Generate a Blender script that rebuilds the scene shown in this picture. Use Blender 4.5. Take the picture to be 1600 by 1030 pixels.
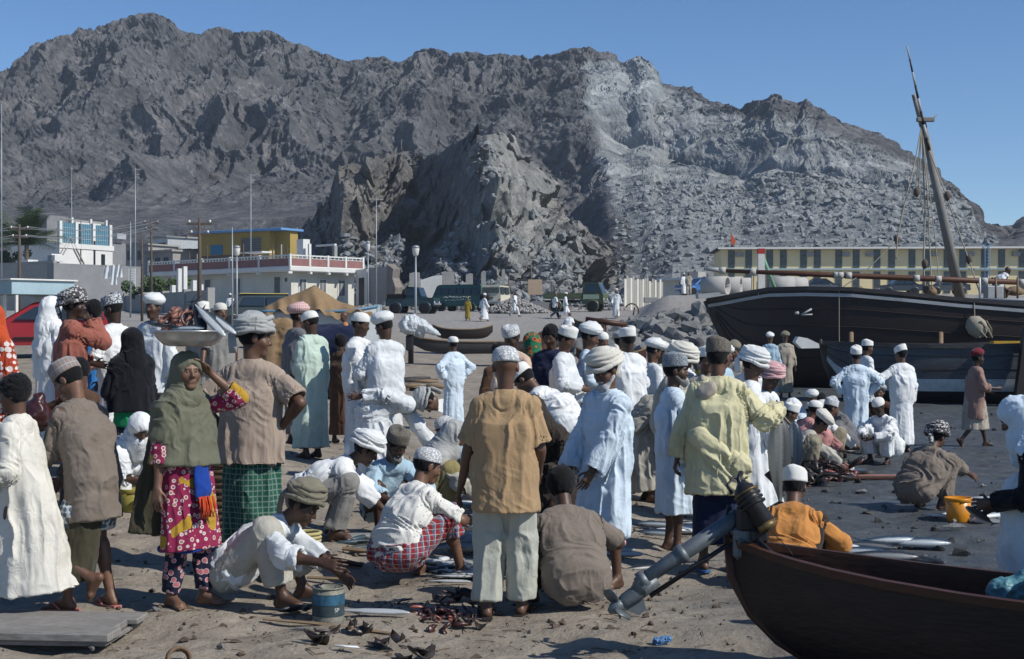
import bpy, bmesh, math, random
import numpy as np
from concurrent.futures import ThreadPoolExecutor
from mathutils import Vector, Matrix
for _o in list(bpy.data.objects): bpy.data.objects.remove(_o)
SC = bpy.context.scene
COL = SC.collection
R = math.radians
random.seed(7)
# ------------------------------------------------------------------ camera
F = 2222.0            # focal length in photograph pixels (50 mm on 36 mm film, 1600 px)
CAMZ = 1.8
cam = bpy.data.cameras.new('camera'); cam.lens = 50; cam.sensor_width = 36; cam.clip_end = 6000; cam.clip_start = .1
camo = bpy.data.objects.new('camera', cam); COL.objects.link(camo)
camo.location = (0, 0, CAMZ); camo.rotation_euler = (R(90), 0, 0)
SC.camera = camo
# ------------------------------------------------------------------ sky and sun
SUN_EL = R(41)
SUN_AZ = (0.90, -0.43)          # horizontal direction towards the sun
_az = math.atan2(SUN_AZ[0], SUN_AZ[1])    # clockwise from +Y
w = bpy.data.worlds.new('World'); SC.world = w; w.use_nodes = True
nt = w.node_tree
bg = nt.nodes['Background']
sky = nt.nodes.new('ShaderNodeTexSky'); sky.sky_type = 'NISHITA'; sky.sun_disc = False
sky.sun_elevation = SUN_EL; sky.sun_rotation = _az
sky.air_density = .72; sky.dust_density = 0.1; sky.ozone_density = 2.6; sky.altitude = 0
bg.inputs['Strength'].default_value = 0.122
hs = nt.nodes.new('ShaderNodeHueSaturation'); hs.inputs['Saturation'].default_value = 1.22; hs.inputs['Hue'].default_value = .503; nt.links.new(sky.outputs[0], hs.inputs['Color']); nt.links.new(hs.outputs[0], bg.inputs[0])
sl = bpy.data.lights.new('sun', 'SUN'); sl.energy = 4.8; sl.angle = R(.55); sl.color = (1, .955, .885)
so = bpy.data.objects.new('sun', sl); COL.objects.link(so)
_d = Vector((SUN_AZ[0], SUN_AZ[1], 0)).normalized() * math.cos(SUN_EL) + Vector((0, 0, math.sin(SUN_EL)))
so.rotation_euler = _d.to_track_quat('Z', 'Y').to_euler(); so.location = _d * 60
vs = SC.view_settings; vs.view_transform = 'Standard'; vs.look = 'None'; vs.exposure = 0; vs.gamma = 1; vs.use_curve_mapping = False
SC.cycles.max_bounces = 5; SC.cycles.diffuse_bounces = 2; SC.cycles.glossy_bounces = 2; SC.cycles.transmission_bounces = 4
SC.cycles.use_denoising = True
# ------------------------------------------------------------------ helpers
def lin(*c):
    """sRGB 0-255 -> linear"""
    o = []
    for v in c:
        v /= 255.; o.append(v/12.92 if v <= .04045 else ((v+.055)/1.055)**2.4)
    return tuple(o)

_rs = np.random.RandomState(11)
_LAT = _rs.rand(64, 64, 64).astype(np.float32)
def noise3(p):
    """smooth value noise in -1..1 at points (N,3)"""
    p = np.asarray(p, np.float32)
    i = np.floor(p).astype(np.int32); f = p - i; f = f*f*f*(f*(f*6-15)+10)
    i0 = i & 63; i1 = (i+1) & 63
    x0, y0, z0 = i0.T; x1, y1, z1 = i1.T; fx, fy, fz = f.T
    L = _LAT
    a = L[x0, y0, z0]*(1-fx)+L[x1, y0, z0]*fx; b = L[x0, y1, z0]*(1-fx)+L[x1, y1, z0]*fx
    c = L[x0, y0, z1]*(1-fx)+L[x1, y0, z1]*fx; d = L[x0, y1, z1]*(1-fx)+L[x1, y1, z1]*fx
    return 2*((a*(1-fy)+b*fy)*(1-fz)+(c*(1-fy)+d*fy)*fz)-1
def fbm(p, octv=5, lac=2.03, gain=.5, ridged=False):
    p = np.asarray(p, np.float32); s = 0; a = 1; t = 0
    for o in range(octv):
        n = noise3(p + 17.3*o)
        if ridged: n = 1-2*np.abs(n)
        s = s+a*n; t += a; p = p*lac; a *= gain
    return s/t

# ---- ground height
_Ly = [0, 8, 10, 14, 20, 37, 60, 87, 108, 150, 400]; _Lz = [0, 0, .1, .42, .58, 1.17, 1.6, 2.4, 3.2, 3.7, 5]
_Ry = [0, 40, 60, 87, 108, 150, 400]; _Rz = [0, .0, .77, 2.35, 3.2, 3.7, 5]
_RRy = [0, 9, 14, 20, 28, 36, 47, 58, 62, 75, 108, 150, 400]; _RRz = [0, 0, -.10, -.15, -.15, 0, 0, .5, .9, 2.6, 3.3, 3.7, 5]
def _ss(x, a, b):
    t = np.clip((x-a)/(b-a), 0, 1); return t*t*(3-2*t)
def ground(x, y):
    x = np.asarray(x, float); y = np.asarray(y, float)
    u = x/np.maximum(y, 1.)
    wl = 1-_ss(u, -.30, -.03); wr = _ss(u, .06, .13)
    return wl*np.interp(y, _Ly, _Lz) + (1-wl-wr)*np.interp(y, _Ry, _Rz) + wr*np.interp(y, _RRy, _RRz)
def gz(x, y): return float(ground(x, y))
def gr(x, y): return float(ground_relief(np.array([x]), np.array([y]))[0])
def at(px, d, z=None):
    x = (px-800)/F*d
    return Vector((x, d, gr(x, d) if z is None else z))
def pz(py, d): return CAMZ + (515-py)*d/F       # height of a photo row at distance d

# ---- objects
def tag(o, label=None, cat=None, group=None, kind=None):
    if label: o['label'] = label
    if cat: o['category'] = cat
    if group: o['group'] = group
    if kind: o['kind'] = kind
    return o
def empty(name, loc=(0, 0, 0), rz=0, label=None, cat=None, group=None):
    o = bpy.data.objects.new(name, None); COL.objects.link(o); o.location = loc; o.rotation_euler = (0, 0, rz)
    o.empty_display_size = .1
    return tag(o, label, cat, group)
def link(name, me, mat=None, parent=None, loc=None, rot=None, scale=None):
    o = bpy.data.objects.new(name, me); COL.objects.link(o)
    if mat is not None and not me.materials:
        for m in (mat if isinstance(mat, (list, tuple)) else [mat]): me.materials.append(m)
    if parent: o.parent = parent
    if loc is not None: o.location = loc
    if rot is not None: o.rotation_euler = rot
    if scale is not None: o.scale = scale if isinstance(scale, (tuple, list, Vector)) else (scale,)*3
    return o
def copy_tree(o, parent=None):
    c = o.copy(); COL.objects.link(c)
    if parent: c.parent = parent
    for ch in list(o.children): copy_tree(ch, c)
    return c
def np_mesh(name, v, f, smooth=True):
    """v (N,3), f (M,4) or (M,3) arrays"""
    me = bpy.data.meshes.new(name); v = np.asarray(v, np.float32); f = np.asarray(f, np.int32); k = f.shape[1]
    me.vertices.add(len(v)); me.vertices.foreach_set('co', v.ravel())
    me.loops.add(f.size); me.loops.foreach_set('vertex_index', f.ravel())
    me.polygons.add(len(f)); me.polygons.foreach_set('loop_start', np.arange(0, f.size, k, dtype=np.int32))
    me.polygons.foreach_set('use_smooth', np.full(len(f), smooth)); me.update(calc_edges=True); me.validate()
    return me

class MB:
    """collects simple shapes into one mesh"""
    def __init__(s): s.v = []; s.f = []; s.sm = []; s.mi = []
    def add(s, vs, fs, smooth=False, mi=0, M=None):
        b = len(s.v)
        for p in vs: s.v.append(tuple(M @ Vector(p)) if M is not None else tuple(p))
        for q in fs: s.f.append([b+i for i in q]); s.sm.append(smooth); s.mi.append(mi)
        return s
    def box(s, c, size, M=None, mi=0, bev=0, tx=1, ty=1):
        """box centred at c; tx, ty taper of the top; bev = chamfer of the vertical and top edges"""
        hx, hy, hz = size[0]/2, size[1]/2, size[2]/2; c = Vector(c)
        if bev <= 0:
            vs = [(-hx, -hy, -hz), (hx, -hy, -hz), (hx, hy, -hz), (-hx, hy, -hz), (-hx*tx, -hy*ty, hz), (hx*tx, -hy*ty, hz), (hx*tx, hy*ty, hz), (-hx*tx, hy*ty, hz)]
            fs = [(0, 3, 2, 1), (4, 5, 6, 7), (0, 1, 5, 4), (1, 2, 6, 5), (2, 3, 7, 6), (3, 0, 4, 7)]
        else:
            b = min(bev, hx*.9, hy*.9, hz*.9)
            def ring(x, y, k, z): return [(-x+k, -y, z), (x-k, -y, z), (x, -y+k, z), (x, y-k, z), (x-k, y, z), (-x+k, y, z), (-x, y-k, z), (-x, -y+k, z)]
            vs = ring(hx-b, hy-b, b*.4, -hz)+ring(hx, hy, b, -hz+b)+ring(hx*tx, hy*ty, b, hz-b)+ring(hx*tx-b, hy*ty-b, b*.4, hz)
            fs = [tuple(range(7, -1, -1)), tuple(range(24, 32))]
            for l in range(3):
                for i in range(8): fs.append((l*8+i, l*8+(i+1) % 8, l*8+8+(i+1) % 8, l*8+8+i))
        return s.add([Vector(p)+c for p in vs], fs, False, mi, M)
    def tube(s, pts, r, n=8, cap=True, smooth=True, mi=0, M=None, flat=1.0):
        pts = [Vector(p) for p in pts]; m = len(pts); rr = r if isinstance(r, (list, tuple)) else [r]*m
        vs = []; up = None
        for i, p in enumerate(pts):
            t = (pts[min(i+1, m-1)]-pts[max(i-1, 0)])
            if t.length < 1e-9: t = Vector((0, 0, 1))
            t.normalize()
            if up is None: up = Vector((0, 0, 1)) if abs(t.z) < .9 else Vector((1, 0, 0))
            a = t.cross(up)
            if a.length < 1e-6: a = t.orthogonal()
            a.normalize(); b = a.cross(t); up = b
            for j in range(n):
                th = 2*math.pi*j/n; vs.append(p+a*math.cos(th)*rr[i]+b*math.sin(th)*rr[i]*flat)
        fs = [(i*n+j, i*n+(j+1) % n, (i+1)*n+(j+1) % n, (i+1)*n+j) for i in range(m-1) for j in range(n)]
        if cap: fs += [tuple(range(n-1, -1, -1)), tuple(range((m-1)*n, m*n))]
        return s.add(vs, fs, smooth, mi, M)
    def lathe(s, prof, n=16, M=None, smooth=True, mi=0, sx=1, sy=1, cap=True):
        """prof list of (r,z) bottom to top, about Z"""
        vs = []; m = len(prof)
        for r, z in prof:
            for j in range(n):
                th = 2*math.pi*j/n; vs.append((r*sx*math.cos(th), r*sy*math.sin(th), z))
        fs = [(i*n+j, i*n+(j+1) % n, (i+1)*n+(j+1) % n, (i+1)*n+j) for i in range(m-1) for j in range(n)]
        if cap: fs += [tuple(range(n-1, -1, -1)), tuple(range((m-1)*n, m*n))]
        return s.add(vs, fs, smooth, mi, M)
    def loft(s, rings, closed=True, cap=True, smooth=True, mi=0, M=None):
        n = len(rings[0]); m = len(rings); vs = [p for r in rings for p in r]
        jj = range(n) if closed else range(n-1)
        fs = [(i*n+j, i*n+(j+1) % n, (i+1)*n+(j+1) % n, (i+1)*n+j) for i in range(m-1) for j in jj]
        if cap and closed: fs += [tuple(range(n-1, -1, -1)), tuple(range((m-1)*n, m*n))]
        return s.add(vs, fs, smooth, mi, M)
    def prism(s, poly, y0, y1, axis='y', mi=0, M=None, smooth=False):
        """polygon of (a,b) extruded: axis y -> points (a, y, b); axis z -> (a, b, z); axis x -> (x, a, b)"""
        def P(a, b, t): return (a, t, b) if axis == 'y' else ((a, b, t) if axis == 'z' else (t, a, b))
        n = len(poly); vs = [P(a, b, y0) for a, b in poly]+[P(a, b, y1) for a, b in poly]
        fs = [tuple(range(n-1, -1, -1)), tuple(range(n, 2*n))]+[(i, (i+1) % n, n+(i+1) % n, n+i) for i in range(n)]
        return s.add(vs, fs, smooth, mi, M)
    def mesh(s, name='mesh'):
        me = bpy.data.meshes.new(name); me.from_pydata(s.v, [], s.f)
        me.polygons.foreach_set('use_smooth', s.sm); me.polygons.foreach_set('material_index', s.mi)
        bm = bmesh.new(); bm.from_mesh(me); bmesh.ops.recalc_face_normals(bm, faces=bm.faces); bm.to_mesh(me); bm.free()
        return me
    def build(s, name, mat=None, parent=None, **k): return link(name, s.mesh(name), mat, parent, **k)

# ---- materials
_MC = {}
class NT:
    def __init__(s, name):
        s.m = bpy.data.materials.new(name); s.m.use_nodes = True; s.t = s.m.node_tree
        s.b = s.t.nodes['Principled BSDF']
    def n(s, typ, **k):
        o = s.t.nodes.new(typ)
        for a, v in k.items(): setattr(o, a, v)
        return o
    def l(s, a, b): s.t.links.new(a, b)
    def val(s, sock, v):
        if isinstance(v, (int, float)): sock.default_value = v
        elif isinstance(v, (tuple, list)): sock.default_value = tuple(v)+((1,) if len(v) == 3 and sock.type == 'RGBA' else ())
        else: s.l(v, sock)
    def math(s, op, a, b=None, c=None, clamp=False):
        o = s.n('ShaderNodeMath', operation=op, use_clamp=clamp); s.val(o.inputs[0], a)
        if b is not None: s.val(o.inputs[1], b)
        if c is not None: s.val(o.inputs[2], c)
        return o.outputs[0]
    def mix(s, f, a, b, mode='MIX'):
        o = s.n('ShaderNodeMix', data_type='RGBA', blend_type=mode); s.val(o.inputs[0], f); s.val(o.inputs[6], a); s.val(o.inputs[7], b); return o.outputs[2]
    def coord(s, scale=(1, 1, 1), rnd=True, rot=(0, 0, 0), kind='Object'):
        tc = s.n('ShaderNodeTexCoord'); mp = s.n('ShaderNodeMapping'); mp.inputs['Scale'].default_value = scale; mp.inputs['Rotation'].default_value = rot
        s.l(tc.outputs[kind], mp.inputs['Vector'])
        if rnd:
            oi = s.n('ShaderNodeObjectInfo'); k = s.math('MULTIPLY', oi.outputs['Random'], 37.)
            s.l(k, mp.inputs['Location'])
        return mp.outputs[0]
    def noise(s, vec, scale, detail=4, rough=.55, dist=0):
        o = s.n('ShaderNodeTexNoise'); s.l(vec, o.inputs['Vector']); o.inputs['Scale'].default_value = scale
        o.inputs['Detail'].default_value = detail; o.inputs['Roughness'].default_value = rough; o.inputs['Distortion'].default_value = dist; return o.outputs[0]
    def voro(s, vec, scale, feature='F1', out='Distance', rnd=1):
        o = s.n('ShaderNodeTexVoronoi', feature=feature); s.l(vec, o.inputs['Vector']); o.inputs['Scale'].default_value = scale; o.inputs['Randomness'].default_value = rnd; return o.outputs[out]
    def ramp(s, fac, stops, interp='LINEAR'):
        o = s.n('ShaderNodeValToRGB'); cr = o.color_ramp; cr.interpolation = interp
        while len(cr.elements) < len(stops): cr.elements.new(.5)
        for e, (p, c) in zip(cr.elements, stops): e.position = p; e.color = tuple(c)+((1,) if len(c) == 3 else ())
        s.l(fac, o.inputs[0]); return o.outputs[0]
    def sep(s, vec):
        o = s.n('ShaderNodeSeparateXYZ'); s.l(vec, o.inputs[0]); return o.outputs
    def bump(s, h, strength=.5, dist=.02, prev=None):
        o = s.n('ShaderNodeBump'); o.inputs['Strength'].default_value = strength; o.inputs['Distance'].default_value = dist; s.l(h, o.inputs['Height'])
        if prev: s.l(prev, o.inputs['Normal'])
        return o.outputs[0]
    def fin(s, col=None, rough=.8, normal=None, metal=0, spec=.3, **k):
        if col is not None: s.val(s.b.inputs['Base Color'], col)
        s.val(s.b.inputs['Roughness'], rough); s.b.inputs['Metallic'].default_value = metal; s.b.inputs['Specular IOR Level'].default_value = spec
        if normal: s.l(normal, s.b.inputs['Normal'])
        for a, v in k.items(): s.val(s.b.inputs[a], v)
        return s.m
def dk(c, f): return tuple(min(1, v*f) for v in c)
def mat(name, c, rough=.8, var=.2, vs=3., bump=.3, bs=25., bd=.01, metal=0, spec=.3, scale=(1, 1, 1), c2=None, fine=.5, rnd=True):
    """colour with two-scale mottling and a noise bump"""
    key = ('mat', name)
    if key in _MC: return _MC[key]
    t = NT(name); v = t.coord(scale, rnd); a = t.noise(v, vs, 5, .6); b = t.noise(v, bs, 4, .6)
    k = t.math('ADD', t.math('MULTIPLY', a, 1-fine), t.math('MULTIPLY', b, fine))
    col = t.ramp(k, [(.28, dk(c2 or c, 1-var)), (.5, dk(c, 1)), (.72, dk(c, 1+var))])
    nrm = t.bump(b, bump, bd) if bump else None
    _MC[key] = t.fin(col, rough, nrm, metal, spec); return _MC[key]
# ------------------------------------------------------------------ smooth bodies and cloth: round cones blended into one skin
def A3(*a): return np.array(a, float)
def nrm(v):
    return v/max(np.linalg.norm(v), 1e-9)
def basis(f, up=(0, 0, 1)):
    f = nrm(f); r = np.cross(f, up); r = nrm(r) if np.linalg.norm(r) > 1e-6 else A3(1, 0, 0); u = np.cross(r, f); return r, f, u
class Blob:
    def __init__(s): s.p = []; s.cuts = []
    def rc(s, a, b, ra, rb=None, k=.03, n=None, sq=1., sub=False, amp=1., ax=None, flat=False):
        """round cone a->b; n, sq: squash along n by the factor sq"""
        rb = ra if rb is None else rb; a = A3(*a); b = A3(*b); m = max(ra, rb)*1.02
        lo = np.minimum(a, b)-m; hi = np.maximum(a, b)+m
        d = b-a if ax is None else A3(*ax); d = nrm(d) if np.linalg.norm(d) > 1e-6 else A3(0, 0, 1)
        if d[2] < 0: d = -d
        s.p.append(('rc', (a, b, ra, rb, None if n is None else nrm(A3(*n)), sq, flat), k, sub, amp, d, lo, hi)); return s
    def el(s, c, semi, B=None, k=.03, sub=False, amp=1., ax=(0, 0, 1)):
        c = A3(*c); B = np.eye(3) if B is None else np.array(B); m = max(semi)
        s.p.append(('el', (c, A3(*semi), B), k, sub, amp, A3(*ax), c-m, c+m)); return s
    def sk(s, c0, c1, ex, top, bot, folds=(9, .06, 0), k=.04, amp=1., pw=1.0, flat=True):
        """draped skirt: elliptical cone from c0 (top) to c1 (hem) with pleats that deepen to the hem"""
        c0 = A3(*c0); c1 = A3(*c1); ex = nrm(A3(*ex)); z = nrm(c1-c0); ex = nrm(ex-z*np.dot(ex, z)); ey = np.cross(z, ex)
        m = max(*top, *bot)*1.2; lo = np.minimum(c0, c1)-m; hi = np.maximum(c0, c1)+m
        s.p.append(('sk', (c0, c1, ex, ey, z, top, bot, folds, pw), k, False, amp, -z if z[2] < 0 else z, lo, hi)); return s
    def cut(s, pt, n): s.cuts.append((A3(*pt), nrm(A3(*n)))); return s
    def bounds(s):
        lo = np.min([p[6] for p in s.p if not p[3]], 0); hi = np.max([p[7] for p in s.p if not p[3]], 0); return lo, hi
    def ev(s, P, attrs=False, margin=.1):
        N = len(P); d = np.full(N, .6, np.float32); P = P.astype(np.float32)
        if attrs: am = np.zeros(N, np.float32); ax = np.zeros((N, 3), np.float32); ax[:, 2] = 1
        for (kind, q, k, sub, amp, axis, lo, hi) in s.p:
            mg = margin+k
            idx = np.nonzero(np.all((P > (lo-mg).astype(np.float32)) & (P < (hi+mg).astype(np.float32)), 1))[0]
            if len(idx) == 0: continue
            p = P[idx]
            if kind == 'rc':
                a, b, ra, rb, n, sq, fe = q; ab = (b-a).astype(np.float32); L = float(ab @ ab)+1e-12
                v = p-a.astype(np.float32); t = v @ ab/L; ov = (t-1)*math.sqrt(L); t = np.clip(t, 0, 1.3 if fe else 1); v = v-t[:, None]*ab
                if n is not None:
                    nn = n.astype(np.float32); v = v+((v @ nn)*(sq-1))[:, None]*nn
                e = np.sqrt(np.einsum('ij,ij->i', v, v))-(ra+(rb-ra)*t)
                if n is not None and sq > 1: e = e/(1+.5*(sq-1))
                if fe: e = np.maximum(e, ov)
            elif kind == 'el':
                c, semi, B = q; v = ((p-c.astype(np.float32)) @ B.astype(np.float32))
                u = v/semi.astype(np.float32); k0 = np.sqrt((u*u).sum(1))+1e-6; k1 = np.sqrt(((u/semi.astype(np.float32))**2).sum(1))+1e-6
                e = k0*(k0-1)/k1
            else:
                c0, c1, ex, ey, z, tp, bt, (nf, fa, ph), pw = q; L = np.linalg.norm(c1-c0)
                v = p-c0.astype(np.float32); sl = v @ z.astype(np.float32); t = np.clip(sl/L, 0, 1)
                x = v @ ex.astype(np.float32); y = v @ ey.astype(np.float32); tt = t**pw
                axx = tp[0]+(bt[0]-tp[0])*tt; ayy = tp[1]+(bt[1]-tp[1])*tt
                th = np.arctan2(y/ayy, x/axx)
                fold = np.sin(nf*th+ph+1.7*np.sin(2*th+ph*2)+1.2*t*math.sin(ph*3))*.6+np.sin((nf*2-3)*th+ph*1.7+2.2*np.sin(th*3+ph))*.4
                g = 1+fa*fold*(.25+.75*t)
                e = (np.sqrt((x/axx)**2+(y/ayy)**2)-g)*np.minimum(axx, ayy)*.9
                e = np.maximum(e, np.maximum(sl-L, -sl-.03))
            if sub:
                o = d[idx]; h = np.clip(.5-.5*(e+o)/k, 0, 1); d[idx] = o+(-e-o)*h+k*h*(1-h)
            else:
                o = d[idx]; h = np.clip(.5+.5*(o-e)/k, 0, 1); d[idx] = o+(e-o)*h-k*h*(1-h)
                if attrs:
                    am[idx] += (amp-am[idx])*h; ax[idx] += (axis.astype(np.float32)-ax[idx])*h[:, None]
        for pt, n in s.cuts: d = np.maximum(d, (P-pt.astype(np.float32)) @ n.astype(np.float32))
        return (d, am, ax) if attrs else d
    def mesh(s, h, fold=0., seed=0, ff=(15., 3.), open_cut=False, mask=None):
        """surface nets on a sparse grid of step h -> (verts, quads)"""
        lo, hi = s.bounds(); lo = lo-3*h; hi = hi+3*h; C = 4; H = C*h
        nc = np.ceil((hi-lo)/H).astype(int)+1
        g = [lo[i]+np.arange(nc[i]+1)*H for i in range(3)]
        G = np.stack(np.meshgrid(*g, indexing='ij'), -1).reshape(-1, 3)
        dc = s.ev(G, margin=max(.1, 2*H)).reshape(nc+1)
        c8 = [dc[i:i+nc[0], j:j+nc[1], k:k+nc[2]] for i in (0, 1) for j in (0, 1) for k in (0, 1)]
        mn = np.min(c8, 0); mx = np.max(c8, 0); act = (mn < 1.25*H) & (mx > -1.25*H)
        nf = nc*C+1
        D = np.repeat(np.repeat(np.repeat(np.where(dc < 0, -1, 1).astype(np.float32), C, 0), C, 1), C, 2)[:nf[0], :nf[1], :nf[2]]
        am = np.zeros(nf, bool); a4 = np.repeat(np.repeat(np.repeat(act, C, 0), C, 1), C, 2)
        am[:-1, :-1, :-1] |= a4; am[1:, :-1, :-1] |= a4; am[:-1, 1:, :-1] |= a4; am[:-1, :-1, 1:] |= a4
        am[1:, 1:, :-1] |= a4; am[1:, :-1, 1:] |= a4; am[:-1, 1:, 1:] |= a4; am[1:, 1:, 1:] |= a4
        I = np.argwhere(am); D[am] = s.ev(lo+I*h, margin=max(.04, 2*h))
        S = D < 0; Si = S.view(np.int8)
        cs = Si[:-1, :-1, :-1]+Si[1:, :-1, :-1]+Si[:-1, 1:, :-1]+Si[:-1, :-1, 1:]+Si[1:, 1:, :-1]+Si[1:, :-1, 1:]+Si[:-1, 1:, 1:]+Si[1:, 1:, 1:]
        cells = np.argwhere((cs > 0) & (cs < 8)); M = len(cells)
        off = np.array([(i, j, k) for i in (0, 1) for j in (0, 1) for k in (0, 1)])
        q = cells[:, None, :]+off[None]; v8 = D[q[..., 0], q[..., 1], q[..., 2]]
        acc = np.zeros((M, 3), np.float32); cnt = np.zeros(M, np.float32)
        for a in range(8):
            for ax in range(3):
                b = a | (4 >> ax)
                if b == a: continue
                va, vb = v8[:, a], v8[:, b]; m = (va < 0) != (vb < 0)
                den = np.where(m, va-vb, 1.); t = va/den; p = off[a][None].astype(np.float32).repeat(M, 0); p[:, ax] += t
                acc += np.where(m[:, None], p, 0); cnt += m
        V = lo+(cells+acc/np.maximum(cnt, 1)[:, None])*h
        idm = np.full(tuple(nf-1), -1, np.int32); idm[cells[:, 0], cells[:, 1], cells[:, 2]] = np.arange(M)
        Q = []
        for ax in range(3):
            sl0 = [slice(None)]*3; sl1 = [slice(None)]*3; sl0[ax] = slice(0, -1); sl1[ax] = slice(1, None)
            e = np.argwhere(S[tuple(sl0)] != S[tuple(sl1)]); b1, b2 = [(1, 2), (2, 0), (0, 1)][ax]
            e = e[(e[:, b1] > 0) & (e[:, b2] > 0)]
            ins = S[e[:, 0], e[:, 1], e[:, 2]]
            def cid(d1, d2):
                c = e.copy(); c[:, b1] -= d1; c[:, b2] -= d2; return idm[c[:, 0], c[:, 1], c[:, 2]]
            f = np.stack([cid(1, 1), cid(0, 1), cid(0, 0), cid(1, 0)], 1); f[~ins] = f[~ins][:, ::-1]; Q.append(f)
        Q = np.concatenate(Q); Q = Q[(Q >= 0).all(1)]
        V = V.astype(np.float32)
        for it in range(1):                         # one light relax step removes the grid's stair marks
            a = np.zeros_like(V); c = np.zeros(M, np.float32)
            for i in range(4):
                np.add.at(a, Q[:, i], V[Q[:, (i+1) % 4]]) if False else None
            ids = np.concatenate([Q[:, i] for i in range(4)]); nb = np.concatenate([Q[:, (i+1) % 4] for i in range(4)])
            for k in range(3): a[:, k] = np.bincount(ids, V[nb, k], M)
            c = np.bincount(ids, minlength=M); V = np.where(c[:, None] > 0, V*.5+.5*a/np.maximum(c, 1)[:, None], V).astype(np.float32)
        if open_cut and s.cuts:
            dm = np.zeros(M, bool)
            for pt, n in s.cuts: dm |= ((V-pt) @ n) > -.35*h
            Q = Q[~dm[Q].all(1)]
        if fold > 0:
            _, am, ax = s.ev(V, True); ax /= np.linalg.norm(ax, axis=1, keepdims=True)+1e-6
            e1 = V[Q[:, 1]]-V[Q[:, 0]]; e2 = V[Q[:, 3]]-V[Q[:, 0]]; fn = np.cross(e1, e2); N = np.zeros_like(V)
            ids = np.concatenate([Q[:, i] for i in range(4)])
            for k in range(3): N[:, k] = np.bincount(ids, np.tile(fn[:, k], 4), M)
            N /= np.linalg.norm(N, axis=1, keepdims=True)+1e-9
            al = (V*ax).sum(1, keepdims=True)*ax; wv = V+.025*np.stack([noise3(V*9+seed+7*i) for i in range(3)], 1)
            al2 = (wv*ax).sum(1, keepdims=True)*ax; p = (wv-al2)*ff[0]+al2*ff[1]+seed*3.1
            n1 = noise3(p); n2 = noise3(p*1.9+5); n3 = noise3(V*6+seed); sk = wv @ np.array([[1, .0, .55], [0, 1, .4], [-.35, .3, 1]], np.float32)
            al3 = (sk*ax).sum(1, keepdims=True)*ax; n4 = noise3((sk-al3)*8+al3*20+seed); n5 = noise3(p*4.1+9)
            w1 = np.clip(.75+.9*n3, .05, 1.5); w2 = np.clip(.30-1.3*n3, 0, 1.)
            dsp = w1*(.62-1.5*np.abs(n1)**.8)+.32*(.4-np.abs(n2))*np.clip(.7+n3, .1, 1.2)+w2*.42*(.42-np.abs(n4))+.10*n5
            V = V+N*(dsp*fold*am)[:, None]
        return V, Q

_PEND = []
def defer(blob, h, name, m, parent, **k): _PEND.append((blob, h, name, m, parent, k))
def flush():
    def go(a): return a[0].mesh(a[1], **a[5])
    with ThreadPoolExecutor(4) as ex: res = list(ex.map(go, _PEND))
    for (b, h, name, m, parent, k), (v, q) in zip(_PEND, res):
        if len(q): link(name, np_mesh(name, v, q), m, parent)
    _PEND.clear()
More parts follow.
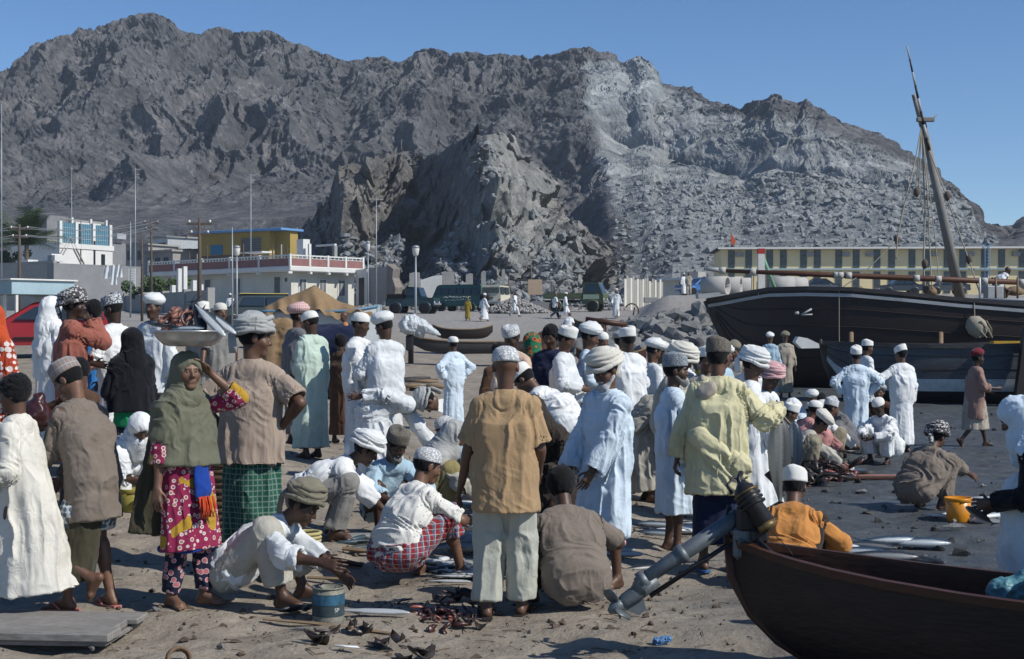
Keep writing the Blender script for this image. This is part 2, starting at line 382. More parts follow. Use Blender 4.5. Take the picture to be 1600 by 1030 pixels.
# ------------------------------------------------------------------ cloth, skin and hair materials
def cloth(name, c, dirt=.12, kind=None, c2=None, c3=None, rough=.92, s=1.):
    key = ('cloth', name)
    if key in _MC: return _MC[key]
    t = NT('cloth_'+name); v = t.coord(); v0 = t.coord(rnd=False)
    a = t.noise(v, 3.2, 6, .65); d = t.noise(v, 14, 4, .6)
    base = c
    if kind == 'floral':
        x = t.voro(v0, 13*s, 'F1'); petal = t.ramp(x, [(.10, c3), (.13, c), (.2, c), (.23, c2), (.36, c2), (.39, c)], 'CONSTANT')
        n = t.noise(v0, 6, 1, .4); patch = t.math('GREATER_THAN', n, .60); base = t.mix(patch, petal, c3)
    elif kind == 'floral_dark':
        x = t.voro(v0, 16*s, 'F1'); base = t.ramp(x, [(.16, c2), (.34, c3), (.42, c)], 'CONSTANT')
    elif kind == 'dots':
        x = t.voro(v0, 30*s, 'F1', rnd=.25); base = t.ramp(x, [(0, c2), (.16, c2), (.22, c)])
    elif kind in ('plaid', 'check'):
        x, y, z = t.sep(v0); f = 2*math.pi*(14 if kind == 'plaid' else 26)*s
        def st(u, ph=0, sharp=.2, fr=f): return t.math('GREATER_THAN', t.math('SINE', t.math('MULTIPLY_ADD', u, fr, ph)), sharp)
        th = t.math('MULTIPLY', t.math('ARCTAN2', y, x), .17)
        w1 = st(th, 0, .1 if kind == 'plaid' else .8); w2 = st(z, 1, .1 if kind == 'plaid' else .8)
        if kind == 'plaid':
            w3 = st(th, 2.2, .93); w4 = st(z, 2.9, .93)
            base = t.mix(w1, c, c2); base = t.mix(t.math('MULTIPLY', w2, .5), base, c2); base = t.mix(t.math('MULTIPLY', t.math('MAXIMUM', w3, w4), .8), base, c3)
        else:
            base = t.mix(t.math('MULTIPLY', t.math('MAXIMUM', w1, w2), .55), c, c2)
    elif kind == 'embroider':
        x = t.voro(v0, 62*s, 'F1', rnd=.7); e = t.noise(v0, 50, 2); z = t.math('GREATER_THAN', t.math('ADD', x, t.math('MULTIPLY', e, .35)), .60)
        base = t.mix(z, c, c2)
    elif kind == 'print':
        b = t.voro(v0, 24*s, 'F1', rnd=.5); k2 = t.math('GREATER_THAN', b, .50); base = t.mix(k2, c, c2)
    elif kind == 'paisley':
        x = t.voro(v0, 14*s, 'F1'); base = t.ramp(x, [(.12, c3), (.25, c2), (.4, c), (.52, c3), (.6, c)], 'CONSTANT')
    elif kind == 'stripes':
        x, y, z = t.sep(v0); base = t.mix(t.math('GREATER_THAN', t.math('SINE', t.math('MULTIPLY', t.math('ADD', x, t.math('MULTIPLY', y, .5)), 160*s)), .2), c, c2)
    k = t.math('ADD', t.math('MULTIPLY', a, .65), t.math('MULTIPLY', d, .35))
    tone = t.ramp(k, [(.30, (1-dirt*2.6, 1-dirt*2.7, 1-dirt*2.9)), (.48, (1-dirt*.5,)*3), (.62, (1, 1, 1))])
    col = t.mix(1.0, base, tone, 'MULTIPLY')
    c1 = t.math('ABSOLUTE', t.math('SUBTRACT', t.noise(t.coord((1, 1, .20)), 10, 2, .4, .5), .5)); c2_ = t.math('ABSOLUTE', t.math('SUBTRACT', t.noise(t.coord((1, 1, .75), rot=(.5, .6, 0)), 15, 2, .5, .9), .5)); wv = t.math('SUBTRACT', t.math('MULTIPLY_ADD', t.noise(v, 21, 4, .6), .18, .5), t.math('ADD', t.math('POWER', c1, .6), t.math('MULTIPLY', t.math('POWER', c2_, .6), .75))); fine = t.noise(v, 260, 2, .5)
    mk = t.math('MULTIPLY_ADD', t.noise(t.coord((1, 1, .7)), 4.5, 2, .5), 3.2, -1.1, clamp=True); wv = t.math('MULTIPLY', wv, mk); nb = t.bump(wv, .42, .022); nb = t.bump(fine, .25, .0012, nb)
    t.b.inputs['Sheen Weight'].default_value = .12
    _MC[key] = t.fin(col, rough, nb, 0, .15); return _MC[key]
def skin_mat(i):
    key = ('skin', i)
    if key in _MC: return _MC[key]
    c = [(.072, .037, .023), (.108, .056, .035), (.155, .082, .051), (.21, .115, .072), (.044, .024, .016)][i]
    t = NT('skin'); v = t.coord(); a = t.noise(v, 11, 5, .6); b = t.noise(v, 120, 3, .6)
    col = t.ramp(a, [(.3, dk(c, .72)), (.55, c), (.75, (c[0]*1.3, c[1]*1.22, c[2]*1.15))])
    _MC[key] = t.fin(col, t.math('MULTIPLY_ADD', b, .2, .38), t.bump(b, .25, .003), 0, .42); return _MC[key]
WHITE = [cloth('white', (.70, .72, .72), .08), cloth('white_soft', (.64, .67, .68), .12), cloth('white_blue', (.56, .66, .74), .10), cloth('white_cream', (.64, .62, .55), .13)]
C = {
 'white': WHITE[0], 'white2': WHITE[1], 'bluewhite': WHITE[2], 'cream': WHITE[3],
 'mint': cloth('mint', (.47, .58, .50), .08), 'yellow': cloth('pale_yellow', (.57, .54, .34), .14), 'lightblue': cloth('light_blue', (.36, .50, .60), .1),
 'beige': cloth('beige', (.38, .34, .28), .13), 'greybrown': cloth('grey_brown', (.185, .155, .128), .12), 'tan': cloth('tan', (.36, .245, .135), .08),
 'pinktan': cloth('pink_tan', (.34, .27, .215), .10), 'peach': cloth('peach', (.56, .42, .32), .09), 'salmon': cloth('salmon', (.30, .105, .075), .12),
 'blue': cloth('strong_blue', (.035, .19, .47), .1), 'navy': cloth('navy', (.012, .018, .05), .15), 'black': cloth('black', (.012, .012, .015), .15), 'blackveil': cloth('black_veil', (.008, .009, .012), .2),
 'greygreen': cloth('olive_grey', (.135, .137, .096), .10), 'darkolive': cloth('dark_olive', (.050, .045, .028), .15), 'orange': cloth('orange', (.50, .22, .06), .12), 'brown': cloth('brown', (.085, .045, .028), .18),
 'darkgrey': cloth('dark_grey', (.075, .075, .08), .15), 'grey': cloth('grey', (.24, .235, .22), .12), 'stone': cloth('stone', (.40, .385, .33), .13), 'pants': cloth('pale_grey_green', (.42, .43, .37), .10),
 'darkbrown': cloth('dark_brown', (.038, .030, .024), .16), 'ochre': cloth('ochre', (.26, .19, .035), .12), 'pink': cloth('pink', (.50, .24, .22), .12), 'olivetan': cloth('olive_tan', (.26, .22, .10), .14),
 'maroon': cloth('maroon', (.11, .018, .03), .12), 'yellowgreen': cloth('yellow_green', (.22, .21, .04), .12), 'royal': cloth('royal_blue', (.010, .045, .26), .1), 'greyshirt': cloth('grey_shirt', (.15, .15, .155), .12),
 'floral': cloth('magenta_floral', (.235, .020, .065), .06, 'floral', (.58, .50, .48), (.40, .24, .03), s=2.1),
 'floral_dark': cloth('navy_floral', (.013, .014, .035), .06, 'floral_dark', (.42, .13, .15), (.45, .36, .36), s=1.4),
 'plaid': cloth('red_blue_plaid', (.085, .14, .23), .1, 'plaid', (.26, .025, .03), (.45, .42, .42), s=1.9),
 'check': cloth('green_check', (.018, .085, .062), .1, 'check', (.25, .33, .27)),
 'dots': cloth('dotted_white', (.68, .68, .64), .07, 'dots', (.30, .33, .36)),
 'print': cloth('orange_print', (.62, .57, .53), .06, 'print', (.34, .045, .02), s=.8),
 'redorange': cloth('red_orange', (.46, .07, .02), .08), 'greenprint': cloth('green_orange_print', (.015, .16, .075), .06, 'paisley', (.47, .10, .015), (.05, .045, .05)),
 'blackprint': cloth('black_white_print', (.016, .018, .024), .06, 'paisley', (.40, .44, .46), (.05, .05, .06)),
 'green': cloth('bright_green', (.012, .23, .085), .08), 'whitetrim': cloth('blue_white_trim', (.10, .16, .22), .06, 'print', (.66, .68, .68), s=1.3),
 'khaki': cloth('khaki', (.27, .24, .17), .12), 'wineshirt': cloth('brownish_pink', (.27, .17, .14), .12),
 'kumma': cloth('cap_white', (.68, .69, .67), .08, 'embroider', (.36, .38, .40)), 'kummadark': cloth('cap_dark_marks', (.62, .64, .62), .08, 'embroider', (.14, .16, .18), s=.8), 'kummaplain': cloth('cap_plain', (.70, .70, .66), .08),
 'kummagrey': cloth('cap_grey', (.17, .15, .12), .1, 'embroider', (.11, .10, .085)), 'kummablue': cloth('cap_blue_grey', (.12, .15, .18), .1, 'embroider', (.26, .29, .31)), 'kummapattern': cloth('cap_pattern', (.16, .22, .26), .1, 'plaid', (.30, .20, .16), (.42, .42, .38), s=1.5),
 'turbanwhite': cloth('turban_white', (.66, .68, .67), .08), 'turbancream': cloth('turban_cream', (.60, .58, .51), .1), 'turbangrey': cloth('turban_grey', (.36, .37, .36), .14), 'turbanolive': cloth('turban_olive', (.185, .17, .125), .14),
 'turbanred': cloth('turban_red_white', (.42, .075, .075), .08, 'plaid', (.62, .50, .48), (.62, .5, .48), s=2), 'turbandark': cloth('turban_dark_red', (.16, .022, .035), .1), 'turbanpat': cloth('turban_patterned', (.50, .51, .49), .08, 'embroider', (.07, .065, .07), s=.6),
 'redcheck': cloth('scarf_red_check', (.60, .42, .42), .06, 'check', (.36, .03, .045), s=1.7), 'hair': cloth('hair_black', (.008, .008, .009), .2), 'hairgrey': cloth('hair_grey', (.22, .22, .21), .2), 'beardwhite': cloth('beard_white', (.46, .48, .49), .2), 'beardgrey': cloth('beard_grey', (.15, .15, .15), .2),
}
# ------------------------------------------------------------------ ground
def nonuni(*segs):
    out = []
    for a, b, st in segs: out += list(np.arange(a, b, st))
    out.append(segs[-1][1]); return np.array(out)
def sheet_mesh(name, xs, ys, zf, keep=None):
    X, Y = np.meshgrid(xs, ys); v = np.stack([X.ravel(), Y.ravel(), np.zeros(X.size)], 1); v[:, 2] = zf(v[:, 0], v[:, 1])
    n = len(xs); i = np.arange(len(ys)-1)[:, None]*n+np.arange(n-1)[None]; i = i.ravel(); f = np.stack([i, i+1, i+n+1, i+n], 1)
    if keep is not None: f = f[keep(v[f].mean(1))]
    return np_mesh(name, v, f)
def ground_relief(x, y):
    z = ground(x, y); p = np.stack([x, y, x*0], 1)
    amp = np.clip((60-y)/50, .12, 1)
    r = .030*noise3(p*.9)+.016*noise3(p*2.6+3)+.010*noise3(p*6.5+9)
    foot = np.clip(noise3(p*4.2+31)-.25, 0, 1)*(-.055)
    far = np.clip((y-45)/60, 0, 1)*.10*noise3(p*.35+5)
    return z+(r+foot)*amp+far-.004
def ground_mat():
    t = NT('beach_sand'); v = t.coord(rnd=False); x, y, z = t.sep(v)
    big = t.noise(v, .30, 5, .6); med = t.noise(v, 2.2, 6, .62); fin = t.noise(v, 26, 5, .7); grit = t.noise(v, 120, 3, .7)
    m = t.math('ADD', t.math('MULTIPLY', med, .5), t.math('ADD', t.math('MULTIPLY', fin, .3), t.math('MULTIPLY', grit, .2)))
    dry = t.ramp(m, [(.30, (.140, .118, .090)), (.46, (.240, .207, .163)), (.56, (.308, .270, .216)), (.70, (.39, .346, .285))])
    wet = t.ramp(m, [(.30, (.030, .036, .039)), (.5, (.068, .076, .079)), (.72, (.118, .124, .124))])
    # wet, dark foreshore on the right: right of a line running away from the camera
    edge = t.math('SUBTRACT', x, t.math('MULTIPLY_ADD', y, .115, .25)); edge = t.math('ADD', edge, t.math('MULTIPLY_ADD', big, 3.0, -1.5)); edge = t.math('ADD', edge, t.math('MULTIPLY_ADD', med, 1.2, -.6))
    far = t.math('SUBTRACT', 1.0, t.math('MULTIPLY_ADD', y, 1/16., -44/16., clamp=True))
    wf = t.math('MULTIPLY', t.math('MULTIPLY_ADD', edge, .8, .25, clamp=True), far)
    pud = t.math('MULTIPLY', wf, t.math('MULTIPLY_ADD', t.noise(v, .8, 3, .5), 9, -5.0, clamp=True))
    bl = t.math('MULTIPLY', t.math('GREATER_THAN', t.noise(v, 1.3, 6, .7), .59), t.math('MULTIPLY_ADD', t.noise(v, .35, 2), 4, -1.7, clamp=True))
    col = t.mix(wf, dry, wet); col = t.mix(t.math('MULTIPLY', bl, .55), col, (.05, .030, .024))
    dirt = t.math('MULTIPLY', t.math('GREATER_THAN', t.noise(v, 9, 4, .75), .63), t.math('MULTIPLY_ADD', big, 3, -1.1, clamp=True)); col = t.mix(t.math('MULTIPLY', dirt, .6), col, (.075, .062, .05))
    # far up-slope: pale grey road dust
    road = t.math('MULTIPLY_ADD', y, 1/30., -55/30., clamp=True); col = t.mix(road, col, t.ramp(m, [(.3, (.20, .19, .175)), (.55, (.30, .285, .265)), (.75, (.38, .365, .34))]))
    ro = t.math('SUBTRACT', .95, t.math('MULTIPLY', wf, .35)); ro = t.math('SUBTRACT', ro, t.math('MULTIPLY', pud, .32))
    h = t.math('ADD', t.math('MULTIPLY', med, 1.4), t.math('ADD', t.math('MULTIPLY', fin, .5), t.math('MULTIPLY', grit, .12)))
    fp_ = t.voro(t.coord((1, 1.5, 1), False), 3.4, 'SMOOTH_F1'); h = t.math('ADD', h, t.math('MULTIPLY', t.math('MULTIPLY_ADD', fp_, 4.0, -.5, clamp=True), .55))
    return t.fin(col, ro, t.bump(h, .8, .05), 0, .3)
_xs = nonuni((-700, -120, 40), (-120, -30, 3), (-30, -8, .4), (-8, 8, .065), (8, 30, .4), (30, 120, 3), (120, 701, 40))
_ys = nonuni((-30, 5, 2.5), (5, 7, .2), (7, 14, .055), (14, 22, .12), (22, 45, .3), (45, 130, 1.), (130, 1000, 30))
tag(link('beach_ground', sheet_mesh('beach_ground', _xs, _ys, ground_relief), ground_mat()), kind='structure')
# ------------------------------------------------------------------ mountain
RIDGE = [(-400, 300), (-250, 210), (-120, 150), (0, 113), (20, 106), (32, 92), (45, 80), (60, 70), (75, 62), (110, 55), (140, 43), (165, 42), (180, 37), (205, 27), (225, 25), (240, 22), (258, 25), (267, 31), (280, 44), (300, 51), (318, 55), (328, 46), (345, 41), (360, 47), (375, 50), (400, 50), (418, 45), (432, 48), (445, 55), (458, 68), (480, 75), (500, 82), (520, 90), (550, 95), (575, 91), (605, 93), (622, 98), (632, 95), (645, 86), (662, 78), (680, 74), (693, 79), (705, 93), (715, 85), (740, 83), (762, 91), (780, 83), (800, 90), (830, 92), (860, 87), (890, 80), (920, 77), (945, 81), (965, 88), (979, 97), (988, 92), (1003, 89), (1014, 92), (1024, 104), (1029, 128), (1050, 136), (1075, 138), (1100, 153), (1130, 165), (1160, 170), (1185, 158), (1218, 146), (1236, 156), (1250, 162), (1264, 156), (1280, 167), (1310, 180), (1330, 195), (1360, 210), (1400, 232), (1430, 245), (1460, 263), (1490, 300), (1508, 308), (1516, 328), (1522, 347), (1545, 353), (1580, 352), (1592, 340), (1605, 330), (1660, 300), (1750, 260), (1900, 240), (2100, 260)]
FOOT = [(-400, 345), (0, 335), (120, 345), (300, 352), (450, 340), (560, 330), (700, 330), (900, 385), (1000, 430), (1130, 425), (1400, 400), (1520, 385), (1600, 380), (2100, 400)]
def mountain():
    px = np.concatenate([np.arange(-420, -60, 14.), np.arange(-60, 1660, 1.55), np.arange(1660, 2100, 14.)]); nu = len(px); nr = 300
    rp = np.array(RIDGE); ry = np.interp(px, rp[:, 0], rp[:, 1]); pr0 = np.stack([px*.045, px*0, px*0], 1)
    ry = ry+fbm(pr0, 5, 2.1, .62)*7*np.clip((1495-px)/60, .25, 1)
    D1 = np.interp(px, [-400, 0, 900, 1050, 1160, 1500, 1600, 2100], [640, 640, 600, 560, 480, 360, 520, 520]); D0 = np.interp(px, [-400, 400, 900, 1050, 1300, 1500, 2100], [300, 290, 265, 215, 205, 205, 210])
    fp = np.array(FOOT); zf = CAMZ+(515-np.interp(px, fp[:, 0], fp[:, 1]))*D0/F; zr = CAMZ+(515-ry)*D1/F
    t = np.concatenate([np.linspace(-.10, 0, 14), np.linspace(0, 1, nr)[1:], np.linspace(1, 1.5, 22)[1:]])
    U, T = np.meshgrid(px, t); q = np.clip(T, 0, 1)
    quarry = _ss(U, 905, 960)*(1-0)
    sh_nat = .20*q**1.0+.55*q**1.35+.25*np.clip((q-.45)/.55, 0, 1)**.7
    sh_q = .72*q**.9+.28*np.clip((q-.62)/.38, 0, 1)**.55
    sh = sh_nat*(1-quarry)+sh_q*quarry
    Y = D0+(D1-D0)*np.clip(T, -.2, 9); X = (U-800)/F*Y
    Z = zf+(zr-zf)*sh
    Z = np.where(T < 0, zf+(zf-3.5)*T/.10*1.0, Z); Z = np.where(T > 1, zr-(T-1)*(zr-3)*1.6, Z)
    # gullies and crags; stronger between foot and ridge
    P = np.stack([X.ravel(), Y.ravel(), Z.ravel()], 1); wp = P+14*np.stack([noise3(P*.018+i*9) for i in range(3)], 1)
    g1 = fbm(np.stack([wp[:, 0]*.024, wp[:, 1]*.008, wp[:, 2]*.006], 1), 4, 2.1, .55, True)
    g2 = fbm(np.stack([wp[:, 0]*.07, wp[:, 1]*.045, wp[:, 2]*.05], 1)+40, 5, 2.1, .6, True)
    g3 = fbm(P*.22+80, 4, 2.1, .65)
    cr = noise3(P*.055+7); cr2 = noise3(P*.021+70)
    am = (np.clip(q, 0, 1)**.6).ravel()*.9+.1; qu = quarry.ravel(); talus = 1-_ss(q.ravel(), .06, .24)*(1-.0*qu)
    nat = 20*(g1-.1)+3.6*g2*(.4+.8*np.clip(cr2+.5, 0, 1.5))+1.7*g3+.8*noise3(P*.9)
    st = P[:, 2]/7.5+.55*noise3(P*.03+3); stp = (st-np.floor(st)); ter = np.where(stp < .75, -stp*.6, -.45+1.8*(stp-.75))*2.2
    qr = 4*(g1)*.6+3.4*g2*np.clip(.7+cr2, .2, 1.6)+2.4*np.abs(g3)*np.clip(.6+cr, .1, 1.5)+ter*.5*np.clip(cr+.3, 0, 1)
    dz = (nat*(1-qu)+qr*qu)*am*(1-.82*talus*(1-.5*qu))
    ins = (T.ravel() > 0)
    # push along the slope's outward direction: mostly towards the viewer and up
    Z2 = P[:, 2]+np.where(ins, dz, dz*0)*.75; Y2 = P[:, 1]-np.where(ins, dz, 0)*1.0; X2 = P[:, 0]+np.where(ins, 3.5*noise3(P*.06+21)+1.2*noise3(P*.2+2), 0)*am
    V = np.stack([X2, Y2, Z2], 1).reshape(len(t), nu, 3)
    # bring every column's skyline back to the ridge seen in the photograph
    el = (V[..., 2]-CAMZ)/V[..., 1]; mx = el[14:].max(0); tgt = (515-ry)/F
    k = np.ones(9)/9; ratio = np.convolve(np.pad(tgt/mx, 4, mode='edge'), k, 'valid')
    ratio = .35*ratio+.65*tgt/mx
    V[..., 2] = CAMZ+(V[..., 2]-CAMZ)*(1+(ratio-1)*np.clip(T, 0, 1))
    i = (np.arange(len(t)-1)[:, None]*nu+np.arange(nu-1)[None]).ravel(); f = np.stack([i, i+1, i+nu+1, i+nu], 1)
    me = np_mesh('mountain', V.reshape(-1, 3), f, False)
    # quarry mask: freshly cut pale rock (a different stone colour, used by the material)
    rowy = 515-F*(V[..., 2]-CAMZ)/V[..., 1]
    nz = 26*fbm(np.stack([U.ravel()*.018, rowy.ravel()*.018, U.ravel()*0], 1), 5, 2.1, .6).reshape(U.shape)
    bound = np.interp(rowy, [80, 105, 170, 300, 380, 450], [935, 912, 905, 955, 985, 960])
    mq = _ss(U+nz, bound-8, bound+14)
    cap = np.interp(U, [900, 930, 1000, 1030, 1100, 1160, 1190, 1300, 1430, 1520, 1600], [12, 20, 0, 4, 10, 12, 34, 30, 14, 8, 60]); mq *= _ss(rowy-ry[None]+nz*.35, cap*.7, cap+5)
    a = me.attributes.new('cut_or_sunlit_rock', 'FLOAT', 'POINT'); a.data.foreach_set('value', mq.ravel().astype(np.float32))
    fr = _ss(U+nz*.7, 900, 918)*(1-_ss(U+nz*.7, 1024, 1050))*(1-_ss(rowy+nz*.4, 150, 190)); a = me.attributes.new('fresh_rock', 'FLOAT', 'POINT'); a.data.foreach_set('value', fr.ravel().astype(np.float32))
    return me
def rock_mat(name, attr=True, base=None, bs=1.):
    t = NT(name); v = t.coord(rnd=False)
    a = t.noise(v, .035*bs, 7, .66); b = t.noise(v, .25*bs, 6, .68); c = t.noise(v, 1.6*bs, 5, .7); vo = t.voro(v, .16*bs, 'F1', 'Color'); 
    vv = t.n('ShaderNodeSeparateColor'); t.l(vo, vv.inputs[0])
    m = t.math('ADD', t.math('MULTIPLY', a, .35), t.math('ADD', t.math('MULTIPLY', b, .4), t.math('MULTIPLY', c, .25)))
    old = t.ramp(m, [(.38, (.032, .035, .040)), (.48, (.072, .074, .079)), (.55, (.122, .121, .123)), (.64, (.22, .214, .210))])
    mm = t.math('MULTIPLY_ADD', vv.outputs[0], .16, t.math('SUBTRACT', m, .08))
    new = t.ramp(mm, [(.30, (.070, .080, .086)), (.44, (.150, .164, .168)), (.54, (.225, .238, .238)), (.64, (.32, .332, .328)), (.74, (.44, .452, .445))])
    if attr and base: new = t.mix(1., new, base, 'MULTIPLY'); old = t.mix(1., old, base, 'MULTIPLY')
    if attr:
        at_ = t.n('ShaderNodeAttribute', attribute_name='cut_or_sunlit_rock'); fr_ = t.n('ShaderNodeAttribute', attribute_name='fresh_rock'); new2 = t.mix(1., new, (1.05, 1.08, 1.10), 'MULTIPLY'); col = t.mix(at_.outputs['Fac'], old, t.mix(fr_.outputs['Fac'], new, new2))
    else: col = new if base is None else t.mix(.55, new, base)
    h = t.math('ADD', t.math('MULTIPLY', b, 2.2), t.math('ADD', t.math('MULTIPLY', c, .8), t.math('MULTIPLY', t.voro(v, .5*bs), 1.)))
    return t.fin(col, .95, t.bump(h, .5, .7/bs), 0, .2)
_mm = rock_mat('mountain_rock')
tag(link('mountain', mountain(), _mm), kind='structure')
# ------------------------------------------------------------------ blasted outcrop in front of the mountain
OUT = [(430, 400), (455, 372), (480, 345), (500, 322), (515, 305), (522, 275), (530, 262), (548, 254), (580, 245), (615, 238), (640, 234), (662, 245), (685, 239), (702, 222), (728, 212), (745, 206), (765, 213), (790, 207), (803, 214), (812, 240), (832, 250), (850, 270), (864, 296), (880, 318), (896, 345), (925, 372), (960, 400), (1000, 425), (1040, 440)]
def outcrop():
    px = np.arange(425, 1045, 1.6); nu = len(px); op = np.array(OUT); ry = np.interp(px, op[:, 0], op[:, 1])
    D0, D1 = 172., 236.; zr = CAMZ+(515-ry)*D1/F; nr = 210
    t = np.concatenate([np.linspace(0, 1, nr), np.linspace(1, 1.35, 20)[1:]]); U, T = np.meshgrid(px, t); q = np.clip(T, 0, 1)
    # plan form: buttresses; walls running away to the left lie in their own shade, those to the right face the sun
    plan = 1.25*np.interp(px, [425, 480, 520, 530, 575, 640, 655, 752, 770, 850, 905, 1045], [34, 28, 20, 4, 14, 34, 30, -10, -12, 6, 14, 26])
    plan2 = np.interp(px, [425, 500, 560, 610, 622, 690, 730, 742, 790, 850, 905, 915, 1045], [10, 4, -4, 8, 2, -6, 6, 0, -7, -2, 6, 0, 8])
    zf = 3.6; up = _ss(q, .30, .62)
    Y = D0+(D1-D0)*(.75*q+.25*_ss(q, .2, .55)) + plan[None]*up*.75 + plan2[None]*(1-up)*_ss(q, .02, .12); Y = np.where(T > 1, Y+(T-1)*70, Y); X = (U-800)/F*Y
    prof = .30*q**.9+.70*_ss(q, .30, 1.0)**.85
    Z = zf+(zr-zf)*prof; Z = np.where(T > 1, zr-(T-1)*(zr+2)*2.6, Z)
    P = np.stack([X.ravel(), Y.ravel(), Z.ravel()], 1); rs = np.random.RandomState(5)
    def facets(n, amp, tilt, sc):
        S = np.stack([rs.uniform(X.min()-2, X.max()+2, n), rs.uniform(2, 31, n)], 1); gx = rs.normal(.15, tilt, n); gz_ = rs.normal(.10, tilt*.7, n); off = rs.normal(0, amp, n); an = rs.uniform(-.9, .9, n)
        Q = P[:, [0, 2]]+sc*np.stack([noise3(P*.12/sc*2+3), noise3(P*.12/sc*2+33)], 1)
        best = np.full(len(Q), 1e9); bi = np.zeros(len(Q), int)
        for k in range(n):
            dx = Q[:, 0]-S[k, 0]; dz_ = Q[:, 1]-S[k, 1]; c, s_ = math.cos(an[k]), math.sin(an[k]); dd = (dx*c+dz_*s_)**2*1.9+(dz_*c-dx*s_)**2*.7; m = dd < best; best[m] = dd[m]; bi[m] = k
        return off[bi]+gx[bi]*(P[:, 0]-S[bi, 0])+gz_[bi]*(P[:, 2]-S[bi, 1])
    am = np.clip(q*3+.3, 0, 1).ravel(); smooth = (np.exp(-((U-815)/60)**2)*_ss(q, .40, .62)).ravel()
    lowz = 1-_ss(q.ravel(), .25, .5); dy = (1.0*facets(46, 1.5, .42, 1.2)+(.9+.5*lowz)*facets(240, .9, .70, .6)*(1-.7*smooth)+(.6+.4*lowz)*facets(1000, .45, .85, .3)*(1-.85*smooth))*am
    dy += fbm(P*np.array([.09, .09, .05])+9, 5, 2.1, .6, True)*2.4*_ss(q.ravel(), .3, .6)*(1-.8*smooth)+.5*fbm(P*.5, 3)
    V = np.stack([P[:, 0]+.25*dy, P[:, 1]-dy*.9, P[:, 2]+dy*.28], 1).reshape(len(t), nu, 3)
    el = (V[..., 2]-CAMZ)/V[..., 1]; mx = el.max(0); tgt = (515-ry)/F; ratio = np.clip(tgt/np.maximum(mx, .01), .4, 1.9)
    ratio = np.convolve(np.pad(ratio, 6, mode='edge'), np.ones(13)/13, 'valid'); V[..., 2] = CAMZ+(V[..., 2]-CAMZ)*(1+(ratio-1)*np.clip(T*1.3, 0, 1))
    i = (np.arange(len(t)-1)[:, None]*nu+np.arange(nu-1)[None]).ravel(); f = np.stack([i, i+1, i+nu+1, i+nu], 1)
    me = np_mesh('rocky_outcrop', V.reshape(-1, 3), f, False)
    cm = np.clip(smooth*1.15+.55*_ss(P[:, 0]/P[:, 1]*F+800+40*noise3(P*.15), 690, 760)*(1-_ss(q.ravel(), .5, .7))+.25, 0, 1); a = me.attributes.new('cut_or_sunlit_rock', 'FLOAT', 'POINT'); a.data.foreach_set('value', cm.astype(np.float32)); return me  # sunlit slab and right side painted paler, shaded left darker, in the rock colour
_om = rock_mat('outcrop_rubble', False, (.19, .168, .150), 2.)
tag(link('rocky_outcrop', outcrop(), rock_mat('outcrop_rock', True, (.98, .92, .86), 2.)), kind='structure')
# ------------------------------------------------------------------ loose rock
def rock_mesh(seed, n=14, sq=.75):
    rs = np.random.RandomState(seed); bm = bmesh.new(); p = rs.normal(size=(n, 3)); p /= np.linalg.norm(p, axis=1)[:, None]; p *= rs.uniform(.75, 1.1, (n, 1)); p *= [1.15, .9, sq]
    for q in p: bm.verts.new(q*.5)
    r = bmesh.ops.convex_hull(bm, input=bm.verts); bmesh.ops.delete(bm, geom=[g for g in r['geom_interior'] if isinstance(g, bmesh.types.BMVert)], context='VERTS')
    me = bpy.data.meshes.new('rock'); bm.to_mesh(me); bm.free(); return me
_rocks = [rock_mesh(k, 12+k % 5, .6+.08*(k % 5)) for k in range(12)]
_rkm = rock_mat('bank_rock', False, (.17, .165, .155), 6.)
for m in _rocks: m.materials.append(_rkm)
_rv = []
for m in _rocks:
    v = np.array([p.co[:] for p in m.vertices]); _rv.append((v, [list(p.vertices) for p in m.polygons]))
def rubble(name, pts, mtl, seed=0, kind='stuff', parent=None):
    """pts list of (x, y, z, size): joined small stones"""
    rs = random.Random(seed); vs = []; fs = []; b = 0
    for (x, y, z, s) in pts:
        v, f = rs.choice(_rv); M = np.array(Matrix.Rotation(rs.uniform(0, 6.28), 3, Vector((rs.gauss(0, .3), rs.gauss(0, .3), 1)).normalized()))
        q = (v*s) @ M.T*[1, 1, rs.uniform(.8, 1.3)]+[x, y, z]; vs.append(q); fs += [[b+i for i in p] for p in f]; b += len(q)
    me = bpy.data.meshes.new(name); me.from_pydata(np.concatenate(vs).tolist(), [], fs)
    return tag(link(name, me, mtl, parent), kind=kind)
rs = random.Random(3)
# debris slopes at the foot of the quarry
pts = []
for k in range(5200):
    px = rs.uniform(470, 1140); d = rs.uniform(150, 236) if px < 1000 else rs.uniform(150, 215); x = (px-800)/F*d
    base = 3.6+max(0, (d-160))*.16*(.4+.6*min(1, max(0, (1060-px)/140))); s = .35+1.3*rs.random()**3
    pts.append((x, d, base+rs.uniform(-.3, .4), s))
_dg = bpy.context.evaluated_depsgraph_get()
def drop(px, d, objs):
    """height of the terrain under a point"""
    best = None
    for o in objs:
        h, l, n, i = o.ray_cast(Vector(((px-800)/F*d, d, 300)), Vector((0, 0, -1)))
        if h and (best is None or l.z > best): best = l.z
    return best
_ms = [bpy.data.objects['mountain'], bpy.data.objects['rocky_outcrop']]
bpy.context.view_layer.update()
pts2 = []
for k in range(13000):
    px = rs.uniform(430, 1560); d = rs.uniform(165, 330) if px > 960 else rs.uniform(168, 222)
    z = drop(px, d, _ms)
    if z is None: continue
    s = (.25+1.6*rs.random()**5)*(d/230)
    if px < 960: s *= 1.15
    pts2.append(((px-800)/F*d, d, z+.1*s, s))
rubble('slope_rubble', pts2, rock_mat('quarry_stone', False, (.24, .255, .258), 2.), 5)
pts = []
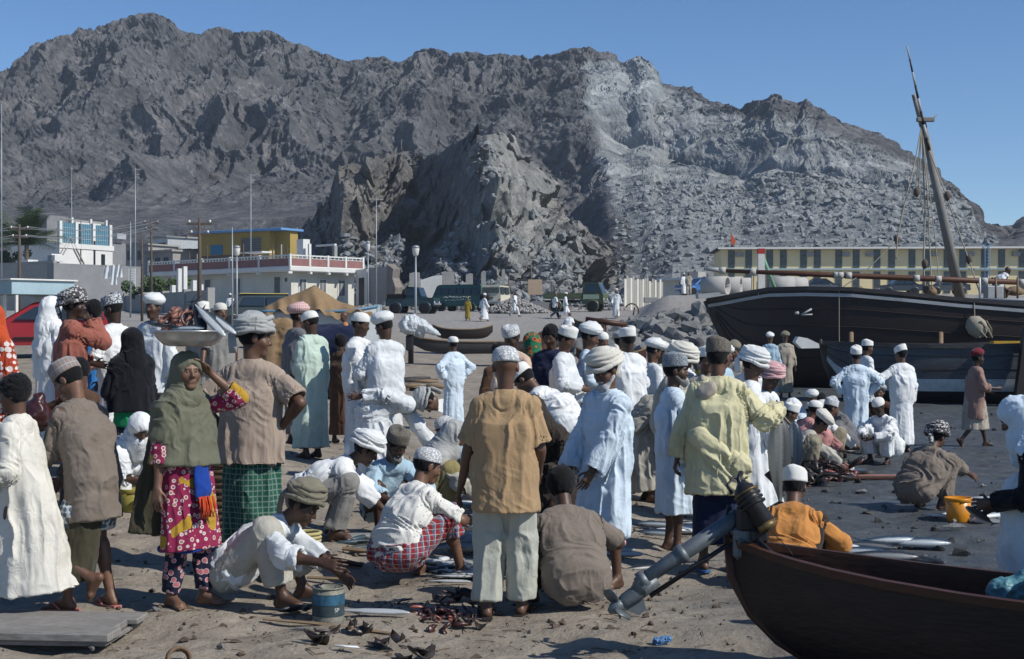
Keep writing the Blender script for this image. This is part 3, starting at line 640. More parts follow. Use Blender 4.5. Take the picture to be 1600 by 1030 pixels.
for k in range(1700):                        # stony strip below the old houses
    px = rs.uniform(225, 520); d = rs.uniform(215, 262); z = drop(px, d, _ms)
    z = max(z or 4.5, 4.0+(d-160)*.13); pts.append(((px-800)/F*d, d, z, .35+1.2*rs.random()**2.5))
rubble('scree', pts, rock_mat('scree_rock', False, (.20, .16, .135), 6.), 8)
# rubble bank between the beach and the track: each large stone a thing
sizes = []
for k in range(230):
    u = rs.random(); px = rs.uniform(905, 1185); d = rs.uniform(57, 75)
    top = _ss(px, 900, 960)
    x = (px-800)/F*d; zb = gz(x, d)
    s = rs.uniform(.45, 1.15)*(1 if rs.random() < .8 else 1.5)
    sizes.append((s, px, d, x, zb))
sizes.sort(reverse=True)
_adj = ['pale grey', 'dark grey', 'blue grey', 'brownish grey', 'light grey']
for i, (s, px, d, x, zb) in enumerate(sizes[:150]):
    o = bpy.data.objects.new('rock', _rocks[i % 12]); COL.objects.link(o); o.location = (x, d, zb+s*.18); o.scale = (s, s, s*rs.uniform(.8, 1.2)); o.rotation_euler = (rs.uniform(-.5, .5), rs.uniform(-.5, .5), rs.uniform(0, 6.28))
    tag(o, 'angular grey rock heaped in the rubble bank by the dhow bow', 'rock', 'rocks heaped in the rubble bank beside the dhow')
rubble('bank_rubble', [(rs.uniform(905, 1190), 0, 0, 0) for k in range(0)] or [((lambda px, d: ((px-800)/F*d, d, gz((px-800)/F*d, d)+.03, rs.uniform(.12, .5)))(rs.uniform(880, 1190), rs.uniform(56, 84))) for k in range(1300)], _rkm, 9)
# pebbles, chips of wood and scraps on the sand
rubble('beach_pebbles', [((lambda x, y: (x, y, gz(x, y)+.002, .012+.05*rs.random()**4))(rs.uniform(-5.5, 6.5), 7.2+rs.random()**1.6*26)) for k in range(1100)], mat('pebble', (.15, .14, .125), .9, .4, 8, bump=0), 10)
# ------------------------------------------------------------------ dusty air
q = MB(); q.box((0, 500, 90), (1700, 1160, 184)); _hz = q.build('haze')
_hm = bpy.data.materials.new('haze'); _hm.use_nodes = True; _t = _hm.node_tree; _t.nodes.clear()
_o = _t.nodes.new('ShaderNodeOutputMaterial'); _v = _t.nodes.new('ShaderNodeVolumePrincipled'); _v.inputs['Density'].default_value = .00020; _v.inputs['Color'].default_value = (.74, .86, 1, 1); _t.links.new(_v.outputs[0], _o.inputs['Volume'])
_hz.data.materials.append(_hm); tag(_hz, kind='stuff')
# ------------------------------------------------------------------ buildings
WALLW = mat('whitewash', (.62, .62, .59), .9, .16, .35, .3, 6, .02); WALLC = mat('cream_wash', (.56, .55, .48), .9, .2, .5, .3, 6, .02)
CONC = mat('concrete', (.29, .285, .27), .92, .25, .6, .5, 9, .02); CONCD = mat('grey_render', (.20, .205, .21), .92, .25, .7, .5, 9, .02)
YEL = mat('yellow_paint', (.33, .235, .07), .85, .15, .6, .2, 8, .02); YELP = mat('pale_yellow_paint', (.72, .60, .35), .85, .10, .4, .2, 8, .02)
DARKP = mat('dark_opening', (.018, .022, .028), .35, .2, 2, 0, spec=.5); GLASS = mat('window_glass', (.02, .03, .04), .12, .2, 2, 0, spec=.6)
SHUT = mat('grey_shutter', (.13, .14, .14), .7, .2, 3, 0); BLUEP = mat('blue_paint', (.055, .17, .235), .6, .15, 3, .1); BLUET = mat('blue_trim', (.12, .27, .50), .6, .1, 3, 0)
PINKP = mat('brick_red_panel', (.25, .125, .115), .9, .28, 2.2, .4, 14, .02); WOODP = mat('pole_wood', (.095, .075, .06), .85, .3, 4, .4, 30, .01, scale=(1, 1, .2)); METL = mat('galvanised', (.30, .32, .34), .45, .12, 3, 0, metal=.3)
TIN = mat('tin_sheet', (.40, .42, .43), .5, .2, 2, .2, metal=.2); PALEB = mat('pale_blue_paint', (.30, .41, .46), .7, .2, 1, 0)
def site(name, px0, d0, px1, d1, label, cat, group=None, zz=None):
    a = at(px0, d0, 0); b = at(px1, d1, 0); v = b-a; rz = math.atan2(v.y, v.x); z = (gz(a.x, a.y) if zz is None else zz)-.3
    return empty(name, (a.x, a.y, z), rz, label, cat, group), v.length, z
def bx(parent, name, m, x0, x1, y0, y1, z0, z1, bev=0, **k):
    q = MB(); q.box(((x0+x1)/2, (y0+y1)/2, (z0+z1)/2), (abs(x1-x0), abs(y1-y0), abs(z1-z0)), bev=bev); return q.build(name, m, parent, **k)
def window(parent, x, z, w, h, leaf=SHUT, fr=WALLC, slats=True, y=0., bars=1):
    f = MB(); t = .09
    for (a, b, c, d_) in ((x-w/2-t, x+w/2+t, z+h, z+h+t), (x-w/2-t, x+w/2+t, z-t, z), (x-w/2-t, x-w/2, z, z+h), (x+w/2, x+w/2+t, z, z+h)): f.box(((a+b)/2, y-.03, (c+d_)/2), (b-a, .12, d_-c))
    fo = f.build('window', fr, parent)
    p = MB(); p.box((x, y-.008, z+h/2), (w-.004, .016, h-.004)); p.build('pane', DARKP, fo)
    l = MB()
    for s in range(bars+1):
        xa = x-w/2+w*s/(bars+1)+.03; xb = x-w/2+w*(s+1)/(bars+1)-.03
        if slats:
            for k in range(7): l.box(((xa+xb)/2, y-.03, z+h*(k+.5)/7), (xb-xa, .02, h/7*.72))
        else: l.box(((xa+xb)/2, y-.03, z+h/2), (xb-xa, .02, h*.96))
    l.build('shutter', leaf, fo)
    return fo
# --- white house with the terrace
r, L, z0 = site('white_house', 252, 160, 455, 145, 'white two sided house with a red panelled roof terrace behind the brown tent', 'house')
Hh = pz(426, 147)-z0
def sx(px, root=r):   # local x of a photo column on a front
    a = root.location; c, s = math.cos(root.rotation_euler.z), math.sin(root.rotation_euler.z); k = (px-800)/F
    t = (a.y*k-a.x)/(c-s*k); return t
W2 = 8.6
bx(r, 'wall', WALLC, 0, L, 0, W2, 0, Hh)
bx(r, 'terrace_slab', WALLW, -1.0, L+1.3, -1.2, W2+.4, Hh+.003, Hh+.55, .08)
for px in (325, 371.6, 434): window(r, sx(px), 2.0, 1.0, 1.75)
bx(r, 'vent', DARKP, sx(447)-.2, sx(447)+.2, -.02, .03, Hh-1.0, Hh-.6)
def side_win(yc, z, w, h):      # on the right-hand wall, facing +x
    o = MB(); o.box((L+.02, yc, z+h/2), (.09, w+.2, h+.2)); fo = o.build('window', WALLW, r); o = MB(); o.box((L+.07, yc-w/4, z+h/2), (.02, w*.42, h)); o.box((L+.07, yc+w/4, z+h/2), (.02, w*.42, h)); o.build('shutter', SHUT, fo)
for yc in (1.5, 4.2, 6.8): side_win(yc, 1.9, .9, 1.6)
zp = Hh+.55
def parapet(p0, p1, n, skip0=False):
    p0 = Vector(p0); p1 = Vector(p1); v = p1-p0; ln = v.length; v.normalize(); nn = Vector((v.y, -v.x, 0)); M = Matrix(((v.x, -nn.x, 0, p0.x), (v.y, -nn.y, 0, p0.y), (0, 0, 1, 0), (0, 0, 0, 1)))
    for k in range(n+1):
        if k == 0 and skip0: continue
        q = MB(); q.box((ln*k/n, 0, zp+.60), (.24, .24, 1.2), M); q.box((ln*k/n, -.05, Hh-.12), (.26, .5, .22), M); q.build('terrace_post', WALLW, r)
    for k in range(n):
        a, b = ln*k/n+.13, ln*(k+1)/n-.13; q = MB(); q.box(((a+b)/2, 0, zp+.39), (b-a, .10, .76), M); q.build('panel', PINKP, r)
        q = MB(); q.box(((a+b)/2, 0, zp+1.08), (b-a, .14, .13), M); q.box(((a+b)/2, 0, zp+.80), (b-a, .13, .05), M)
        m_ = max(3, int((b-a)/.5))
        for i in range(m_): q.box((a+(b-a)*(i+.5)/m_, 0, zp+.92), (.07, .08, .20), M)
        q.build('rail', WALLW, r)
parapet((-.85, -1.05, 0), (L+1.1, -1.05, 0), 5); parapet((L+1.15, -1.0, 0), (L+1.15, W2+.2, 0), 4, True)
# unfinished top storey, posts and lumber on the terrace
for (px, h, w) in ((272, 2.2, .10), (284, 2.0, .16), (300, 2.9, .10), (356, 2.8, .12), (402, 2.6, .10), (415, 2.5, .14), (424, 2.2, .10)):
    bx(r, 'roof_post', WOODP if w < .13 else CONC, sx(px)-w/2, sx(px)+w/2, 2, 2+w, zp, zp+h)
bx(r, 'pillar', WALLW, sx(440), sx(450), 2.0, 2.9, zp, zp+2.9); bx(r, 'pillar', WALLW, sx(455), sx(457), 2.2, 2.5, zp, zp+2.4); bx(r, 'pillar', CONC, L+.6, L+.95, 5, 5.4, zp, zp+2.3); bx(r, 'beam', WALLW, L-2.0, L+.95, 5, 5.3, zp+2.31, zp+2.5)
for s in (-1, 1): q = MB(); q.tube([(L-1.7+.9*s, 3, zp), (L-1.7, 3, zp+2.8)], .05, 6); q.build('prop', WOODP, r)
bx(r, 'lean_to', DARKP, sx(268), sx(345), 3.2, 5, zp, zp+1.55); bx(r, 'lean_to_roof', mat('thatch', (.10, .075, .06), .95, .3, 3, .5, 20, .03), sx(264), sx(350), 2.9, 5.3, zp+1.55, zp+1.8)
bx(r, 'awning', WALLW, sx(345), sx(381), 2.4, 4, zp+1.8, zp+1.95)
# --- yellow house behind
r, L, z0 = site('yellow_house', 313, 176, 421, 170, 'mustard yellow house with a blue roof edge behind the white house', 'house')
Hh = pz(363, 172)-z0; bx(r, 'wall', YEL, 0, L, 0, 2.8, 0, Hh); bx(r, 'roof', BLUET, -.4, L+2.6, -.9, 3.2, Hh+.002, Hh+.28, .03); bx(r, 'wall', YEL, L+.02, L+2.2, 1.2, 2.6, 0, Hh-.004)
x = sx(339, r); bx(r, 'shutter', mat('blue_shutter', (.03, .16, .28), .6, .1), x-1.0, x+1.0, -.06, .04, Hh-2.6, Hh-1.4)
x = sx(393, r); window(r, x, Hh-2.6, 3.2, 1.9, SHUT, YEL, y=0.)
# --- villa with blue panels on the left
r, L, z0 = site('white_villa', 93, 163, 176, 170, 'white villa with three blue lattice panels beside the palm tree', 'house')
zt = pz(349, 165)-z0; zm = pz(381, 165)-z0; zb = pz(386, 165)-z0
bx(r, 'wall', WALLW, 0, L, 0, 8, 0, zb-.2); bx(r, 'band', WALLW, -.12, L+.12, -.12, 8, zb-.197, zm)
for k, px in enumerate((95.5, 120.5, 147.5, 173.5)): bx(r, 'pillar', WALLW, sx(px, r)-.2, sx(px, r)+.2, .0, .4, zm+.002, zt+.15)
for (a, b) in ((98, 118), (124.5, 144.5), (151, 170.5)):
    xa, xb = sx(a, r), sx(b, r); po = bx(r, 'lattice_panel', BLUEP, xa, xb, .15, .25, zm+.002, zt)
    q = MB()
    for k in range(6): x = xa+(xb-xa)*(k+.5)/6; q.box((x, .13, (zm+zt)/2), (.05, .06, (zt-zm)*.96))
    for zz in (.25, .5, .75): q.box(((xa+xb)/2, .12, zm+(zt-zm)*zz), (xb-xa, .05, .05))
    q.build('lattice', PALEB, po)
bx(r, 'upper_wall', CONCD, sx(120, r), sx(153, r), 5.0, 9, zm+.01, pz(333, 165)-z0); bx(r, 'upper_wall', WALLW, sx(155, r), sx(206, r)-.6, 4.6, 6.0, 0, pz(341, 165)-z0); 
for px in (155, 184, 208): bx(r, 'parapet_post', WALLW, sx(px, r)-.14, sx(px, r)+.14, 4.45, 4.75, pz(348, 165)-z0, pz(334, 165)-z0)
bx(r, 'parapet', CONC, sx(156, r), sx(207, r), 4.7, 4.9, pz(341, 165)-z0+.002, pz(337, 165)-z0)
q = MB(); rs = random.Random(4); xa, xb = sx(157, r), sx(192, r); zz = pz(351, 165)-z0; x = xa
while x < xb:                                # line of painted script, too far away to read
    q.tube([(x, 4.55, zz), (x+.15, 4.55, zz+rs.uniform(-.15, .25)), (x+.32, 4.55, zz+rs.uniform(-.1, .1))], .045, 4); x += rs.uniform(.3, .55)
q.build('painted_script', mat('script_paint', (.09, .09, .09), .8, .1), r)
ar = MB(); xc = sx(109, r); zz = pz(411, 165)-z0
for s in (0, .45): ar.tube([(xc-2.1+s, -.06, zz-1.5), (xc-2.1+s, -.06, zz), (xc, -.06, zz+3.0-s*1.3), (xc+2.1-s, -.06, zz), (xc+2.1-s, -.06, zz-1.5)], .09, 5, smooth=False)
ar.build('arch_moulding', CONC, r)
q = MB(); q.tube([(sx(94, r), -.06, zz+5), (sx(126, r), -.06, zz+5), (sx(126, r), -.06, zz-1)], .08, 4); q.build('moulding', CONC, r)
bx(r, 'window', DARKP, sx(146, r), sx(149, r), -.03, .05, zz-1, zz+2.7); bx(r, 'window', DARKP, sx(158, r), sx(164, r), -.03, .05, zz-1, zz+1.2)
bx(r, 'side_wing', CONCD, sx(177, r)+.1, sx(206, r), 1, 4.2, 0, pz(374, 165)-z0); bx(r, 'air_conditioner', TIN, sx(186, r), sx(200, r), .3, .98, pz(368, 165)-z0, pz(359, 165)-z0)
# --- grey block building, shuttered garage
r, L, z0 = site('block_building', -90, 128, 84, 118, 'shaded grey block wall of a flat roofed building behind the red car', 'building')
Hh = pz(411, 118)-z0; bx(r, 'wall', CONCD, 0, L, 0, 9, 0, Hh); bx(r, 'ledge', CONC, 0, L+.05, -.15, .0, Hh*.62, Hh*.62+.15); bx(r, 'parapet', CONC, 0, L, -.02, .3, Hh+.001, Hh+.2)  # wall colour darker than the garage front: shade of this face painted in
for px, w in ((25, .5), (58, 1.2), (64, 1.0)): bx(r, 'roof_tank', WALLW, sx(px, r)-w/2, sx(px, r)+w/2, 1, 2, Hh+.2, Hh+.2+w*.55)
r, L, z0 = site('garage', 84, 118.2, 167, 124, 'pale grey concrete garage with a roller shutter behind the white capped man', 'building')
Hh = pz(413, 120)-z0; bx(r, 'wall', CONC, 0.03, L, 0, 7, 0, Hh); bx(r, 'ledge', CONC, .03, L, -.1, 0, Hh*.60, Hh*.60+.12)
x0, x1 = sx(111, r), sx(148, r); q = MB(); q.box(((x0+x1)/2, -.06, 3.42), (x1-x0+.3, .2, .2)); q.box((x0-.05, -.06, 1.6), (.14, .2, 3.3)); q.box((x1+.05, -.06, 1.6), (.14, .2, 3.3)); fo = q.build('door_frame', WOODP, r)
q = MB()
for k in range(16): q.box(((x0+x1)/2, -.03, .1+.2*k), (x1-x0, .06, .17))
q.build('roller_shutter', TIN, fo)
bx(r, 'annex', CONC, sx(158, r), sx(171, r), -.8, -.01, 0, Hh*.6)
# --- tin kiosk at the left edge
r, L, z0 = site('kiosk', -30, 58, 24, 56, 'pale blue tin kiosk with a white roof edge at the left edge', 'kiosk')
zt = pz(439, 57)-z0; bx(r, 'fascia', PALEB, -.1, L+.1, -.2, 2.5, zt-.55, zt); bx(r, 'roof', WALLW, -.2, L+.2, -.3, 2.6, zt+.002, zt+.06); bx(r, 'back_wall', TIN, 0, L, 2.2, 2.3, 0, zt-.56)
for k in range(4): bx(r, 'post', WALLW, L*k/3-.05, L*k/3+.05, 0, .1, 0, zt-.552)
bx(r, 'counter', WALLC, 0.06, L-.06, .12, .7, 0, 1.0)
# --- old grey houses up the slope
for i, (a, b, d, yt, m_, lab) in enumerate(((177, 232, 196, 385, CONC, 'low grey hillside house with a dark open porch right of the villa'), (236, 262, 204, 373, TIN, 'small pale flat roofed hillside house above the green bush'), (262, 310, 210, 370, CONC, 'wide grey hillside house with a rubble littered roof'), (226, 270, 178, 395, CONC, 'bare concrete yard wall with white doorway below the grey houses'))):
    r, L, z0 = site('hillside_house', a, d, b, d-3, lab, 'house', 'old houses on the slope'); Hh = pz(yt, d)-z0; bx(r, 'wall', m_, 0, L, 0, 6, 0, Hh); bx(r, 'roof', CONC, -.3, L+.3, -.4, 6.2, Hh+.002, Hh+.22)
    for k in range(3): x = L*(k+.6)/3.4; bx(r, 'window', DARKP, x-.45, x+.45, -.03, .05, Hh-2.0, Hh-.7)
    bx(r, 'door', WALLW if i % 2 else DARKP, L*.12, L*.12+1.0, -.04, .05, Hh-3.6, Hh-.9)
    q = MB()
    for k in range(9): q.box((rs.uniform(0, L), rs.uniform(0, 4), Hh+.32), (rs.uniform(.3, 1.6), rs.uniform(.2, .5), rs.uniform(.12, .4)))
    q.build('roof_clutter', WOODP, r)
r, L, z0 = site('yard_wall', 168, 112, 325, 92, 'weathered grey yard wall running behind the two capped men', 'wall'); Hh = pz(458, 100)-z0
bx(r, 'wall', CONC, 0, L, 0, .3, 0, Hh); 
for k in range(6): bx(r, 'pier', CONC, L*k/5-.2, L*k/5+.2, -.08, .4, 0, Hh+.15)
q = MB()
for (x, w, h) in ((L*.68, .5, .5), (L*.74, .35, 1.6), (L*.79, .3, 1.7), (L*.87, .4, .7), (L*.93, .3, .4)): q.box((x, .1, Hh+h/2), (w, .25, h))
q.build('broken_blocks', WALLW, r)
r, L, z0 = site('ladder_stair', 202, 112, 211, 112, 'white slatted ladder leaning by the yard wall', 'ladder')
q = MB(); zb, zt = pz(452, 112)-z0, pz(422, 112)-z0
for s in (0, L): q.box((s, 0, (zb+zt)/2), (.08, .08, zt-zb+.3))
q.build('rail', WALLW, r)
for k in range(9): bx(r, 'rung', WALLW, .045, L-.045, -.04, .04, zb+(zt-zb)*k/8-.05, zb+(zt-zb)*k/8+.05)
# laundry
p = at(178, 114); g = empty('laundry', p, 0, 'white laundry hanging on a line beside the garage', 'laundry')
for k, (x, w, h) in enumerate(((-.55, .5, 1.0), (.0, .45, 1.5), (.45, .4, .9))):
    v = []; zz = pz(416, 114)-p.z
    for a in np.linspace(0, 1, 7):
        for b in np.linspace(0, 1, 9): v.append((x+w*(a-.5)*(1+.15*b), .07*math.sin(9*a+3*b+k), zz-h*b-.12*math.sin(math.pi*a)*(1-b)*-1))
    f = [[i*9+j, i*9+j+1, i*9+j+10, i*9+j+9] for i in range(6) for j in range(8)]; link('garment', np_mesh('garment', v, f), C['white'], g)
q = MB(); q.tube([(-1.1, 0, zz), (1.0, 0, zz+.1)], .012, 4); q.build('line', WOODP, g)
# --- ruins behind the vehicles
r, L, z0 = site('ruined_house', 556, 150, 622, 142, 'roofless ruined house with a broken right hand wall behind the lamp posts', 'ruin')
zt = pz(419, 146)-z0; bx(r, 'wall', WALLW, 0, L*.27, 0, .4, 0, zt); bx(r, 'doorway', DARKP, L*.08, L*.21, -.03, .1, 0, zt-.9); bx(r, 'wall', CONC, L*.28, L*.8, .3, .7, 0, zt+.1)
q = MB(); q.prism([(L*.8, 0), (L*1.02, 0), (L*.98, zt*.35), (L*1.0, zt*.55), (L*.93, zt*.75), (L*.95, zt*.95), (L*.8, zt+.3)], -.3, .5); q.build('broken_wall', mat('rubble_wall', (.22, .195, .17), .95, .4, 2.5, 1, 6, .08), r)
for (a, b, y0, y1, lab) in ((640, 656, 425, 452, 'leftmost bare concrete slab left standing among the ruins'), (691, 710, 424, 452, 'broad concrete slab standing above the green van roof'), (728, 739, 427, 452, 'narrow pale slab right of the broad one among the ruins'), (752, 759, 423, 452, 'thin concrete pillar above the cream car'), (784, 789, 420, 455, 'thinnest concrete pillar beside the signboard')):
    p = at((a+b)/2, 138); w_ = (b-a)/F*138; h = pz(y0, 138)-p.z
    q = MB(); q.prism([(-w_/2, -.3), (w_/2, -.3), (w_/2*.96, h*.98), (w_*.1, h), (-w_/2, h*.96)], -.25, .25); o = q.build('concrete_slab', CONC, None, loc=p); tag(o, lab, 'ruin', 'concrete slabs of demolished houses')
p = at(673, 142); q = MB(); h = pz(430, 142)-p.z; q.prism([(-1.1, 0), (1.1, 0), (1.1, h), (.2, h*.97), (-1.0, h*.86)], -.2, .2); tag(q.build('wall_fragment', WALLW, None, loc=p), 'low white wall fragment between two concrete slabs', 'ruin')
p = at(628, 140); q = MB(); h = pz(432, 140)-p.z; q.prism([(-.4, 0), (.9, 0), (.5, h*.5), (.7, h), (.1, h*.85)], -.15, .15, M=Matrix.Rotation(R(18), 4, 'Y')); tag(q.build('leaning_slab', WALLW, None, loc=p), 'white slab leaning beside the broken ruin wall', 'ruin')
rubble('demolition_rubble', [((lambda px, d: ((px-800)/F*d, d, gz((px-800)/F*d, d)+.1+.9*rs.random()**2*max(0, 1-abs(px-690)/170), .15+.9*rs.random()**2.5))(rs.uniform(560, 980), rs.uniform(122, 150))) for k in range(1500)], mat('demolition_stone', (.24, .22, .20), .95, .45, 1.5, .6, 8, .05), 12)
# --- low white building and fence wall near the quarry, long yellow building behind the dhow
r, L, z0 = site('low_white_building', 1034, 172, 1132, 168, 'low white shed left of the long yellow building', 'building')
Hh = pz(434, 170)-z0; bx(r, 'wall', WALLC, 0, L, 0, 6, 0, Hh-.3); bx(r, 'roof', WALLW, -.3, L+.3, -.8, 6.3, Hh-.297, Hh)
for px in (1066, 1080, 1098, 1117): x = sx(px, r); window(r, x, Hh-1.7, .8 if px != 1098 else 1.8, 1.2, SHUT, WALLW)
bx(r, 'roof_hut', CONC, sx(1056, r), sx(1083, r), 1.5, 4, Hh+.002, Hh+.8)
r, L, z0 = site('panel_fence', 975, 150, 1036, 164, 'weathered corrugated panel fence below the quarry slope', 'fence')
for k in range(20):
    q = MB(); h = pz(438, 160)-z0+rs.uniform(-.3, .2); q.box((L*(k+.5)/20, rs.uniform(-.06, .06), h/2), (L/20*.94, .06, h)); q.build('panel', CONC if k % 3 else WALLC, r)
r, L, z0 = site('yellow_block', 1127, 152, 1700, 150, 'long pale yellow two storey block with dark window strips behind the dhow', 'building')
zt = pz(386, 151)-z0; zm = pz(420, 151)-z0
bx(r, 'wall', YELP, 0, L, 0, 9, 0, zt-.2); bx(r, 'roof', mat('dark_roof', (.05, .055, .06), .8), -.4, L, -.7, 9.4, zt-.197, zt); bx(r, 'gutter', WALLW, -.42, L, -.82, -.703, zt-.22, zt-.02); bx(r, 'ledge', PALEB, 0, L, -.28, -.002, zm-.12, zm+.04)
for k, zx in enumerate((193, 276, 377, 443, 540, 606, 709, 793, 893, 963, 1061, 1130, 1230, 1305, 1410, 1492, 1590)):
    x = sx(1080+zx/3.077, r); w = .62
    for (a, b) in ((zm+.12, zt-.3), (zm-2.6, zm-.3)):
        fo = bx(r, 'window', mat('window_surround', (.10, .11, .12), .7, .1), x-w/2-.04, x+w/2+.04, -.06, .05, a, b)
        q = MB()
        for j in range(3): q.box((x, -.05, a+(b-a)*(j+.5)/3), (w*.86, .05, (b-a)/3*.86))
        q.build('pane', GLASS, fo)
for zx in (233, 570, 742, 858, 1165, 1340, 1560): x = sx(1080+zx/3.077, r); bx(r, 'air_conditioner', CONC, x-.4, x+.4, -.35, -.003, zt-1.0, zt-.55)
fo = None
for px in (1237, 1252, 1268): bx(r, 'gate_bar', WOODP, sx(px-75, r)-.04, sx(px-75, r)+.04, -.3, -.2, .3, zm-.7)
q = MB(); x = sx(1539, r)
for s in (-.25, .25): q.tube([(x+s, -.9, .3), (x+s, -.9, zt+.3)], .035, 5)
for k in range(20): q.tube([(x-.25, -.9, .6+k*.36), (x+.25, -.9, .6+k*.36)], .02, 4)
q.build('ladder', BLUET, r)
p = at(1142, 152); g = empty('flag', (p.x, p.y, pz(387, 152)), 0, 'small orange flag on the roof corner of the yellow block', 'flag'); q = MB(); q.tube([(0, 0, 0), (0, 0, 1.6)], .03, 5); q.build('pole', WOODP, g); q = MB(); q.prism([(.03, 1.55), (.5, .7), (.35, .2), (.03, .5)], -.015, .015); q.build('cloth', C['orange'] if 0 else mat('flag_orange', (.55, .09, .03), .8), g)
for i, px in enumerate((1118, 1139, 1155, 1220, 1240)):
    d = 100+i % 3*4; p = at(px, d); q = MB(); n = 18; ro, ri = .68, .56
    M = Matrix.Translation((0, 0, ro)) @ Matrix.Rotation(R(62+i*9), 4, 'Z') @ Matrix.Rotation(R(90), 4, 'X')
    q.lathe([(ri, -.9), (ro, -.9), (ro, .9), (ri, .9), (ri, -.9)], n, M, cap=False); o = q.build('concrete_pipe', mat('pipe_concrete', (.36, .355, .335), .9, .2, 2), None, loc=p+Vector((0, 0, pz(462, d)-p.z)))
    tag(o, ('leftmost concrete drain pipe lying beside the blue car', 'middle concrete drain pipe of the three left of the dhow post', 'third concrete drain pipe, touching the white bow post', 'concrete drain pipe just right of the dhow bow post', 'rightmost concrete drain pipe behind the dhow rail')[i], 'pipe', 'concrete drain pipes on the track')
# raised track bank under the pipes (hidden foot of the bank is the ground itself)
def bank():
    xs = np.linspace(980, 1760, 84); ys = np.linspace(76, 128, 30); v = []
    for d in ys:
        for px in xs:
            x = (px-800)/F*d; k = float(_ss(px, 985, 1050)*_ss(d, 76, 86)); v.append((x, d, gz(x, d)-.05+k*(pz(462, 100)-gz(x, d)+.02*(d-100))*1.0+.12*float(noise3([[x*.6, d*.6, 0]])[0])))
    n = len(xs); f = [[i*n+j, i*n+j+1, i*n+n+j+1, i*n+n+j] for i in range(len(ys)-1) for j in range(n-1)]
    return np_mesh('track_bank', v, f)
tag(link('track_bank', bank(), bpy.data.objects['beach_ground'].data.materials[0]), kind='structure')
p = at(1017, 96); p.z = pz(473, 96); q = MB(); q.box((0, 0, .18), (.95, .6, .36), bev=.02); tag(q.build('concrete_block', CONC, None, loc=p), 'flat grey concrete block lying on the track bank', 'block')
g = empty('scrap_iron', at(987, 92)+Vector((0, 0, .1)), 0, 'bent dark iron hoop sticking up beside the walking white robed man', 'scrap')
q = MB(); q.tube([(.45*math.cos(a), 0, .25+.5*math.sin(a)) for a in np.linspace(-.5, 2.6, 12)], .05, 5); q.tube([(.1, 0, 0), (.2, .1, .5)], .05, 5); q.build('hoop', WOODP, g)
# --- posts, masts, lamps, wires
def post(name, px, d, ytop, r0, m, lab, cat, group, zb=None, arms=0):
    p = at(px, d); h = pz(ytop, d)-p.z; g = empty(name, p, 0, lab, cat, group); q = MB(); q.tube([(0, 0, -.3), (0, 0, h*.5), (0, 0, h)], [r0, r0*.85, r0*.6], 7); q.build('shaft', m, g)
    for k in range(arms):
        q = MB(); q.box((0, 0, h-.25-.45*k), (1.1-.2*k, .09, .09)); a = q.build('crossarm', WOODP, g)
        q = MB()
        for s in (-.45, .45): q.lathe([(.03, 0), (.05, .03), (.05, .09), (.02, .12)], 6, Matrix.Translation((s*(1-.2*k), 0, h-.2-.45*k)))
        q.build('insulator', WALLW, a)
    return g, p, h
POL = []
for i, (px, d, yt, lab) in enumerate(((-95, 78, 340, 'wooden utility pole beyond the left edge'), (30.5, 78, 351, 'dark wooden utility pole in front of the palm tree'), (236.5, 100, 343, 'pale wooden utility pole between the bush and the garage'), (312, 62, 341, 'tall dark utility pole in front of the white house'))):
    g, p, h = post('utility_pole', px, d, yt, .11, WOODP, lab, 'utility pole', 'wooden utility poles', arms=2); POL.append((p, h))
q = MB(); g = empty('overhead_wires', (0, 0, 0), 0, 'four sagging overhead wires strung between the utility poles', 'wires')
for (a, ha), (b, hb_) in zip(POL[:-1], POL[1:]):
    for k, s in enumerate((-.45, .45, -.35, .35)):
        A_ = a+Vector((s, 0, ha-.12-.45*(k//2))); B_ = b+Vector((s, 0, hb_-.12-.45*(k//2))); w_ = MB()
        w_.tube([A_.lerp(B_, t)-Vector((0, 0, 3.0*t*(1-t)*.55)) for t in np.linspace(0, 1, 14)], .016, 4); w_.build('wire', METL, g)
g, p, h = post('post', 222, 84, 372, .09, WOODP, 'thin dark post standing beside the pale utility pole', 'pole', None)
for (px, d, yt, r_, lab) in ((2.5, 95, 163, .05, 'tall thin antenna mast at the left edge'), (204, 92, 347, .06, 'pale metal pole with footpegs left of the ladder'), (211.5, 150, 263, .07, 'tall thin antenna mast behind the white villa'), (392, 152, 272, .07, 'antenna mast rising from the white house terrace'), (363, 72, 355, .05, 'pale blue grey pole left of the street lamp by the white house'), (588, 120, 310, .06, 'tall thin mast between two street lamps'), (112, 170, 262, .05, 'faint antenna mast on the white villa roof')):
    g, p, h = post('mast', px, d, yt, r_, METL, lab, 'mast', 'thin masts among the houses')
    if px in (392, 211.5, 588): q = MB(); q.tube([(-.5, 0, h-.2), (.6, 0, h-.1)], .03, 4); q.tube([(-.3, 0, h-.7), (.4, 0, h-.65)], .03, 4); q.build('aerial', METL, g)
for (px, d, yt, lab) in ((370, 70, 388, 'white street lamp in front of the white house'), (575, 112, 381, 'street lamp left of the thin mast above the canvas'), (649.5, 66, 388, 'tall white street lamp in front of the green pickup')):
    g, p, h = post('street_lamp', px, d, yt+12, .065, METL, lab, 'street lamp', 'street lamps along the track'); s = 12/F*d*1.0
    q = MB(); q.lathe([(.05, h-.02), (.13, h+s*.15), (.17, h+s*.9), (.16, h+s*1.15), (.06, h+s*1.35)], 10, smooth=True); q.build('lamp_head', WALLW, g); q = MB(); q.lathe([(.175, h+s*1.0), (.17, h+s*1.25), (.06, h+s*1.38)], 10); q.build('hood', METL, g)
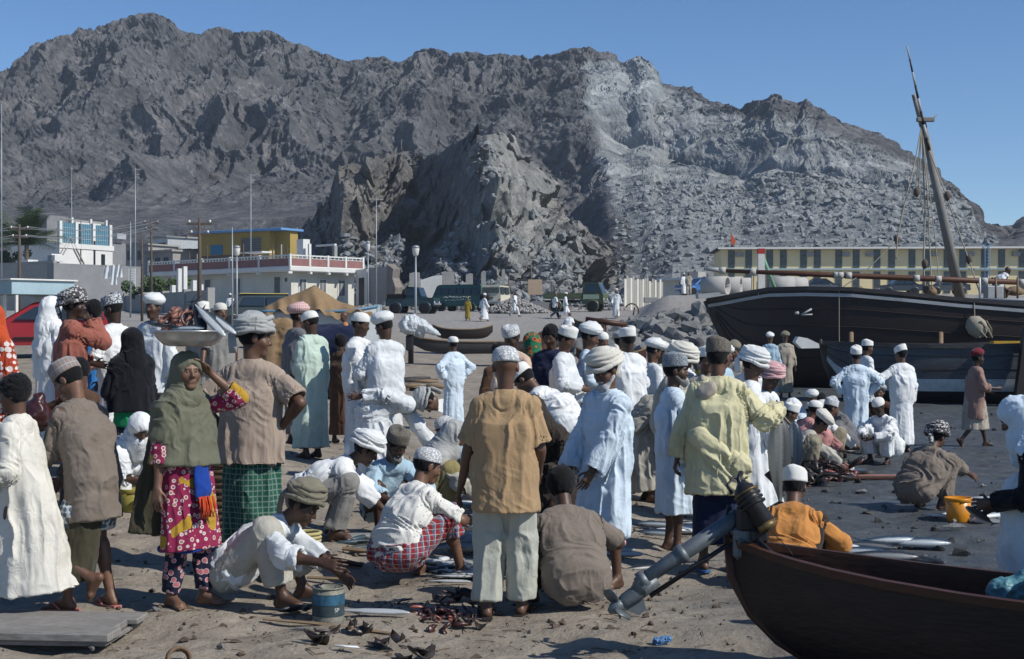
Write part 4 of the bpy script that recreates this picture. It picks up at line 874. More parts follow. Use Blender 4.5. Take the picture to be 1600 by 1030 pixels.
# --- palm, bush
def palm(px, d, ytop, lab):
    p = at(px, d); g = empty('palm_tree', p, 0, lab, 'palm tree'); H = pz(ytop, d)-p.z; q = MB(); q.tube([(0, 0, -.2), (.15, 0, H*.35), (.1, 0, H*.62)], [.28, .22, .2], 10); q.build('trunk', WOODP, g)
    rs = random.Random(9); fm = mat('palm_leaf', (.035, .062, .020), .6, .4, 3, 0)
    for k in range(38):
        a = rs.uniform(0, 6.283); el = rs.uniform(.2, 1.4); ln = rs.uniform(3.3, 4.8); pts = []; o = Vector((.1, 0, H*.62)); di = Vector((math.cos(a)*math.cos(el), math.sin(a)*math.cos(el), math.sin(el)))
        for t in np.linspace(0, 1, 9): pts.append(o+di*ln*t+Vector((0, 0, -1.1*t*t*(1.1-.5*math.sin(el)))))
        m = MB(); m.tube(pts, [.035*(1-.8*t) for t in np.linspace(0, 1, 9)], 4)
        for i in range(1, 9):
            for j in range(3):
                t = (j/3); P0 = pts[i-1].lerp(pts[i], t); dv = (pts[i]-pts[i-1]).normalized(); sd = dv.cross(Vector((0, 0, 1))).normalized()
                for s in (-1, 1):
                    tip = P0+(sd*s*.75+dv*.55+Vector((0, 0, -.30+rs.uniform(-.15, .1)))).normalized()*(.85+.5*math.sin(math.pi*(i-1+t)/8)); wv = dv*.045
                    m.add([P0-wv, P0+wv, tip], [(0, 1, 2)])
        m.build('frond', fm, g)
palm(40, 138, 318, 'green palm tree behind the grey block wall at the left')
palm(-30, 150, 318, 'second palm tree partly hidden at the left edge')
def bush(px, d, wpx, y0, y1, lab, n=2600):
    p = at(px, d); g = empty('bush', p, 0, lab, 'bush'); zc = pz((y0+y1)/2, d)-p.z; rx = wpx/2/F*d; rz = (y1-y0)/2/F*d; q = MB(); rs = random.Random(2)
    q.tube([(0, 0, -.2), (.1, 0, zc)], [.12, .06], 6); q.build('stem', WOODP, g); m = MB()
    cl = [(rs.gauss(0, .5)*rx, rs.gauss(0, .5)*rx, zc+rs.gauss(0, .45)*rz) for k in range(16)]
    for k in range(n):
        c = rs.choice(cl); v = Vector((rs.gauss(0, 1), rs.gauss(0, 1), rs.gauss(0, 1))).normalized()*rs.random()**.4*rz*.62; o = Vector(c)+v; a = Vector((rs.gauss(0, 1), rs.gauss(0, 1), rs.gauss(0, 1))).normalized()*.16; b = a.orthogonal().normalized()*.08; m.add([o-a, o+b, o+a, o-b], [(0, 1, 2, 3)])
    m.build('foliage', mat('bush_leaf', (.045, .075, .028), .6, .5, 1.5, 0), g)
bush(250, 106, 70, 427, 462, 'dense green bush in front of the white house wall')
bush(12, 140, 60, 388, 412, 'dark shrub below the palm tree behind the block wall', 1500)
# --- signboard
p = at(837, 112); g = empty('signboard', p, 0, 'blank tan signboard on a rough wooden frame beside the green truck', 'signboard'); u = 112/F
q = MB()
for (px, yt) in ((795, 432), (830, 415), (862, 440)): q.tube([((px-837)*u, 0, -.2), ((px-837)*u, 0, pz(yt, 112)-p.z)], .06, 5)
q.build('post', WOODP, g)
q = MB(); q.tube([((795-837)*u, 0, pz(437, 112)-p.z), ((862-837)*u, 0, pz(441, 112)-p.z)], .06, 5); q.build('rail', WOODP, g)
q = MB(); q.box(((836-837)*u, -.08, pz(449, 112)-p.z), (22*u, .05, 24*u), bev=.01); q.build('board', mat('sign_board', (.40, .30, .21), .8), g); q = MB(); q.box(((845-837)*u, -.5, .55), (30*u, .06, .6)); q.build('low_board', CONCD, g)
tag(rubble('gravel_heap', [((lambda a, q: ((805-800)/F*104+2.6*q*math.cos(a), 104+1.2*q*math.sin(a), gz(0, 104)+1.15*(1-q)*1.0, .12+.2*rs.random()))(rs.uniform(0, 6.283), rs.random()**.6)) for k in range(900)], mat('gravel', (.30, .29, .275), .95, .3, 4, 0), 14), None)
# ------------------------------------------------------------------ vehicles
TYRE = mat('tyre', (.012, .012, .013), .8, .2, 4, .2); CHROME = mat('dull_steel', (.45, .46, .47), .35, .1, 4, 0, metal=.7)
def paint(name, c, rough=.38): return mat('paint_'+name, c, rough, .12, 1.2, .05, 30, .004, spec=.5, fine=.3)
def wheel(g, x, y, r, w=.18, rim=CHROME):
    q = MB(); M = Matrix.Translation((x, y, r)) @ Matrix.Rotation(R(90), 4, 'X'); q.lathe([(r*.6, -w/2), (r*.93, -w/2), (r, -w*.3), (r, w*.3), (r*.93, w/2), (r*.6, w/2)], 18, M); wo = q.build('wheel', TYRE, g)
    q = MB(); s = -1 if y < 0 else 1
    q.lathe([(r*.58, -w*.52), (r*.5, -w*.45), (r*.2, -w*.5), (.01, -w*.58)] if s < 0 else [(.01, w*.58), (r*.2, w*.5), (r*.5, w*.45), (r*.58, w*.52)], 14, M, cap=False); q.build('rim', rim, wo)
def vehicle(name, px, d, face, lab, cat, col, prof, glass, W=1.7, wheels=((.8, .36), (3.2, .36)), roof=None, lights=True, group='vehicles parked on the track', lift=0, low=None):
    """prof: side outline (x, z) of body; glass: list of (poly in x,z); x runs rear -> front, built at y = +-W/2"""
    L = max(p[0] for p in prof); p = at(px, d); p.z += lift; g = empty(name, p, R(face), lab, cat, group); g0 = -L/2
    pf = [(x+g0, z) for x, z in prof]; n = len(pf); belt = max(z for x, z in prof)*.56; top = max(z for x, z in prof)
    def ins(z): return .0 if z < belt else .13*(z-belt)/max(.1, top-belt)
    def ring(s, e): return [(x*(1-.004*e), s*(W/2-ins(z)-e*.06), z*(1-.02*e*(z > belt))) for x, z in pf]
    q = MB(); q.loft([ring(-1, 1), ring(-1, 0), ring(1, 0), ring(1, 1)], smooth=False); q.build('body', col, g)
    for gl in glass:
        for s in (-1, 1):
            q = MB(); o = .012; vs = [(x+g0, s*(W/2-ins(z)+o), z) for x, z in gl]; vi = [(x+g0, s*(W/2-ins(z)-.02), z) for x, z in gl]; k = len(gl)
            q.add(vs+vi, [tuple(range(k)) if s < 0 else tuple(range(k-1, -1, -1))]+[(i, (i+1) % k, k+(i+1) % k, k+i) for i in range(k)]); q.build('window', GLASS, g)
    for x, r_ in wheels:
        for s in (-1, 1):
            wheel(g, x+g0, s*(W/2-.06), r_); q = MB(); q.lathe([(r_*1.0, -.02), (r_*1.22, -.02), (r_*1.24, .02), (r_*1.0, .02)], 18, Matrix.Translation((x+g0, s*(W/2+.005), r_)) @ Matrix.Rotation(R(90), 4, 'X'), cap=False); q.build('wheel_arch', col, g)
    fx = max(x for x, z in pf if z < belt); rx = min(x for x, z in pf); zb = min(z for x, z in pf)
    q = MB(); q.box((fx+.06, 0, zb+.16), (.12, W*.98, .13), bev=.02); q.build('bumper', CHROME, g); q = MB(); q.box((rx-.06, 0, zb+.16), (.12, W*.98, .13), bev=.02); q.build('bumper', CHROME, g)
    if lights:
        for s in (-1, 1):
            q = MB(); q.lathe([(.09, 0), (.09, .03), (.05, .05), (.01, .055)], 10, Matrix.Translation((fx-.01, s*W*.36, belt*.72)) @ Matrix.Rotation(R(90), 4, 'Y')); q.build('headlight', mat('lamp_glass', (.5, .5, .48), .2, .05, 2, 0), g)
            q = MB(); q.box((rx-.01, s*W*.40, belt*.72), (.05, .12, .2)); q.build('tail_light', mat('tail_red', (.3, .02, .015), .3, .1, 2, 0), g)
    return g, g0, belt, ins
def ends(g, x, w, z0, z1, slope=0, m=GLASS, name='windscreen', sgn=1):
    q = MB(); q.add([(x, -w/2, z0), (x, w/2, z0), (x+slope, w/2*.94, z1), (x+slope, -w/2*.94, z1), (x-.03*sgn, -w/2, z0), (x-.03*sgn, w/2, z0), (x+slope-.03*sgn, w/2*.94, z1), (x+slope-.03*sgn, -w/2*.94, z1)], [(0, 1, 2, 3), (7, 6, 5, 4), (0, 4, 5, 1), (1, 5, 6, 2), (2, 6, 7, 3), (3, 7, 4, 0)]); return q.build(name, m, g)
GREEN = paint('bottle_green', (.018, .085, .072)); DGREEN = paint('deep_teal', (.016, .045, .055)); OLV = paint('olive', (.075, .10, .045)); CRM = paint('cream', (.55, .52, .40)); RED = paint('red', (.26, .012, .014), .3)
# green van, front to the right of the picture and a little away
vp = [(0, .42), (4.2, .42), (4.45, .55), (4.45, 1.0), (4.28, 1.15), (3.95, 1.98), (3.7, 2.1), (.15, 2.1), (.02, 1.95)]
g, g0, belt, ins = vehicle('van', 720, 112, 180-26, 'dark green passenger van with white writing on its side', 'van', GREEN, vp, [[(.25+i*.66, 1.3), (.25+i*.66+.56, 1.3), (.25+i*.66+.56, 1.82), (.25+i*.66, 1.82)] for i in range(5)]+[[(3.55, 1.3), (4.05, 1.3), (3.85, 1.82), (3.55, 1.82)]], 1.8, ((.85, .33), (3.5, .33)))
rs = random.Random(12)
q = MB()                                      # painted name along the side, an unreadable flowing script at this distance
for row in range(2):
    x = .9
    while x < 3.2:
        zz = 1.12-.22*row; q.tube([(g0+x, (W_ := .912), zz), (g0+x+.06, W_, zz+rs.uniform(-.06, .09)), (g0+x+.14, W_, zz+rs.uniform(-.05, .05)), (g0+x+.2, W_, zz+rs.uniform(0, .08))], .022, 4); x += rs.uniform(.2, .3)
q.build('lettering', mat('white_paint', (.6, .65, .65), .6, .05, 2, 0), g)
ends(g, g0-.006, 1.4, 1.25, 1.85, .03, GLASS, 'rear_window', -1)
lp = [(0, .5), (3.6, .5), (3.6, 1.08), (2.75, 1.14), (2.62, 1.2), (2.4, 1.85), (1.55, 1.9), (1.5, 1.05), (0, 1.02)]
g, g0, belt, ins = vehicle('pickup', 645, 102, -14, 'dark blue green pickup with a short cab left of the van', 'pickup', DGREEN, lp, [[(1.62, 1.25), (2.5, 1.25), (2.34, 1.76), (1.62, 1.76)]], 1.6, ((.75, .38), (2.95, .38)))
ends(g, g0+2.665, 1.3, 1.22, 1.78, -.21); q = MB(); q.box((g0+.72, 0, 1.15), (1.35, 1.35, .5), bev=.06); q.build('load', C['black'], g)
cp = [(0, .55), (3.5, .55), (3.5, 1.1), (2.65, 1.16), (2.5, 1.95), (.05, 1.95)]
g, g0, belt, ins = vehicle('estate_car', 777, 107, 90-16, 'cream off road estate car seen from behind beside the green van', 'car', CRM, cp, [[(.2, 1.3), (1.2, 1.3), (1.2, 1.8), (.2, 1.8)], [(1.35, 1.3), (2.4, 1.3), (2.3, 1.8), (1.35, 1.8)]], 1.65, ((.7, .38), (2.85, .38)))
for s in (-1, 0, 1): q = MB(); q.box((g0-.0, s*.47, 1.55), (.06, .36 if s else .5, .42)); q.build('rear_window', GLASS, g)
q = MB(); q.box((g0-.02, 0, .98), (.05, .4, .16)); q.build('number_plate', mat('plate', (.1, .1, .1), .6), g); q = MB(); q.lathe([(.3, 0), (.36, .03), (.36, .15), (.2, .18)], 14, Matrix.Translation((g0-.02, .42, 1.0)) @ Matrix.Rotation(R(-90), 4, 'Y')); q.build('spare_wheel', TYRE, g)
# green cab truck, front to the right
tp_ = [(2.9, .55), (4.5, .55), (4.5, 1.25), (4.42, 1.35), (4.1, 2.15), (2.95, 2.2)]
g, g0, belt, ins = vehicle('truck', 900, 106, -16, 'small olive green truck with an empty flat bed by the signboard', 'truck', OLV, tp_, [[(3.1, 1.4), (4.2, 1.4), (4.0, 2.0), (3.1, 2.0)]], 1.75, ((.9, .40), (3.7, .40)))
q = MB(); q.box((g0+1.4, 0, .78), (2.9, 1.0, .14)); q.build('chassis', TYRE, g); q = MB(); q.box((g0+1.4, 0, 1.0), (2.9, 1.8, .08))
for s in (-1, 1): q.box((g0+1.4, s*.88, 1.2), (2.9, .05, .32))
q.build('bed', OLV, g); ends(g, g0+4.43, 1.45, 1.4, 2.05, -.28); q = MB(); q.box((g0+2.93, 0, 1.85), (.03, 1.2, .4)); q.build('rear_window', GLASS, g); q = MB(); q.box((g0+3.6, -.885, 1.08), (1.2, .03, .34)); q.build('door_panel', paint('pale_green', (.26, .33, .24)), g)
# dark car with a yellow top near the white house
yp = [(0, .5), (3.9, .5), (3.95, 1.02), (2.95, 1.12), (2.55, 1.72), (.2, 1.76), (.02, 1.1)]
g, g0, belt, ins = vehicle('taxi', 392, 74, 200, 'dark estate car with a yellow roof in front of the white house', 'car', paint('dark_green_black', (.03, .045, .045)), yp, [[(.3, 1.15), (1.3, 1.15), (1.3, 1.6), (.35, 1.6)], [(1.4, 1.15), (2.7, 1.15), (2.45, 1.6), (1.4, 1.6)]], 1.7, ((.75, .34), (3.1, .34)))
q = MB(); q.box((g0+1.4, 0, 1.775), (2.5, 1.4, .05), bev=.02); q.build('roof', paint('mustard', (.50, .40, .13)), g); ends(g, g0+2.98, 1.4, 1.13, 1.66, -.38)
# blue car near the pipes and two dark cars behind the dhow
sp = [(0, .35), (3.9, .35), (3.95, .8), (2.9, .88), (2.3, 1.36), (1.2, 1.38), (.5, .92), (0, .88)]
for (px, d, f, lab, cc) in ((1096, 114, 200, 'bright blue saloon car parked at the low white shed', (.03, .13, .34)), (1405, 128, 180, 'dark saloon car behind the dhow mast foot', (.03, .04, .05)), (1478, 130, 184, 'second dark saloon car right of the dhow mast', (.04, .05, .055)), (1275, 126, 176, 'grey saloon car behind the dhow bow', (.10, .11, .12))):
    g, g0, belt, ins = vehicle('car', px, d, f, lab, 'car', paint('car%d' % px, cc), sp, [[(.75, .92), (1.65, .92), (1.65, 1.27), (1.25, 1.27)], [(1.72, .92), (2.65, .92), (2.25, 1.27), (1.72, 1.27)]], 1.6, ((.75, .3), (3.1, .3)), lift=pz(460, d)-gz((px-800)/F*d, d))
    ends(g, g0+2.83, 1.25, .93, 1.3, -.42)
# red hatchback at the left, seen from its rear left corner
hp_ = [(.12, .32), (3.75, .32), (3.85, .48), (3.82, .78), (2.95, .90), (2.80, .93), (2.1, 1.36), (1.9, 1.40), (.62, 1.38), (.45, 1.30), (.05, .90), (.0, .6)]
g, g0, belt, ins = vehicle('hatchback', 62, 35.5, 200, 'red hatchback car parked behind the white headscarfed man', 'car', RED, hp_, [[(.42, .95), (1.25, .95), (1.25, 1.27), (.62, 1.27)], [(1.33, .95), (2.55, .95), (2.05, 1.27), (1.33, 1.27)]], 1.62, ((.72, .31), (3.05, .31)))
q = MB(); q.add([(g0+.06, -.6, .95), (g0+.06, .6, .95), (g0+.46, .52, 1.31), (g0+.46, -.52, 1.31)], [(0, 1, 2, 3)]); o = q.build('rear_window', GLASS, g); o.location.x = -.012
q = MB(); q.box((g0+1.25, 0, .5), (2.6, 1.645, .05), bev=.01); q.build('trim_strip', TYRE, g)
q = MB()
for s in (-1, 1): q.tube([(g0+.8, s*.55, 1.47), (g0+1.9, s*.55, 1.47)], .016, 5)
for x in (.9, 1.35, 1.8): q.tube([(g0+x, -.6, 1.46), (g0+x, .6, 1.46)], .014, 5); q.tube([(g0+x, -.6, 1.38), (g0+x, -.6, 1.47)], .014, 5); q.tube([(g0+x, .6, 1.38), (g0+x, .6, 1.47)], .014, 5)
q.build('roof_rack', CHROME, g)
q = MB(); q.lathe([(.065, 0), (.085, .004), (.085, .008), (.065, .011)], 14, Matrix.Translation((g0+.5, -.62, 1.12)) @ Matrix.Rotation(R(90), 4, 'X'), cap=False); q.build('sticker', CRM, g)
# ------------------------------------------------------------------ boats
HULLD = mat('dark_oiled_wood', (.019, .012, .010), .55, .45, 1.4, .35, 14, .012, scale=(.4, .4, 2.2), spec=.4); HULLW = mat('weathered_hull', (.055, .052, .052), .7, .5, 1.2, .4, 12, .015, scale=(.35, .35, 2.5))
RAILW = mat('pale_rail', (.34, .36, .37), .7, .25, 2, .2); WOODR = mat('red_brown_wood', (.060, .025, .014), .5, .4, 3, .3, 30, .004, scale=(.5, .5, 2)); WOODL = mat('bare_wood', (.20, .145, .09), .8, .3, 4, .3, 40, .004, scale=(.4, .4, 2)); ROPE = mat('rope', (.30, .27, .21), .9, .25, 20, .4, 90, .004)
CANV = mat('brown_canvas', (.235, .158, .085), .92, .18, 1.6, .4, 9, .03)
def hull(stations, n=12, inner=.05):
    """stations: list of (centre (x,y), half-width vector (x,y), z_gunwale, z_keel, fullness) -> outer rings from one gunwale under the keel to the other"""
    out = []
    for (c, w, zg, zk, fu) in stations:
        ring = []
        for j in range(2*n+1):
            t = j/n-1; a = abs(t); hw = (1-(1-a)**fu)**(1/fu) if fu > 1 else a
            ring.append((c[0]+w[0]*hw*(1 if t > 0 else -1)*-1, c[1]+w[1]*hw*(1 if t > 0 else -1)*-1, zk+(zg-zk)*a**1.6))
        out.append(ring)
    return out
# --- the beached dhow: its axis runs to the right, bow to the left
g = empty('dhow', at(1300, 45, 0), 0, 'large dark wooden dhow beached at right with a leaning mast', 'dhow'); ox, oy = g.location.x, g.location.y
def dh(px, d, py): return Vector(((px-800)/F*d-ox, d-oy, pz(py, d)))
D_AX = [(1104, 46.3, .02, 471, 471), (1118, 46.2, .30, 469, 500), (1140, 46.0, .62, 465, 548), (1165, 45.8, .95, 460, 590), (1200, 45.6, 1.35, 454, 608), (1260, 45.4, 1.75, 452.5, 612), (1330, 45.2, 2.0, 454, 613), (1410, 45.0, 2.15, 461, 613), (1500, 44.8, 2.2, 470, 613), (1600, 44.5, 2.2, 478, 613), (1720, 44.2, 2.0, 484, 612), (1800, 44, 1.4, 478, 600)]
st = []; sheer = []
for (px, dc, hw, yg, yk) in D_AX:
    dn = dc-hw; x = (px-800)/F*dn; zg = pz(yg, dn); zk = max(pz(yk, dn), -.1) if yk < 600 else -.12
    if px == 1104: zk = zg-.35
    st.append(((x-ox, dc-oy), (0, hw), zg, zk, 2.2)); sheer.append((x-ox, dc-oy, hw, zg))
q = MB(); q.loft(hull(st), closed=False, cap=False); q.build('hull', HULLD, g)
for s, nm in ((-1, 'rail'), (1, 'rail')):
    q = MB(); q.loft([[(x, y+s*(hw+.07), z-.02), (x, y+s*(hw+.07), z+.10), (x, y+s*(hw-.10), z+.10), (x, y+s*(hw-.10), z-.02)] for x, y, hw, z in sheer], smooth=False); q.build('rail', HULLW, g)
    q = MB(); q.loft([[(x, y+s*(hw+.05), z-.20), (x, y+s*(hw+.05), z-.10), (x, y+s*(hw-.0), z-.10), (x, y+s*(hw-.0), z-.20)] for x, y, hw, z in sheer], smooth=False); q.build('rubbing_strake', RAILW, g)
# planking seams: thin battens standing a little proud along the side
def side_pt(i, a, off=.012, s=-1):
    (c, w, zg, zk, fu) = st[i]; hw = (1-(1-a)**fu)**(1/fu); return (c[0], c[1]+s*(w[1]*hw+off), zk+(zg-zk)*a**1.6)
for k in range(5):
    a = (.36, .50, .61, .76, .88)[k]; q = MB(); q.tube([side_pt(i, a) for i in range(1, len(st))], .017, 4, flat=1); q.build('plank', HULLD, g)
q = MB(); q.tube([dh(1103, 46.3, 470), dh(1118, 46.2, 502), dh(1142, 46., 552), dh(1166, 45.8, 594), dh(1200, 45.6, 612)], [.10, .12, .13, .13, .12], 8); q.build('stem', HULLW, g)
q = MB(); q.prism([(-.34, -.10), (.25, -.04), (.42, .02), (.30, .10), (-.36, .04)], -.35, .35, M=Matrix.Translation(dh(1106, 45.9, 462))); q.build('bow_plate', RAILW, g)
# deck and deck clutter
q = MB(); q.loft([[(x, y-hw*.93, z-.28), (x, y+hw*.93, z-.28)] for x, y, hw, z in sheer], closed=False); q.build('deck', WOODL, g)
q = MB(); b = dh(1189, 44.6, 455); q.box(b+Vector((0, 0, .5)), (.20, .20, 1.35)); q.build('bow_post', WALLW, g); q = MB(); q.box(b+Vector((0, 0, 1.25)), (.21, .21, .16)); q.build('bow_post_top', mat('bow_red', (.38, .04, .03), .6), g)
q = MB(); q.tube([b+Vector((.03, 0, 1.15)), b+Vector((.48, 0, -.05))], .065, 6); q.build('bow_strut', mat('bow_green', (.16, .33, .22), .6, .5, 3), g)
# mast, topmast, yard
mb_, mt = dh(1502, 44.6, 474), dh(1441, 44.4, 188)
q = MB(); q.tube([mb_, mb_.lerp(mt, .5), mt], [.17, .145, .10], 12); q.build('mast', mat('mast_wood', (.20, .195, .185), .8, .3, 3, .4, 30, .01, scale=(1, 1, .15)), g)
q = MB(); q.tube([mt+Vector((0, 0, -.2)), dh(1427, 44.4, 148)], [.09, .06], 8); q.build('mast_head', _MC[('mat', 'mast_wood')], g)
a, b2 = dh(1452, 44.25, 236), dh(1417, 44.25, 72)
for k in range(8): q = MB(); q.tube([a.lerp(b2, k/8), a.lerp(b2, (k+1)/8)], [.055-.004*k, .051-.004*k], 8); q.build('topmast_band', RAILW if k % 2 else HULLD, g)
q = MB(); q.box(dh(1446, 44.3, 187), (.55, .16, .14), bev=.02); q.tube([dh(1454, 44.3, 187), dh(1464, 44.3, 180)], .02, 5); q.build('mast_cap', _MC[('mat', 'mast_wood')], g)
yl, yr = dh(1127, 43.6, 423), dh(1660, 43.4, 444)
q = MB(); q.tube([yl, yl.lerp(yr, .3)+Vector((0, 0, .0)), yl.lerp(yr, .6), yr], [.06, .085, .09, .08], 10); q.build('yard', mat('yard_wood', (.085, .036, .020), .55, .3, 3, .2), g)
q = MB(); q.tube([dh(1100, 43.6, 420), yl+Vector((.1, 0, 0))], [.05, .085], 8); q.build('yard_tip', RAILW, g)
for px in (1128.5, 1176, 1307, 1313, 1326, 1432, 1466, 1538, 1596): t = (px-1127)/(1660-1127); c = yl.lerp(yr, t); q = MB(); q.tube([c-Vector((.09, 0, -.003)), c+Vector((.09, 0, -.003))], .105, 10); q.build('lashing', mat('lashing_cloth', (.40, .40, .38), .9, .2), g)
def rope(pts, r=.016, m=ROPE, n=8, name='rope'):
    q = MB(); P = []
    for u, v in zip(pts[:-1], pts[1:]):
        for t in np.linspace(0, 1, n, endpoint=False): P.append(u.lerp(v, t)-Vector((0, 0, .35*t*(1-t)*(u-v).length*.06)))
    P.append(pts[-1]); q.tube(P, r, 5); return q.build(name, m, g)
tp = dh(1440, 44.3, 195)
rope([tp, dh(1431, 44, 245), dh(1413, 43.8, 320), dh(1402, 43.6, 372), dh(1400, 43.6, 405)], .02); rope([dh(1398, 43.6, 378), dh(1352, 43.5, 424), dh(1312, 43.4, 452)], .018); rope([tp, dh(1445, 44, 330), dh(1443, 43.8, 420), dh(1446, 43.7, 455)], .025)
rope([tp, dh(1449, 44, 300), dh(1453, 43.9, 400), dh(1456, 43.7, 452)], .02); rope([tp, dh(1430, 44, 305)], .02); rope([tp, dh(1462, 44, 380), dh(1468, 43.8, 448)], .016); rope([dh(1452, 44.2, 235), dh(1478, 44, 305), dh(1515, 43.7, 410), dh(1532, 43.5, 462)], .02); rope([tp, dh(1436, 44, 290), dh(1444, 44, 345)], .014)
for (px, py) in ((1401, 374), (1445, 412), (1447, 452), (1480, 306), (1514, 405), (1432, 300)): q = MB(); c = dh(px, 43.75, py); q.lathe([(.03, -.16), (.09, -.08), (.10, .05), (.04, .14)], 8, Matrix.Translation(c)); q.build('pulley_block', WOODP, g)
rope([dh(1311, 43.3, 455), dh(1311, 43.2, 520), dh(1312, 43.15, 560)], .012); rope([dh(1522, 42.5, 470), dh(1523, 42.4, 500)], .015)
q = MB(); c = dh(1526, 42.35, 511); q.lathe([(.02, -.36), (.22, -.26), (.31, -.02), (.27, .2), (.1, .34), (.02, .36)], 14, Matrix.Translation(c) @ Matrix.Rotation(R(-40), 4, 'Y')); q.build('rope_fender', ROPE, g)
q = MB()
for k in range(26): a_ = rs.uniform(0, 6.283); q.tube([c+Vector((.29*math.cos(a_), .29*math.sin(a_), .18)), c+Vector((.1+.33*math.cos(a_+.4), .3*math.sin(a_+.4), -.05)), c+Vector((.22+.25*math.cos(a_+.8), .25*math.sin(a_+.8), -.32))], .02, 4)
q.build('fender_strands', ROPE, g)
for (px, py, k) in ((1245, 490, 0), (1258, 490, 1)):
    q = MB(); c = dh(px, 43.4, py); 
    if k: q.tube([c+Vector((-.12, 0, -.04)), c+Vector((.2, 0, .14))], .03, 4); q.tube([c+Vector((-.1, 0, -.05)), c+Vector((.22, 0, -.03))], .025, 4)
    else: q.tube([c+Vector((-.06, 0, 0)), c+Vector((.06, 0, .02))], .05, 5)
    q.build('painted_mark', RAILW, g)
q = MB(); c = dh(1418, 43.0, 473); q.box(c, (.16, .1, .10)); q.build('cleat', RAILW, g)
# raised stern rail at right
q = MB(); a, b2 = dh(1522, 42.7, 468), dh(1660, 42.4, 470); q.tube([a, b2], .05, 6); q.build('rail', RAILW, g); q = MB(); q.add([a+Vector((0, .02, -.02)), b2+Vector((0, .02, -.02)), b2+Vector((0, .02, -.30)), a+Vector((0, .02, -.25)), a+Vector((0, .08, -.02)), b2+Vector((0, .08, -.02)), b2+Vector((0, .08, -.30)), a+Vector((0, .08, -.25))], [(0, 1, 2, 3), (7, 6, 5, 4), (0, 4, 5, 1), (2, 6, 7, 3), (1, 5, 6, 2), (0, 3, 7, 4)]); q.build('bulwark', RAILW, g)
for px in (1531, 1556, 1590): q = MB(); c = dh(px, 42.9, 462); q.tube([c-Vector((0, 0, .1)), c+Vector((0, 0, .55))], .035, 5); q.build('stanchion', WALLW if px == 1531 else WOODL, g)
q = MB(); c = dh(1552, 43.5, 465); q.box(c+Vector((0, 0, .15)), (.5, .4, .4), bev=.03); q.build('deck_box', RAILW, g)
for (px, w) in ((1344, .35), (1455, .4), (1585, .7)): q = MB(); c = dh(px, 44.5, 460); q.lathe([(.02, -.05), (w*.5, 0), (w*.42, .14), (w*.2, .24), (.02, .26)], 10, Matrix.Translation(c)); q.build('coiled_gear', WOODL, g)
q = MB()                                      # props that keep the beached hull upright
for (px, yt) in ((1330, 520), (1470, 520)): q.tube([dh(px, 42.6, yt), Vector((dh(px, 41.6, 600).x, 41.6-oy, .0))], .07, 6)
q.build('prop', WOODL, g)
# --- second, lower boat in front of the dhow
g = empty('fishing_boat', at(1400, 36, 0), 0, 'low blue grey fishing boat with a pale bow plate before the dhow', 'boat'); ox, oy = g.location.x, g.location.y
B_AX = [(1281, 36.6, .03, 537, 545), (1292, 36.5, .30, 537.5, 572), (1307, 36.4, .55, 538, 598), (1340, 36.3, .85, 539, 628), (1390, 36.2, 1.05, 541, 632), (1450, 36.0, 1.15, 542.5, 633), (1530, 35.8, 1.2, 542.5, 634), (1620, 35.6, 1.2, 540, 634), (1700, 35.4, .9, 536, 630)]
st = []; sheer = []
for (px, dc, hw, yg, yk) in B_AX:
    dn = dc-hw; x = (px-800)/F*dn; zg = pz(yg, dn); zk = pz(yk, dn) if yk < 620 else -.08; st.append(((x-ox, dc-oy), (0, hw), zg, zk, 2.4)); sheer.append((x-ox, dc-oy, hw, zg))
q = MB(); q.loft(hull(st), closed=False, cap=False); q.build('hull', mat('tarred_hull', (.010, .011, .013), .6, .4, 2, .3), g)
def band(a0, a1, m, name, off):
    q = MB(); rows = []
    for i in range(1, len(st)): rows.append([side_pt(i, a, off) for a in np.linspace(a0, a1, 5)])
    q.loft(rows, closed=False); q.build(name, m, g)
band(.62, .985, mat('faded_blue_hull', (.058, .068, .080), .7, .45, 1.6, .3, 10, .01, scale=(.4, .4, 2), c2=(.10, .06, .045)), 'plank_strake', .010); band(.42, .615, mat('white_waterline', (.36, .40, .42), .75, .3, 1.3, .2, 12, .01, c2=(.2, .22, .24)), 'waterline_band', .012)
for k, a in enumerate((.74, .90)): q = MB(); q.tube([side_pt(i, a, .012) for i in range(1, len(st))], .010, 4); q.build('plank', HULLD, g)
for s in (-1, 1): q = MB(); q.loft([[(x, y+s*(hw+.06), z-.03), (x, y+s*(hw+.06), z+.07), (x, y+s*(hw-.06), z+.07), (x, y+s*(hw-.06), z-.03)] for x, y, hw, z in sheer], smooth=False); q.build('rail', HULLW, g)
q = MB(); q.loft([[(x, y-hw*.9, z-.25), (x, y+hw*.9, z-.25)] for x, y, hw, z in sheer], closed=False); q.build('deck', WOODL, g)
q = MB(); c = Vector(((1258-800)/F*36.3-ox, 36.3-oy, pz(536, 36.3))); q.prism([(-.26, .02), (-.18, .16), (.05, .12), (.34, -.02), (.36, -.13), (-.10, -.14)], -.05, .35, M=Matrix.Translation(c)); q.build('bow_plate', WALLW, g)
q = MB(); q.tube([c+Vector((.40, 0, -.08)), c+Vector((.40, 0, .1))], .035, 6); q.build('bollard', HULLW, g)
q = MB(); q.box((10.2*.0+(1590-800)/F*35-ox, -.6, pz(537, 35)), (1.0, .3, .12)); q.build('yellow_plank', mat('yellow_plank', (.45, .28, .03), .6), g)
# dark stern post of a third boat cutting the right edge
q = MB(); c = at(1606, 34, 0); q.prism([(-.35, .0), (.6, .0), (.6, 2.45), (.15, 2.4), (-.12, 1.75), (-.22, .9)], -.1, .1); tag(q.build('stern_post', HULLD, None, loc=(c.x, c.y, 0)), 'dark curved stern post rising at the right edge beside the yellow plank', 'boat')
